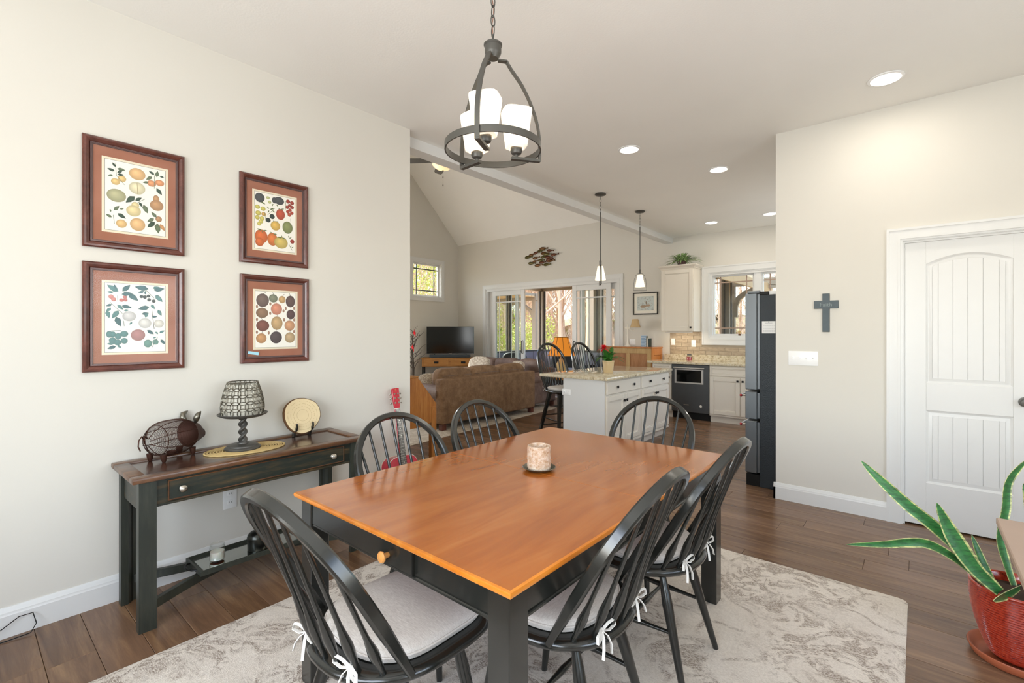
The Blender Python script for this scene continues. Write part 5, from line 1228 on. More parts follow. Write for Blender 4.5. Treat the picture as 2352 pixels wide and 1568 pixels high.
# leaf carving on the window sill
sg = thing('sill_ornament', 'tiny brown leaf ornament on the kitchen window sill', 'ornament', (-2.18, 8.235, 1.3355))
MB().box(-.018, .018, -.01, .01, 0, .03, .004).build('base', MW['bark'], sg)
b = MB(); xz_prism(b, [(-.002, .03), (.002, .03), (.018, .05), (.022, .075), (.008, .07), (0, .085), (-.014, .07), (-.024, .06)], -.003, .003); b.build('leaf', MW['straw'], sg, None)
# fern pot on the cabinet
fp = thing('potted_fern', 'bushy green leafy plant in a dark pot on top of the upper cabinet', 'plant', (-3.03, 8.00, 2.5125))
MB().lathe([(.0, 0), (.062, 0), (.075, .07), (.08, .074), (.07, .074), (.0, .06)], 24).build('pot', plain('dark_red_pot', '#40201C', .4), fp, 40)
b = MB(); rr_ = random.Random(11)
for i in range(170):
    a = rr_.random() * 2 * PI; el = R(22 + rr_.random() * 66); L = .20 + rr_.random() * .16; r0 = rr_.random() * .05; w_ = .007 + rr_.random() * .008
    d = Vector((math.cos(a) * 1.25, math.sin(a) * .6, 0)); pts = []
    for s_ in range(6):
        q = s_ / 5; pts.append(d * (r0 + L * q * math.cos(el)) + Vector((0, 0, .06 + L * (q * math.sin(el) - .55 * q * q))))
    if any(p.z < .004 and abs(p.x) < .3 for p in pts): pts = [Vector((p.x, p.y, max(p.z, .006))) for p in pts]
    pts = [Vector((p.x, min(p.y, .185), p.z)) for p in pts]
    side = Vector((-math.sin(a), math.cos(a), 0)) * w_
    vv = []
    for s_, p in enumerate(pts):
        kq = math.sin(PI * (s_ / 5 * .85 + .12)); vv += [p - side * kq, p + side * kq]
    b.add(vv, [(2 * s_, 2 * s_ + 1, 2 * s_ + 3, 2 * s_ + 2) for s_ in range(5)])
b.build('leaves', MW['leaf2'], fp, 60)
# ------------------------------------------------------------------ fridge
fg = thing('refrigerator', 'black refrigerator with steel drawer fronts seen from its side', 'refrigerator', (-.70, 5.16, 0), 0)
fx0, fx1, fy0, fy1 = -1.072 + .70, -.25 + .70, 4.69 - 5.16, 5.60 - 5.16
MB().box(fx0, fx1, fy0, fy1, .0, 1.722, .004).build('cabinet_body', MW['fridge_side'], fg)
MB().box(fx0 - .115, fx0 - .001, fy0 + .012, fy1 - .012, .0, .105).build('base_grille', MW['iron'], fg, None)
for nm, z0, z1 in (('freezer_drawer', .115, .585), ('middle_drawer', .602, .850), ('door', .868, 1.74)):
    ys = [(fy0 + .003, fy1 - .003)] if nm != 'door' else [(fy0 + .003, (fy0 + fy1) / 2 - .003), ((fy0 + fy1) / 2 + .003, fy1 - .003)]
    for i, (y0, y1) in enumerate(ys):
        d = MB().box(fx0 - .122, fx0 - .022, y0, y1, z0, z1, .006).box(fx0 - .022, fx0 - .004, y0 + .01, y1 - .01, z0 + .01, z1 - .01).build(nm, MW['fridge_door'], fg)
        h = MB()
        if nm == 'door':
            yy = y1 - .04 if i == 0 else y0 + .04
            h.cyl((fx0 - .17, yy, z0 + .05), (fx0 - .17, yy, z1 - .12), .011, 10); h.cyl((fx0 - .17, yy, z0 + .08), (fx0 - .12, yy, z0 + .08), .008, 8); h.cyl((fx0 - .17, yy, z1 - .15), (fx0 - .12, yy, z1 - .15), .008, 8)
        else:
            zz = z1 - .045
            h.cyl((fx0 - .17, y0 + .05, zz), (fx0 - .17, y1 - .05, zz), .012, 12); h.cyl((fx0 - .17, y0 + .075, zz), (fx0 - .12, y0 + .075, zz), .009, 8); h.cyl((fx0 - .17, y1 - .075, zz), (fx0 - .12, y1 - .075, zz), .009, 8)
            MB().sphere((fx0 - .17, y0 + .047, zz), .0125, 12, 8).build('handle_cap', plain('red_medallion', '#B23A3E', .3, .6), d)
        h.build('handle', MW['chrome'], d, 60)
MB().box(fx0 - .06, fx0 + .07, fy0 + .02, fy0 + .12, 1.7225, 1.755, .004).build('hinge_cover', MW['iron'], fg)
MB().box(fx0 - .105, fx0 + .0, fy0 + .006, fy0 + .05, 1.7405, 1.762, .004).build('door_cap', MW['steel_dark'], fg)
bs_ = thing('small_box', 'small white and dark box lying on top of the refrigerator', 'box', (-.955, 4.75, 1.7235))
MB().box(-.055, .055, -.03, .03, 0, .034, .003).build('carton', MW['white'], bs_)
MB().box(.045, .052, -.0305, -.029, .006, .028).build('label_stripe', MW['iron'], bs_, None)
cal = thing('paper_calendar', 'white calendar sheet stuck on the side of the refrigerator', 'paper', (-1.00, 4.688, 1.378))
MB().box(-.054, .054, -.0015, 0, 0, .108).build('sheet', MW['white'], cal, None)
b = MB()
for i in range(5):
    for j in range(6): b.box(-.044 + j * .0165, -.032 + j * .0165, -.0022, -.0015, .012 + i * .014, .0145 + i * .014)
b.box(-.03, .03, -.0022, -.0015, .09, .094); b.build('printed_lines', plain('grey_ink', '#B9B9BC', .8), cal, None)
MB().lathe([(.0, 0), (.004, 0), (.003, .004), (.0, .004)], 12, trs((0, -.0015, .101), rx=R(90))).build('magnet', MW['iron'], cal)
# hanging towel near the window
tw2 = MB()
def tf(u, v): return (-1.985 + (u - .5) * .05 * (1 + .5 * v) + .006 * math.sin(u * 9), 8.16 - .004 * math.sin(u * 7), 1.33 - v * .26)
# ------------------------------------------------------------------ island
IX0, IX1, IY0, IY1, IZ = -3.12, -2.585, 4.60, 6.32, .862
isl = thing('kitchen_island', 'cream kitchen island cabinet with two drawers and four doors', 'island', ((IX0 + IX1) / 2, (IY0 + IY1) / 2, 0))
ox, oy = (IX0 + IX1) / 2, (IY0 + IY1) / 2
MB().box(IX0 - ox, IX1 - ox, IY0 - oy, IY1 - oy, .10, IZ).build('carcass', MW['cab'], isl, None)
MB().box(IX0 - ox, IX1 - .06 - ox, IY0 + .005 - oy, IY1 - .02 - oy, 0, .1).build('plinth', MW['cab'], isl, None)
MB().box(IX0 + .0 - ox, IX1 + .0 - ox, IY0 - .012 - oy, IY0 - .0005 - oy, 0, IZ, .002).build('end_panel', MW['trim'], isl)
fx = IX1 - ox; L = (IY1 - IY0)
for k_ in range(2):
    y0 = IY0 - oy + k_ * L / 2 + .02; y1 = IY0 - oy + (k_ + 1) * L / 2 - .012
    shaker_front('drawer', isl, y0, y1, .70, .845, fx, MW['cab'], False, .03, [(y0 + (y1 - y0) * .27, .775), (y0 + (y1 - y0) * .76, .775)], facing='x')
    m_ = (y0 + y1) / 2
    shaker_front('door', isl, y0, m_ - .003, .14, .68, fx, MW['cab'], True, .055, [(m_ - .03, .61)], facing='x')
    shaker_front('door', isl, m_ + .003, y1, .14, .68, fx, MW['cab'], True, .055, [(m_ + .03, .61)], facing='x')
MB().box(fx, fx + .012, IY0 - oy, IY1 - oy, .10, .128, .004).build('base_moulding', MW['cab'], isl)
ic = MB().box(-.455, .455, -.895, .895, 0, .034, .006, seg=2).build('island_countertop', MW['granite']); ic.location = (-2.985, 5.45, IZ + .0005)
tag(ic, 'glossy speckled granite countertop of the island', 'countertop')
ICZ = IZ + .035
outlet('wall_outlet', 'white sideways outlet on the end panel of the island', Matrix.Translation((-3.075, IY0 - .012, .70)) @ Matrix.Rotation(R(90), 4, 'Y'), .07, .115)
# bromeliad in a tan pot
bp = thing('potted_bromeliad', 'red flowering bromeliad in a tan ceramic pot on the island', 'plant', (-2.84, 5.14, ICZ))
MB().lathe([(.0, 0), (.052, 0), (.055, .004), (.070, .135), (.074, .138), (.074, .150), (.066, .150), (.064, .135), (.0, .13)], 36).build('pot', MW['ceramic'], bp, 40)
def leaf_blade(mb, base, a, L, el, droop, w_, n=8, twist=0.0, col=None, fold=.25):
    d = Vector((math.cos(a), math.sin(a), 0)); side = Vector((-math.sin(a), math.cos(a), 0)); vv = []
    for s_ in range(n + 1):
        q = s_ / n; p = Vector(base) + d * (L * (q * math.cos(el) + .12 * droop * q * q)) + Vector((0, 0, L * (q * math.sin(el) - droop * q * q)))
        kq = w_ * (math.sin(PI * min(1, q * .78 + .17))) * (1 if q < .95 else .25)
        up = Vector((0, 0, 1)) * kq * fold
        sd_ = (rotz(twist * q) @ side)
        vv += [p - sd_ * kq + up, p, p + sd_ * kq + up]
    mb.add(vv, [f for s_ in range(n) for f in ((3 * s_, 3 * s_ + 1, 3 * s_ + 4, 3 * s_ + 3), (3 * s_ + 1, 3 * s_ + 2, 3 * s_ + 5, 3 * s_ + 4))])
rr_ = random.Random(5)
for i in range(24):
    b = MB(); leaf_blade(b, (rr_.uniform(-.02, .02), rr_.uniform(-.02, .02), .135), i * 2.4, .20 + .13 * rr_.random(), R(38 + 45 * rr_.random()), .35 + .4 * rr_.random(), .022 + .009 * rr_.random())
    b.build('leaf', MW['leaf'], bp, 60)
rgt = Vector((.762, .6476, 0))
for s_, L in ((-1, .33), (-.8, .28), (-.5, .27)):
    b = MB(); a = math.atan2(rgt.y * s_, rgt.x * s_); leaf_blade(b, (0, 0, .135), a + .3 * s_, L, R(48), .62, .010); b.build('leaf', plain('dark_leaf', '#24331F', .5), bp, 60)
fc = Vector((-.03, -.055, .295)); b = MB()
for i in range(34):
    a = i * 2.4; el = R(-20 + 95 * (i / 34)); leaf_blade(b, fc, a, .065 + .03 * (1 - i / 34), el, .2, .011, 4)
b.build('flower', MW['flower'], bp, 60)
MB().tube([(0, 0, .13), (-.012, -.02, .2), tuple(fc)], .007, 8).build('flower_stem', MW['leaf'], bp, 60)
# bar stools
st1 = windsor('bar_stool', 'black spindle-back bar stool at the island, the nearer one beside the sofa', 'island bar stools', .63, .60, .27, .205, 9, True, 'stool')
st1.location = (-3.70, 5.33, 0); st1.rotation_euler = (0, 0, R(-110))
dup(st1, (-3.66, 6.12, 0), R(-102), 'black spindle-back bar stool at the island, the farther one in front of the sliding door')
# ------------------------------------------------------------------ living room
rug('living_room_rug', -8.0, -4.86, 3.35, 7.15, .012, MW['rug2'], 'beige patterned living room rug under the brown sofas', R(5.0), 4)
RZ = .0135
def sofa_box(t, nm, c, s, p, mat, n=10, amp=.0, M=None, seed=0.0):
    return MB().soft(c, s, p, n, M, amp, 5.0, seed).build(nm, mat, t, 70)
# sofa with its back to the dining room: local front = -x
sf = thing('sofa', 'brown suede three-seat sofa seen from behind beside the walkway', 'sofa', (-5.02, 5.47, RZ), 0)
SL = 1.06
MB().box(-.16, 0, -SL, SL, .085, .715, .028, seg=3).build('back', MW['sofa'], sf, 50)
MB().box(-.90, -.12, -SL + .02, SL - .02, .085, .33, .03, seg=2).build('seat_base', MW['sofa'], sf, 50)
for sy in (-1, 1):
    b = MB().box(-.92, -.14, sy * SL, sy * (SL - .19), .085, .50, .04, seg=3); b.tube([(-.93, sy * (SL - .095), .50), (-.5, sy * (SL - .095), .51), (-.12, sy * (SL - .095), .50)], [.115, .12, .115], 16)
    b.build('arm', MW['leather'], sf, 50)
for i in range(3):
    yc = (i - 1) * .64
    sofa_box(sf, 'seat_cushion', (-.52, yc, .40), (.38, .318, .10), 5, MW['leather'], 10, .012, seed=i)
    c = sofa_box(sf, 'back_cushion', (-.255, yc, .635), (.125, .33, .215), 4.5, MW['sofa'], 12, .014, Matrix.Translation((0, 0, 0)), seed=i + 5)
    MB().tube([(-.135, yc - .28, .745), (-.133, yc - .1, .75), (-.133, yc + .1, .75), (-.135, yc + .28, .745)], .004, 6).build('seam', MW['leather'], c, 60)
for sx in (-.86, -.06):
    for sy in (-1, 1):
        MB().box(sx - .04, sx + .04, sy * (SL - .06) - .04, sy * (SL - .06) + .04, 0, .085, .006).build('foot', MW['frame'], sf)
# love seat in front of the sliding door, facing the camera
lv = thing('loveseat', 'brown leather loveseat with its back to the sliding door', 'sofa', (-6.35, 7.15, 0), 0)
MB().box(-1.05, 1.05, .20, .40, .08, .72, .04, seg=3).build('back', MW['leather'], lv, 50)
MB().box(-1.0, 1.0, -.45, .22, .08, .33, .03, seg=2).build('seat_base', MW['leather'], lv, 50)
for sx in (-1, 1):
    b = MB().box(sx * 1.08, sx * .88, -.46, .36, .08, .52, .04, seg=3); b.tube([(sx * .98, -.47, .52), (sx * .98, 0, .53), (sx * .98, .38, .54)], [.115, .12, .12], 16); b.build('arm', MW['leather'], lv, 50)
for i in range(3):
    xc = (i - 1) * .60
    sofa_box(lv, 'seat_cushion', (xc, -.14, .40), (.30, .36, .10), 5, MW['leather'], 10, .012, seed=i + 9)
    sofa_box(lv, 'back_cushion', (xc, .20, .66), (.315, .13, .21), 4, MW['leather'], 12, .02, Matrix.Translation((0, 0, 0)), seed=i + 14)
for sx in (-.98, .98):
    for sy in (-.40, .34): MB().box(sx - .035, sx + .035, sy - .035, sy + .035, 0, .08, .005).build('foot', MW['frame'], lv)
def cushion(label, loc, s, rz, tilt):
    o = MB().soft((0, 0, 0), s, 3.2, 12, None, .006, 7).build('throw_pillow', MW['pillow'], None, 70); o.location = loc; o.rotation_euler = (tilt, 0, rz); tag(o, label, 'pillow', 'patterned throw pillows')
cushion('beige scroll-print throw pillow on the left end of the loveseat', (-6.70, 6.86, .705), (.245, .075, .205), R(12), R(-20))
cushion('beige scroll-print throw pillow lying at the right end of the loveseat', (-5.78, 6.93, .675), (.21, .075, .18), R(-20), R(-25))
cushion('beige scroll-print throw pillow at the near end of the sofa behind the oak desk', (-5.56, 4.66, .60), (.20, .07, .18), R(75), R(-30))
# lamp on an end table beside the loveseat
et = thing('end_table', 'small dark round end table under the orange lamp', 'table', (-5.02, 7.36, 0))
MB().lathe([(.0, .52), (.24, .52), (.25, .53), (.25, .545), (.24, .55), (.0, .55)], 36).build('top', MW['oakh'], et, 40)
MB().lathe([(.0, 0), (.16, 0), (.16, .02), (.05, .05), (.03, .2), (.04, .35), (.03, .52), (.0, .52)], 24).build('pedestal', MW['bronze'], et, 50)
lp = thing('table_lamp', 'table lamp with glowing orange bell shade behind the loveseat', 'lamp', (-5.06, 7.38, .5505))
MB().lathe([(.0, 0), (.085, 0), (.09, .02), (.05, .04), (.075, .10), (.10, .18), (.09, .26), (.05, .33), (.025, .36), (.018, .40), (.0, .40)], 28).build('base', MW['straw'], lp, 50)
b = MB(); n_ = 8; rings = []
for (r_, z) in ((.255, .40), (.232, .46), (.19, .55), (.15, .66), (.125, .745)):
    rings.append([Vector((r_ * (1 - .03 * (q % 4 == 2)) * math.cos(2 * PI * q / 32), r_ * (1 - .03 * (q % 4 == 2)) * math.sin(2 * PI * q / 32), z)) for q in range(32)])
b.add([p for g_ in rings for p in g_], [(r_ * 32 + j, r_ * 32 + (j + 1) % 32, (r_ + 1) * 32 + (j + 1) % 32, (r_ + 1) * 32 + j) for r_ in range(4) for j in range(32)])
sh_ = b.build('shade', MW['orange_shade'], lp, 60)
b = MB()
for q in range(0, 32, 4): b.tube([rings[i][q] * 1.004 for i in range(5)], .004, 5)
for i in (0, 4): b.tube([p * 1.0 for p in rings[i]], .005, 5, closed=True)
b.build('shade_ribs', plain('shade_braid', '#6B4416', .8), sh_, 60)
# slant-front oak desk
dk = thing('slant_front_desk', 'oak slant-front writing desk standing against the end of the dining wall', 'desk', (-4.36, 3.0, 0), 0)
prof_ = [(-.42, .42), (-.42, .915), (.125, .915), (.37, .625), (.37, .43), (.28, .43), (.24, .40), (-.30, .40), (-.34, .43)]
for sx in (-1, 1):
    b = MB(); x0 = sx * .43; yz_prism(b, prof_, min(x0, x0 - sx * .024), max(x0, x0 - sx * .024)); b.build('side_panel', MW['oak'], dk, 30)
    for yy in (-.385, .335):
        MB().box(sx * .435 - .0 if sx < 0 else .385, -.385 if sx < 0 else .435, yy - .035, yy + .035, 0, .60 if yy > 0 else .90, .004).build('leg', MW['oak'], dk)
MB().box(-.43, .43, -.42, .135, .915, .935, .004).build('top', MW['oakh'], dk)
b = MB(); yz_prism(b, [(.128, .90), (.365, .62), (.378, .632), (.140, .914)], -.405, .405); b.build('slant_lid', MW['oak'], dk, 30)
MB().box(-.405, .405, .34, .362, .44, .615, .003).build('drawer', MW['oak'], dk)
MB().box(-.405, .405, -.41, -.39, .42, .91).build('back_panel', MW['oak'], dk, None)
# television in the corner
TVX, TVY = -8.10, 7.36; rzt = math.atan2(.67, .74) ; rz_tv = R(40.36) + R(4)
ts = thing('tv_console', 'oak television console with black metal legs across the corner', 'console', (TVX, TVY, 0), rz_tv)
MB().box(-.62, .62, -.20, .20, .625, .80, .006).build('cabinet', MW['oakh'], ts)
MB().box(-.635, .635, -.215, .215, .80, .822, .004).build('top', MW['oakh'], ts)
for sx in (-1, 1):
    d = MB().box(sx * .30 - .275, sx * .30 + .275, -.212, -.199, .645, .79, .003).build('drawer', MW['oakh'], ts)
    MB().box(sx * .30 - .05, sx * .30 + .05, -.220, -.211, .695, .74, .004).build('pull', MW['iron'], d)
for sx in (-.6, .6):
    for sy in (-.18, .18): MB().box(sx - .016, sx + .016, sy - .016, sy + .016, 0, .625).build('leg', MW['iron'], ts, None)
MB().box(-.6, .6, -.19, .19, .12, .14).build('lower_shelf', MW['oakh'], ts, None)
tv = thing('television', 'flat screen television on the oak console', 'television', (TVX - .03, TVY + .03, .8225), rz_tv)
MB().box(-.54, .54, -.02, .03, .075, .70, .006).build('housing', MW['steel_dark'], tv)
MB().box(-.53, .53, -.0225, -.018, .092, .692).build('screen', MW['screen'], tv, None)
MB().box(-.035, .035, -.0225, -.019, .078, .087).build('brand_plate', MW['chrome'], tv, None)
for sx in (-.36, .36): MB().box(sx - .02, sx + .02, -.08, .09, 0, .012).box(sx - .012, sx + .012, -.01, .02, .01, .08).build('stand_foot', MW['steel_dark'], tv, None)
sb = MB().box(-.46, .46, -.045, .045, 0, .068, .012, seg=2).build('soundbar', plain('speaker_cloth', '#3A4247', .8, 0, (200, .5)), None, 40); sb.location = (TVX + .09, TVY - .09, .8225); sb.rotation_euler = (0, 0, rz_tv); tag(sb, 'dark grey soundbar in front of the television', 'speaker')
# twig tree with cardinals
tt = thing('twig_tree', 'bare decorative twig tree with two red birds beside the television', 'decoration', (-8.26, 6.42, 0))
MB().lathe([(.0, 0), (.14, 0), (.16, .02), (.14, .24), (.13, .25), (.0, .24)], 24).build('pot', MW['bronze'], tt, 50)
b = MB(); rr_ = random.Random(21)
b.tube([(0, 0, .2), (.01, .01, .6), (-.01, .0, .95), (.012, -.01, 1.2), (.02, 0, 1.46)], [.032, .026, .02, .013, .004], 8)
for i in range(26):
    z = .55 + .85 * i / 26; a = i * 2.39; L = .34 * (1.25 - z / 1.8); p = Vector((0, 0, z)); pts = [p]
    for s_ in range(4):
        p = p + Vector((math.cos(a), math.sin(a), .8)) * (L / 4) + Vector((rr_.uniform(-.03, .03), rr_.uniform(-.03, .03), rr_.uniform(-.01, .04))); pts.append(p)
    b.tube(pts, [.009, .007, .0055, .004, .002], 5)
    q = pts[2]; b.tube([q, q + Vector((math.cos(a + .8), math.sin(a + .8), .6)) * L * .35], [.004, .0015], 4)
b.build('twigs', plain('grey_twig', '#4E463E', .9), tt, 60)
def bird(lb, p):
    t = thing('red_bird', lb, 'bird figurine', p, R(150), 'red cardinals on the twig tree')
    MB().tube([(-.07, 0, -.03), (-.03, 0, .0), (.0, 0, .014), (.03, 0, .03), (.05, 0, .045)], [.008, .022, .03, .026, .012], 10).build('body', MW['flower'], t, 60)
    MB().tube([(.035, 0, .05), (.025, 0, .085)], [.014, .002], 6).build('crest', MW['flower'], t, 60)
    MB().tube([(-.05, 0, -.015), (-.12, 0, -.06)], [.012, .008], 6).build('tail', MW['flower'], t, 60)
    MB().tube([(.055, 0, .044), (.075, 0, .038)], [.007, .001], 6).build('beak', MW['tknob'], t, 60)
bird('red cardinal figurine perched at the top of the twig tree', (-8.22, 6.44, 1.36)); bird('red cardinal figurine perched halfway up the twig tree', (-8.20, 6.38, 1.05))
# fish school on the far wall
fs = thing('fish_wall_sculpture', 'metal wall sculpture of a school of swimming fish above the sliding door', 'wall art', (-6.12, YF - .001, 3.0))
fish_m = []
for cc, nm in (('#6B4A2A', 'bronze_fish'), ('#5E5630', 'olive_fish'), ('#5E3826', 'copper_fish')): fish_m.append(plain(nm, cc, .35, .7))
def cvf(px_, py_):     # pixel of the 2352 crop -> wall coordinates
    u = 1190 + px_ / 21.38; v = 560 + py_ / 21.38
    s = (u - 1176) / 1094; dx, dy = -.6476 + .762 * s, .762 + .6476 * s; k_ = (YF - .02) / dy
    return dx * k_ + 6.12, 1.385 + (763.5 - v) / 1094 * k_ - 3.0
for i, (xa, ya, xb, yb) in enumerate(((1040, 250, 1470, 200), (940, 390, 1350, 290), (780, 480, 1110, 380), (520, 570, 850, 500), (330, 690, 750, 620), (1430, 330, 1810, 330), (1100, 480, 1540, 440), (1230, 530, 1660, 490), (1640, 560, 2050, 480), (700, 730, 1070, 640), (1100, 690, 1450, 600), (1330, 660, 1750, 650), (700, 890, 1000, 800), (1000, 830, 1330, 780), (1390, 820, 1780, 710), (1380, 850, 1830, 780), (500, 960, 890, 950), (1050, 940, 1420, 880), (800, 1070, 1230, 1020), (1240, 1040, 1650, 980))):
    (x0, z0), (x1, z1) = cvf(xa, ya), cvf(xb, yb); d = Vector((x1 - x0, z1 - z0)); L = d.length; ang = math.atan2(d.y, d.x)
    ol = [(0, 0), (.12, .10), (.3, .15), (.5, .12), (.72, .045), (.84, .03), (1.0, .10), (.97, .0), (1.0, -.10), (.84, -.03), (.72, -.045), (.5, -.12), (.3, -.15), (.12, -.10)]
    b = MB(); M_ = Matrix.Translation((x0, 0, z0)) @ Matrix.Rotation(-ang, 4, 'Y')
    yo = -.02 - .012 * (i % 3)
    b.prism([(p[0] * L, p[1] * L) for p in ol], -.003, .003, Matrix.Translation((0, yo, 0)) @ M_ @ Matrix.Rotation(R(90), 4, 'X'))
    b.soft((0, 0, 0), (L * .30, .012, L * .10), 2.2, 4, Matrix.Translation((0, yo, 0)) @ M_ @ Matrix.Translation((L * .36, 0, 0)))
    b.cyl((x0 + d.x * .5, yo, z0 + d.y * .5), (x0 + d.x * .5, -.001, z0 + d.y * .5), .004, 6)
    b.build('fish', fish_m[i % 3], fs, 40)
# hutch and what stands on it
hu = thing('oak_hutch', 'oak paneled hutch with an orange side against the far wall beside the kitchen', 'cabinet', (-3.90, 7.985, 0))
MB().box(-.43, .435, -.21, .215, .0, 1.11).build('carcass', MW['hutchs'], hu, None)
b = MB(); b.box(-.44, -.35, -.232, -.21, 0, 1.11, .002).box(.36, .44, -.232, -.21, 0, 1.11, .002).box(-.035, .035, -.232, -.21, .2, 1.02, .002).box(-.35, .36, -.232, -.21, 1.02, 1.11, .002).box(-.35, .36, -.232, -.21, 0, .2, .002); b.build('face_frame', MW['hutch'], hu)
for (x0, x1) in ((-.35, -.035), (.035, .36)): MB().box(x0, x1, -.218, -.209, .2, 1.02).build('front_panel', MW['hutchp'], hu, None)
b = MB(); b.box(.435, .447, -.232, -.15, 0, 1.11, .002).box(.435, .447, .14, .218, 0, 1.11, .002).box(.435, .447, -.15, .14, .99, 1.11, .002); b.build('side_frame', MW['hutchs'], hu)
MB().box(-.455, .455, -.245, .22, 1.11, 1.132, .004).build('top', MW['hutchs'], hu)
HZ = 1.1325
cl2 = thing('candlestick_lamp', 'white candlestick lamp with beige shade on the hutch', 'lamp', (-4.03, 8.0, HZ))
MB().lathe([(.0, 0), (.06, 0), (.062, .012), (.03, .03), (.02, .06), (.011, .10), (.014, .2), (.009, .22), (.010, .34), (.013, .36), (.007, .38), (.006, .41), (.0, .42)], 20).build('column', MW['ivory'], cl2, 50)
MB().box(-.052, .052, -.006, .006, .325, .345, .003).build('cross_arm', MW['ivory'], cl2)
MB().tube([(.0, 0, .33), (.05, 0, .30), (.10, 0, .28), (.14, 0, .295), (.152, 0, .34)], .006, 8).build('lamp_arm', MW['ivory'], cl2, 60)
MB().lathe([(.095, .345), (.075, .40), (.058, .48), (.05, .495), (.046, .495), (.055, .478), (.072, .40), (.092, .345)], 28, trs((.155, 0, 0)), False).build('shade', MW['beige_shade'], cl2, 60)
bk = thing('booklet', 'pale blue booklet standing on the hutch', 'booklet', (-3.72, 8.02, HZ))
MB().box(-.052, .052, -.008, .008, 0, .20, .001).build('cover', plain('booklet_blue', '#B7CBDC', .6), bk)
b = MB()
for i in range(7): b.box(-.044, .03 + .014 * (i % 2), -.0087, -.008, .02 + .021 * i, .028 + .021 * i)
b.box(-.044, .044, -.0087, -.008, .172, .186); b.build('print_lines', plain('ink_blue', '#6F93B5', .7), bk, None)
MB().box(.052, .066, -.03, .03, 0, .19, .002).build('spine', plain('booklet_grey', '#8A8D86', .7), bk)
ph = thing('pen_holder', 'white and dark slim book standing at the right of the hutch top', 'book', (-3.60, 8.0, HZ))
MB().box(-.022, -.008, -.05, .05, 0, .155, .001).build('white_book', MW['ivory'], ph); MB().box(-.008, .012, -.05, .05, 0, .15, .001).build('dark_book', plain('dark_green_book', '#2C3A36', .6), ph)
eg = MB().tube([(-.07, 0, .012), (-.05, -.02, .016), (-.02, -.012, .012), (.0, .0, .014), (.02, -.012, .012), (.05, -.02, .016), (.07, 0, .012), (.06, .05, .006)], .0018, 6).build('eyeglasses', MW['bronze'], None, 60); eg.location = (-3.87, 7.86, HZ - .003); tag(eg, 'thin brown eyeglasses lying on the hutch', 'eyeglasses')
dp = thing('framed_picture', 'landscape picture in a thin black frame above the hutch', 'picture', (-3.775, YF - .001, 1.712))
b = MB(); w_, h_ = .243, .41
for (x0, x1, z0, z1) in ((-w_, w_, 0, .022), (-w_, w_, h_ - .022, h_), (-w_, -w_ + .022, .022, h_ - .022), (w_ - .022, w_, .022, h_ - .022)): b.box(x0, x1, -.02, 0, z0, z1, .002)
b.build('frame', MW['black'], dp)
MB().box(-w_ + .02, w_ - .02, -.008, -.001, .02, h_ - .02).build('mat_board', MW['ivory'], dp, None)
b = MB(); pw_, pz0, pz1 = .165, .075, .335; b.box(-pw_, pw_, -.0095, -.006, pz0, pz1); b.c = [lin('#C9D2CE')] * len(b.v); b.use_c = True
rr_ = random.Random(9)
for i in range(110):
    x, z = rr_.uniform(-.15, .15), rr_.uniform(pz0 + .01, pz1 - .01); c = rr_.choice(['#B2BDBA', '#A3AFAD', '#D5DAD5', '#BBB0A2', '#9A9890']) ; r1, r2 = rr_.uniform(.004, .02), rr_.uniform(.003, .009)
    y = -.0097 - i * .000008; b.add([(x + r1 * math.cos(2 * PI * j / 8), y, z + r2 * math.sin(2 * PI * j / 8)) for j in range(8)], [tuple(range(8))], None, lin(c))
for (x, z, r1, r2, c) in ((-.04, .15, .06, .022, '#A88F74'), (.05, .165, .05, .02, '#B09A82'), (.02, .215, .014, .03, '#8E7E6A')):
    b.add([(x + r1 * math.cos(2 * PI * j / 16), -.0112, z + r2 * math.sin(2 * PI * j / 16)) for j in range(16)], [tuple(range(16))], None, lin(c))
b.build('artwork', MW['print'], dp, None)
# ceiling fan
fn = thing('ceiling_fan', 'dark ceiling fan with amber glass bowl under the vaulted ceiling', 'ceiling fan', (-5.9, 5.2, 4.03), R(40.36))
MB().lathe([(.0, 0), (.02, .0), (.10, .025), (.15, .065), (.172, .094), (.165, .096), (.0, .096)], 36).build('glass_bowl', MW['amber'], fn, 60)
MB().lathe([(.0, .096), (.10, .096), (.12, .12), (.12, .20), (.08, .24), (.03, .27), (.0, .27)], 32).build('motor', MW['bronze'], fn, 50)
MB().cyl((0, 0, .26), (0, 0, RIDGE_Z - 4.03 - .12), .014, 12).build('downrod', MW['bronze'], fn, 60)
MB().lathe([(.0, -.02), (.012, -.016), (.016, 0), (.0, .002)], 14).build('finial', MW['bronze'], fn, 60)
for k_ in range(5):
    a = R(106 + 72 * k_); M_ = rotz(a)
    b = MB(); b.prism([(.16, -.05), (.30, -.065), (.60, -.072), (.66, -.05), (.67, 0), (.66, .05), (.60, .072), (.30, .065), (.16, .05)], -.004, .004, M_ @ Matrix.Translation((0, 0, .165)) @ Matrix.Rotation(R(12), 4, 'X'), .001)
    b.sweep([M_ @ Vector((.10, 0, .16)), M_ @ Vector((.22, 0, .165))], [(.004, .02), (-.004, .02), (-.004, -.02), (.004, -.02)], (0, 0, 1)); b.build('blade', MW['bronze'], fn, 40)
b = MB().tube([(.0, 0, -.01), (.0, 0, -.24)], .0016, 5)
for z in (-.11, -.24): b.sphere((0, 0, z), (.008, .008, .018), 8, 6)
b.build('pull_chain', MW['bronze'], fn, 60)
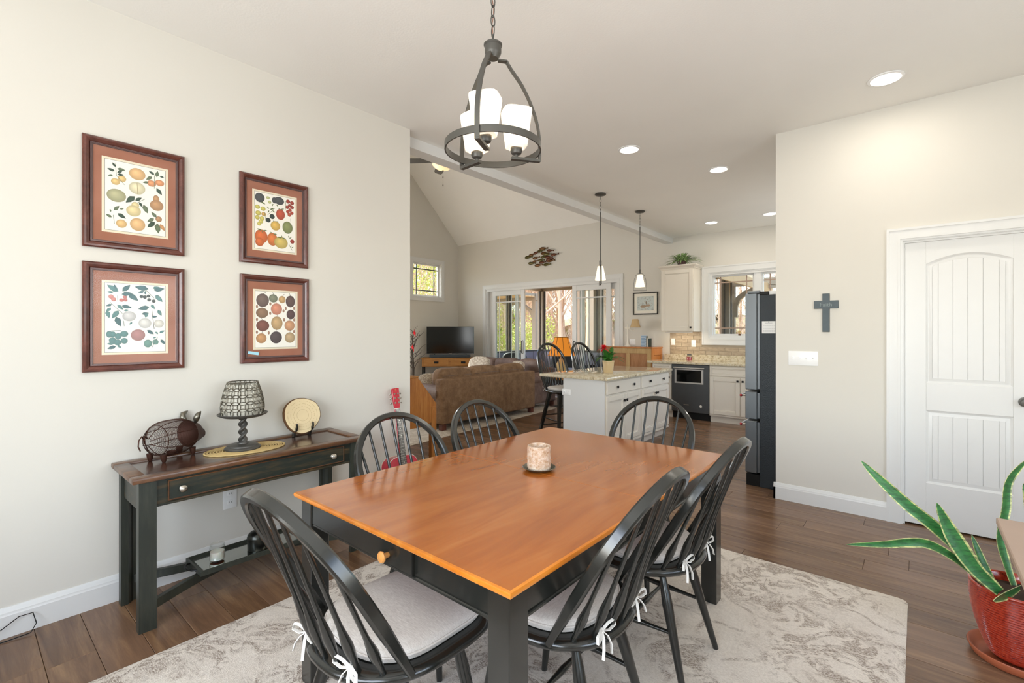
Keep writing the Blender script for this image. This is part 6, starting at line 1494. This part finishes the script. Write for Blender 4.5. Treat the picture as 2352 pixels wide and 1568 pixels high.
# ------------------------------------------------------------------ snake plant and grey side table at the right edge
sp = thing('snake_plant', 'tall variegated snake plant in a ribbed red glazed pot', 'plant', (.325, 2.915, .014))
pot_prof = [(.0, 0), (.082, 0), (.088, .006)]
for i in range(27):
    q = i / 26; r_ = .088 + .062 * math.sin(PI / 2 * min(1, q * 1.05)) ** .85
    pot_prof += [(r_ + .0025, .010 + .272 * q), (r_ - .0025, .010 + .272 * q + .005)]
pot_prof += [(.153, .290), (.154, .298), (.147, .301), (.141, .294), (.138, .262), (.0, .255)]
MB().lathe(pot_prof, 56, None, False).build('pot', MW['pot'], sp, 75)
MB().lathe([(.0, .246), (.1375, .246), (.1375, .262), (.0, .264)], 30).build('soil', MW['soil'], sp, 60)
def snake(pts, w_, twist=0.0, ref=(0, 0, 1)):
    """leaf along pts with a cream margin; colour per vertex column"""
    pts = [Vector(p) for p in pts]; out = []
    for i in range(len(pts) - 1):
        p0, p1, p2, p3 = pts[max(i - 1, 0)], pts[i], pts[i + 1], pts[min(i + 2, len(pts) - 1)]
        for s in (0, .2, .4, .6, .8): out.append(.5 * (2 * p1 + (p2 - p0) * s + (2 * p0 - 5 * p1 + 4 * p2 - p3) * s * s + (3 * p1 - p0 - 3 * p2 + p3) * s ** 3))
    out.append(pts[-1]); n = len(out); b = MB(); vv = []; cc = []
    cols = [lin('#D9D79A'), lin('#C9CC80'), lin('#3F8040'), lin('#2A6A30'), lin('#3F8040'), lin('#C9CC80'), lin('#D9D79A')]; us = (-1, -.80, -.76, 0, .76, .80, 1)
    for i, p in enumerate(out):
        q = i / (n - 1); t_ = (out[min(i + 1, n - 1)] - out[max(i - 1, 0)]).normalized()
        rv = Vector(ref); sd_ = t_.cross(rv)
        if sd_.length < 1e-4: sd_ = Vector((1, 0, 0))
        sd_.normalize(); nn = sd_.cross(t_).normalized(); a = twist * q; s2 = sd_ * math.cos(a) + nn * math.sin(a); n2 = s2.cross(t_).normalized()
        prof_w = 1.15 * w_ * min(1.0, .55 + 1.1 * q) * (1 - max(0, (q - .55) / .45) ** 1.8) ** .9 + .0012
        for u, c in zip(us, cols): vv.append(p + s2 * (u * prof_w) - n2 * (prof_w * .30 * (1 - u * u))); cc.append(c)
        for u, c in zip(us, cols): vv.append(p + s2 * (u * prof_w) - n2 * (prof_w * .30 * (1 - u * u) + .0022)); cc.append(c)
    k = 14; ff = []
    for i in range(n - 1):
        for j in range(6): ff.append((i * k + j, i * k + j + 1, (i + 1) * k + j + 1, (i + 1) * k + j)); ff.append((i * k + 7 + j + 1, i * k + 7 + j, (i + 1) * k + 7 + j, (i + 1) * k + 7 + j + 1))
        ff.append((i * k, (i + 1) * k, (i + 1) * k + 7, i * k + 7)); ff.append((i * k + 6, i * k + 13, (i + 1) * k + 13, (i + 1) * k + 6))
    b.add(vv, ff, None, cc); b.build('leaf', MW['snake'], sp, 60)
# helper: pixel + distance from the plant's vertical plane through (.45, 2.7) facing the camera -> local point
def PL(u, v, dep):
    dep = 2.03 + (dep - 1.75) * 1.1
    s = (u - 1176) / 1094; x = dep * (-.6476 + .762 * s); y = dep * (.762 + .6476 * s); z = 1.385 + dep * (763.5 - v) / 1094
    return (x - .325, y - 2.915, z - .014)
CAMR = (.647, -.762, 0)
snake([PL(2290, 1345, 1.72), PL(2215, 1275, 1.74), PL(2150, 1212, 1.76), PL(2085, 1160, 1.80), PL(2015, 1095, 1.86), PL(1978, 1058, 1.9)], .021, .4, CAMR)
snake([PL(2275, 1352, 1.76), PL(2205, 1290, 1.72), PL(2140, 1252, 1.70), PL(2090, 1246, 1.70), PL(2030, 1250, 1.71), PL(1945, 1250, 1.72)], .0155, -.3, CAMR)
snake([PL(2298, 1360, 1.66), PL(2245, 1310, 1.68), PL(2205, 1255, 1.70), PL(2178, 1210, 1.72), PL(2152, 1155, 1.74)], .028, .2, CAMR)
snake([PL(2280, 1330, 1.84), PL(2258, 1290, 1.86), PL(2232, 1228, 1.9)], .013, .2, CAMR)
snake([PL(2330, 1345, 1.80), PL(2312, 1290, 1.84), PL(2300, 1235, 1.86), PL(2312, 1170, 1.88), PL(2318, 1110, 1.9), PL(2345, 1072, 1.92), PL(2372, 1050, 1.95)], .021, -.2, CAMR)
snake([PL(2345, 1350, 1.75), PL(2320, 1365, 1.66), PL(2282, 1380, 1.58)], .016, .0, CAMR)
snake([PL(2362, 1340, 1.80), PL(2372, 1250, 1.84), PL(2366, 1150, 1.88), PL(2352, 1110, 1.9)], .022, .3, CAMR)
snake([PL(2400, 1340, 1.85), PL(2420, 1200, 1.9), PL(2440, 1050, 1.95)], .024, .3, CAMR)
sa = MB().lathe([(.0, .006), (.115, .006), (.135, .014), (.148, .038), (.156, .040), (.158, .035), (.145, .006), (.138, .0), (.0, .0)], 48, None, False).build('plant_saucer', MW['terracotta'], None, 50)
sa.location = (.325, 2.915, .0); tag(sa, 'terracotta saucer under the red plant pot', 'saucer')
dt = thing('side_table', 'taupe topped side table with grey steel legs at the right edge of the view', 'table', (.72, 1.82, 0))
SX0, SX1, SY0, SY1 = .205 - .72, 1.2 - .72, 1.25 - 1.82, 2.30 - 1.82
MB().box(SX0, SX1, SY0, SY1, .735, .757, .003).build('top', MW['taupe'], dt)
for (x, y) in ((SX0 + .035, SY1 - .37), (SX1 - .05, SY1 - .37), (SX0 + .035, SY0 + .05), (SX1 - .05, SY0 + .05)):
    lg = MB().box(x - .011, x + .011, y - .016, y + .016, 0, .735, .002).build('leg', MW['greysteel'], dt)
    MB().box(x - .013, x + .013, y - .018, y + .018, .68, .71, .002).build('collar', MW['chrome'], lg)
b = MB(); b.box(SX0 + .03, SX1 - .04, SY0 + .04, SY0 + .06, .70, .734).box(SX0 + .03, SX1 - .04, SY1 - .38, SY1 - .36, .70, .734); b.build('rail', MW['greysteel'], dt, None)

# ------------------------------------------------------------------ screened porch behind the sliding door
pd = struct(MB().box(-12.6, -.5, 8.36, 11.3, -.15, -.02).build('floor_porch', MW['deck'], smooth=None))
PXL, PXR, PYF = -8.30, -3.22, 11.1
rf = MB().box(-8.75, -2.95, 8.35, 11.55, 2.72, 2.86).build('ceiling_porch', MW['soffit'], smooth=None); struct(rf, 'tan porch ceiling')
for (x0, x1, y0, y1, nm) in ((PXL - .06, PXR + .06, PYF - .05, PYF + .05, 'wall_porch_far'), (PXL - .05, PXL + .05, 8.36, PYF - .05, 'wall_porch_left'), (PXR - .05, PXR + .05, 8.36, PYF - .05, 'wall_porch_right')):
    kn_ = MB().box(x0, x1, y0, y1, -.02, .86).build(nm, MW['knee'], smooth=None); struct(kn_, 'grey battened knee wall of the screened porch')
    MB().box(x0 - .03, x1 + .03, y0 - .03, y1 + .03, .86, .90, .004).build('cap_rail', MW['porchd'], kn_)
    MB().box(x0, x1, y0, y1, 2.58, 2.72).build('header', MW['porch'], kn_, None)
    if nm == 'wall_porch_far':
        x = x0 + .25
        while x < x1: MB().box(x - .02, x + .02, y0 - .018, y0, 0, .86).build('batten', MW['knee'], kn_, None); x += .42
    elif nm == 'wall_porch_left':
        y = y0 + .2
        while y < y1: MB().box(x1, x1 + .018, y - .02, y + .02, 0, .86).build('batten', MW['knee'], kn_, None); y += .42
posts = []
def post(label, x, y, w_=.075):
    t = thing('porch_post', label, 'post', (x, y, .905), 0, 'posts of the screened porch')
    MB().box(-w_, w_, -w_, w_, 0, 1.672, .004).build('shaft', MW['porch'], t)
    for (dx, dy) in ((-1, 0), (1, 0), (0, -1), (0, 1)):
        MB().box(dx * (w_ + .014) - .014, dx * (w_ + .014) + .014, dy * (w_ + .014) - .014, dy * (w_ + .014) + .014, 0, 1.672).build('screen_stop', MW['porchd'], t, None)
post('taupe corner post of the porch behind the open middle of the sliding door', PXL, PYF, .085)
post('taupe porch post on the left side seen through the left glass panel', PXL, 9.62, .05)
post('taupe porch post seen through the right glass panel of the sliding door', -6.42, PYF, .10)
post('slim porch post right of centre seen through the right glass panel', -5.85, PYF, .035)
post('taupe porch post towards the right end of the far side', -4.6, PYF, .05)
post('taupe corner post of the porch seen through the kitchen window', PXR, PYF, .10)
post('taupe porch post on the right side near the house', PXR, 9.6, .05)
# neighbouring covered deck with slatted ceiling, and curved braces
dk2 = thing('deck_roof', 'tan slatted roof of the covered deck beyond the left porch screen', 'roof', (-11.55, 12.35, 2.66))
for i in range(11): MB().box(-1.2, 1.2, -1.1 + .2 * i, -1.1 + .2 * i + .175, .0, .03).build('slat', MW['soffit'], dk2, None)
MB().box(-1.2, 1.2, -1.1, 1.1, .032, .12).build('deck_board', MW['porch'], dk2, None)
MB().box(-1.25, 1.25, -1.25, -1.11, -.16, .12).build('fascia', MW['porch'], dk2, None)
MB().box(-1.25, 1.25, 1.11, 1.25, -.12, .12).build('beam', MW['porch'], dk2, None)
for x in (-1.12, 1.12): MB().box(x - .08, x + .08, 1.11, 1.25, -3.0, -.12).build('post', MW['porch'], dk2, None)
b = MB().sweep([(1.08, 1.18, -.8), (.95, 1.18, -.5), (.65, 1.18, -.30), (.2, 1.18, -.2), (-.4, 1.18, -.14)], [(.06, .04), (-.06, .04), (-.06, -.04), (.06, -.04)], (0, 0, 1)); b.build('brace', MW['porch'], dk2, 60)
ev = thing('porch_eave', 'tan sloping eave of the porch roof seen through the kitchen window', 'roof', (-2.9, 10.3, 2.3))
b = MB(); xz_prism(b, [(-.02, .43), (.33, .10), (.33, .16), (-.02, .49)], -1.93, 1.93); b.build('soffit', MW['soffit'], ev, None)
MB().box(.331, .37, -1.95, 1.95, .0, .19).build('fascia', MW['soffit'], ev, None)
for i in range(6): b = MB(); xz_prism(b, [(-.02, .425), (.325, .100), (.325, .095), (-.02, .42)], -1.8 + .65 * i, -1.78 + .65 * i); b.build('soffit_batten', MW['porch'], ev, None)
pgl = thing('deck_pergola', 'taupe beam with curved brace beyond the kitchen window', 'pergola', (-3.3, 11.9, 0))
MB().box(-.15, 4.0, -.06, .06, 2.46, 2.62).build('beam', MW['porch'], pgl, None)
for x in (0, 3.8): MB().box(x - .055, x + .055, -.055, .055, -.9, 2.46).build('post', MW['porch'], pgl, None)
b = MB().sweep([(.05, 0, 1.75), (.06, 0, 2.0), (.13, 0, 2.18), (.28, 0, 2.30), (.5, 0, 2.38), (.9, 0, 2.45)], [(.055, .045), (-.055, .045), (-.055, -.045), (.055, -.045)], (1, 0, 0)); b.build('brace', MW['porch'], pgl, 60)
# birdhouse, wind chime and wicker chairs
bh = thing('birdhouse', 'small brown wooden birdhouse on the porch rail', 'birdhouse', (-7.56, PYF, .9005))
MB().box(-.10, .10, -.05, .05, 0, .15, .003).build('house', MW['bark'], bh)
b = MB(); b.prism([(-.15, .14), (0, .26), (.15, .14), (.15, .155), (0, .28), (-.15, .155)], -.075, .075, Matrix.Rotation(R(90), 4, 'X')); b.build('roof', plain('red_brown_roof', '#6A4440', .7), bh, 30)
MB().box(.05, .08, -.02, .02, .22, .31).build('chimney', MW['bark'], bh, None)
MB().box(-.03, .03, -.056, -.049, .04, .09).build('porch_opening', MW['iron'], bh, None)
wc = thing('wind_chime', 'dark wind chime hanging in the porch behind the left glass panel', 'wind chime', (-7.95, 9.35, 1.60))
MB().lathe([(.0, .54), (.05, .54), (.05, .555), (.0, .555)], 16).build('disc', MW['iron'], wc); MB().cyl((0, 0, .555), (0, 0, 1.118), .002, 5).build('cord', MW['iron'], wc)
for i in range(5):
    a = 2 * PI * i / 5; MB().cyl((.04 * math.cos(a), .04 * math.sin(a), .52), (.04 * math.cos(a), .04 * math.sin(a), .06 + .07 * i), .009, 8).build('tube', MW['iron'], wc, 60)
def wicker(label, x, y, rz):
    t = thing('wicker_chair', label, 'chair', (x, y, -.0195), rz, 'dark wicker porch chairs')
    MB().soft((0, 0, .25), (.34, .34, .17), 5, 8).build('seat_box', MW['wicker'], t, 60)
    MB().soft((0, .30, .58), (.34, .10, .32), 4, 10).build('backrest', MW['wicker'], t, 60)
    for sx in (-1, 1): MB().soft((sx * .33, 0, .46), (.07, .34, .14), 3, 8).build('arm', MW['wicker'], t, 60)
    MB().soft((0, -.02, .47), (.27, .30, .07), 4, 8).build('seat_pad', MW['blue_cushion'], t, 60)
    for sx in (-.28, .28):
        for sy in (-.28, .28): MB().box(sx - .02, sx + .02, sy - .02, sy + .02, 0, .12).build('foot', MW['wicker'], t, None)
wicker('dark wicker chair with pale blue cushion behind the nearer bar stool', -6.55, 9.7, R(35)); wicker('dark wicker chair partly behind the right sliding panel', -5.9, 10.2, R(-10)); wicker('dark wicker chair behind the left sliding panel', -7.6, 9.2, R(60)); wicker('dark wicker chair at the right end of the porch', -4.6, 10.2, R(-30))

# ------------------------------------------------------------------ woods outside
gr = MB(); N_ = 40
def gh(x, y):
    d = math.hypot(x + 2, y); h = -.9 + .25 * noise.noise(Vector((x * .12, y * .12, 0)))
    return h + max(0, (d - 34) * .05)
gr.grid(lambda u, v: (-75 + 115 * u, 8.4 + 90 * v, gh(-75 + 115 * u, 8.4 + 90 * v)), 60, 46)
gr.grid(lambda u, v: (-75 + 66 * u, -25 + 33.5 * v, gh(-75 + 66 * u, -25 + 33.5 * v)), 40, 24)
tag(gr.build('ground', MW['ground'], None, 80), 'leaf-strewn ground of the woods outside', 'ground'); bpy.data.objects['ground']['kind'] = 'structure'
del bpy.data.objects['ground']['category']
hl = MB()
def hb(u, v):
    a = R(-25 + 175 * u); d = 62 + 6 * noise.noise(Vector((u * 20, v * 3, 1)))
    return (-2 + d * math.cos(a) * (1 + .12 * v), d * math.sin(a) * (1 + .12 * v), -2 + 6.0 * v + 2.0 * v * noise.noise(Vector((u * 30, 0, 3))))
hl.grid(hb, 70, 10); o = hl.build('wooded_hill', MW['hill'], None, 80); o['kind'] = 'structure'; o['label'] = 'hazy wooded hillside beyond the trees'
def tree_mesh(seed, h, r0, leaves, nb, spread=1.0, sides=5):
    rr_ = random.Random(seed); tb = MB(); lf = MB()
    def branch(p, d, L, r_, lv):
        n = 5 if lv == 0 else (4 if lv == 1 else 3); pts = [p.copy()]; q = p.copy(); dd = d.copy()
        for i in range(n):
            dd = (dd + Vector((rr_.uniform(-.14, .14), rr_.uniform(-.14, .14), rr_.uniform(-.02, .10))) * (.45 if lv == 0 else 1.3)).normalized(); q = q + dd * (L / n); pts.append(q.copy())
        tb.tube(pts, [max(.0045, r_ * (1 - .8 * i / n)) for i in range(n + 1)], sides if lv == 0 else (4 if lv == 1 else 3), caps=False)
        if lv < 3:
            cnt = nb[lv]
            for i in range(cnt):
                f = .22 + .76 * (i + rr_.random() * .6) / cnt; k_ = min(n - 1, int(f * n)); pp = pts[k_] + (pts[k_ + 1] - pts[k_]) * (f * n - k_)
                a = rr_.random() * 2 * PI; out = Vector((math.cos(a), math.sin(a), .35 + .6 * rr_.random())).normalized()
                nd = (out * spread + dd * .5).normalized()
                branch(pp, nd, L * (.34 if lv == 0 else .5) * (1.15 - f * .5) * rr_.uniform(.7, 1.2), r_ * .42 * (1.1 - f * .5), lv + 1)
        if leaves and lv >= 2:
            for i in range(leaves):
                c = pts[-1] + Vector((rr_.gauss(0, .28), rr_.gauss(0, .28), rr_.gauss(0, .22))); s = rr_.uniform(.028, .06); ax = Vector((rr_.gauss(0, 1), rr_.gauss(0, 1), rr_.gauss(0, 1))).normalized(); bx_ = ax.orthogonal().normalized()
                lf.add([c - ax * s, c + bx_ * s * .6, c + ax * s, c - bx_ * s * .6], [(0, 1, 2, 3)])
    branch(Vector((0, 0, -.4)), Vector((rr_.uniform(-.06, .06), rr_.uniform(-.06, .06), 1)), h, r0, 0)
    return tb.mesh('trunk', MW['twig'], 60), (lf.mesh('foliage', MW['spring'], None) if leaves else None)
kinds = [tree_mesh(1, 14, .12, 0, (18, 6, 4), .9), tree_mesh(2, 12, .075, 0, (18, 6, 4), .8), tree_mesh(3, 15, .20, 0, (14, 6, 4), .9), tree_mesh(4, 10, .07, 7, (15, 5, 3)), tree_mesh(5, 8, .055, 8, (16, 5, 3)), tree_mesh(6, 3.2, .022, 0, (16, 5, 3), .8), tree_mesh(7, 3.0, .03, 6, (14, 4, 3), 1.3)]
rr_ = random.Random(77)
def plant_tree(k_, u, dep, sc_=1.0, label=None, group=None):
    s = (u - 1176) / 1094; x, y = dep * (-.6476 + .762 * s), dep * (.762 + .6476 * s)
    t = thing('tree', label, 'tree', (x, y, gh(x, y)), rr_.random() * 6.28, group); t.scale = (sc_, sc_, sc_)
    tk = mesh_copy(kinds[k_][0], 'trunk', t)
    if kinds[k_][1]: mesh_copy(kinds[k_][1], 'foliage', t)
    return t
GB, GG = 'bare brown trees of the woods', 'trees in fresh green leaf'
LB = 'bare tree among the brown woods seen beyond the porch and windows'; LG = 'young tree in fresh green leaf among the woods outside'; LS = 'low twiggy shrub of the woods undergrowth beyond the porch'
plant_tree(2, 1352, 20.0, 1.15, 'thick pale-barked tree trunk seen through the right sliding panel', GB)
plant_tree(2, 1326, 23.0, 1.0, 'second thick trunk left of the pale-barked tree in the right sliding panel', GB)
plant_tree(0, 1289, 24.0, 1.0, 'brown trunk standing right of centre in the open doorway', GB)
plant_tree(0, 1225, 21.0, 1.0, 'leaning dark tree left of the porch corner post', GB).rotation_euler = (R(10), R(6), 1.0)
plant_tree(0, 1742, 20.0, 1.05, 'bare tree at the right half of the kitchen window', GB)
for i in range(60): plant_tree(rr_.choice((0, 1, 1, 1, 2)), rr_.uniform(1195, 1430), rr_.uniform(26, 58), rr_.uniform(.8, 1.15), LB, GB)
for i in range(14): plant_tree(rr_.choice((0, 1, 1)), rr_.uniform(1600, 1830), rr_.uniform(24, 50), rr_.uniform(.6, .95), LB, GB)
for i in range(20): plant_tree(rr_.choice((3, 4, 4)), rr_.uniform(1095, 1190), rr_.uniform(26, 48), rr_.uniform(.9, 1.3), LG, GG)
for i in range(12): plant_tree(rr_.choice((3, 4, 4)), rr_.uniform(925, 1030), rr_.uniform(19, 36), rr_.uniform(1.0, 1.4), LG, GG)
for i in range(8): plant_tree(1, rr_.uniform(920, 1210), rr_.uniform(24, 44), rr_.uniform(.8, 1.1), LB, GB)
for i in range(70): plant_tree(5, rr_.uniform(1195, 1430) if i % 4 else rr_.uniform(1600, 1800), rr_.uniform(26, 46), rr_.uniform(.6, 1.1), LS, 'undergrowth shrubs')
for i in range(14): plant_tree(6, rr_.uniform(1090, 1235), rr_.uniform(22, 36), rr_.uniform(.7, 1.2), 'low shrub with fresh green leaves below the trees left of the porch', 'green undergrowth shrubs')
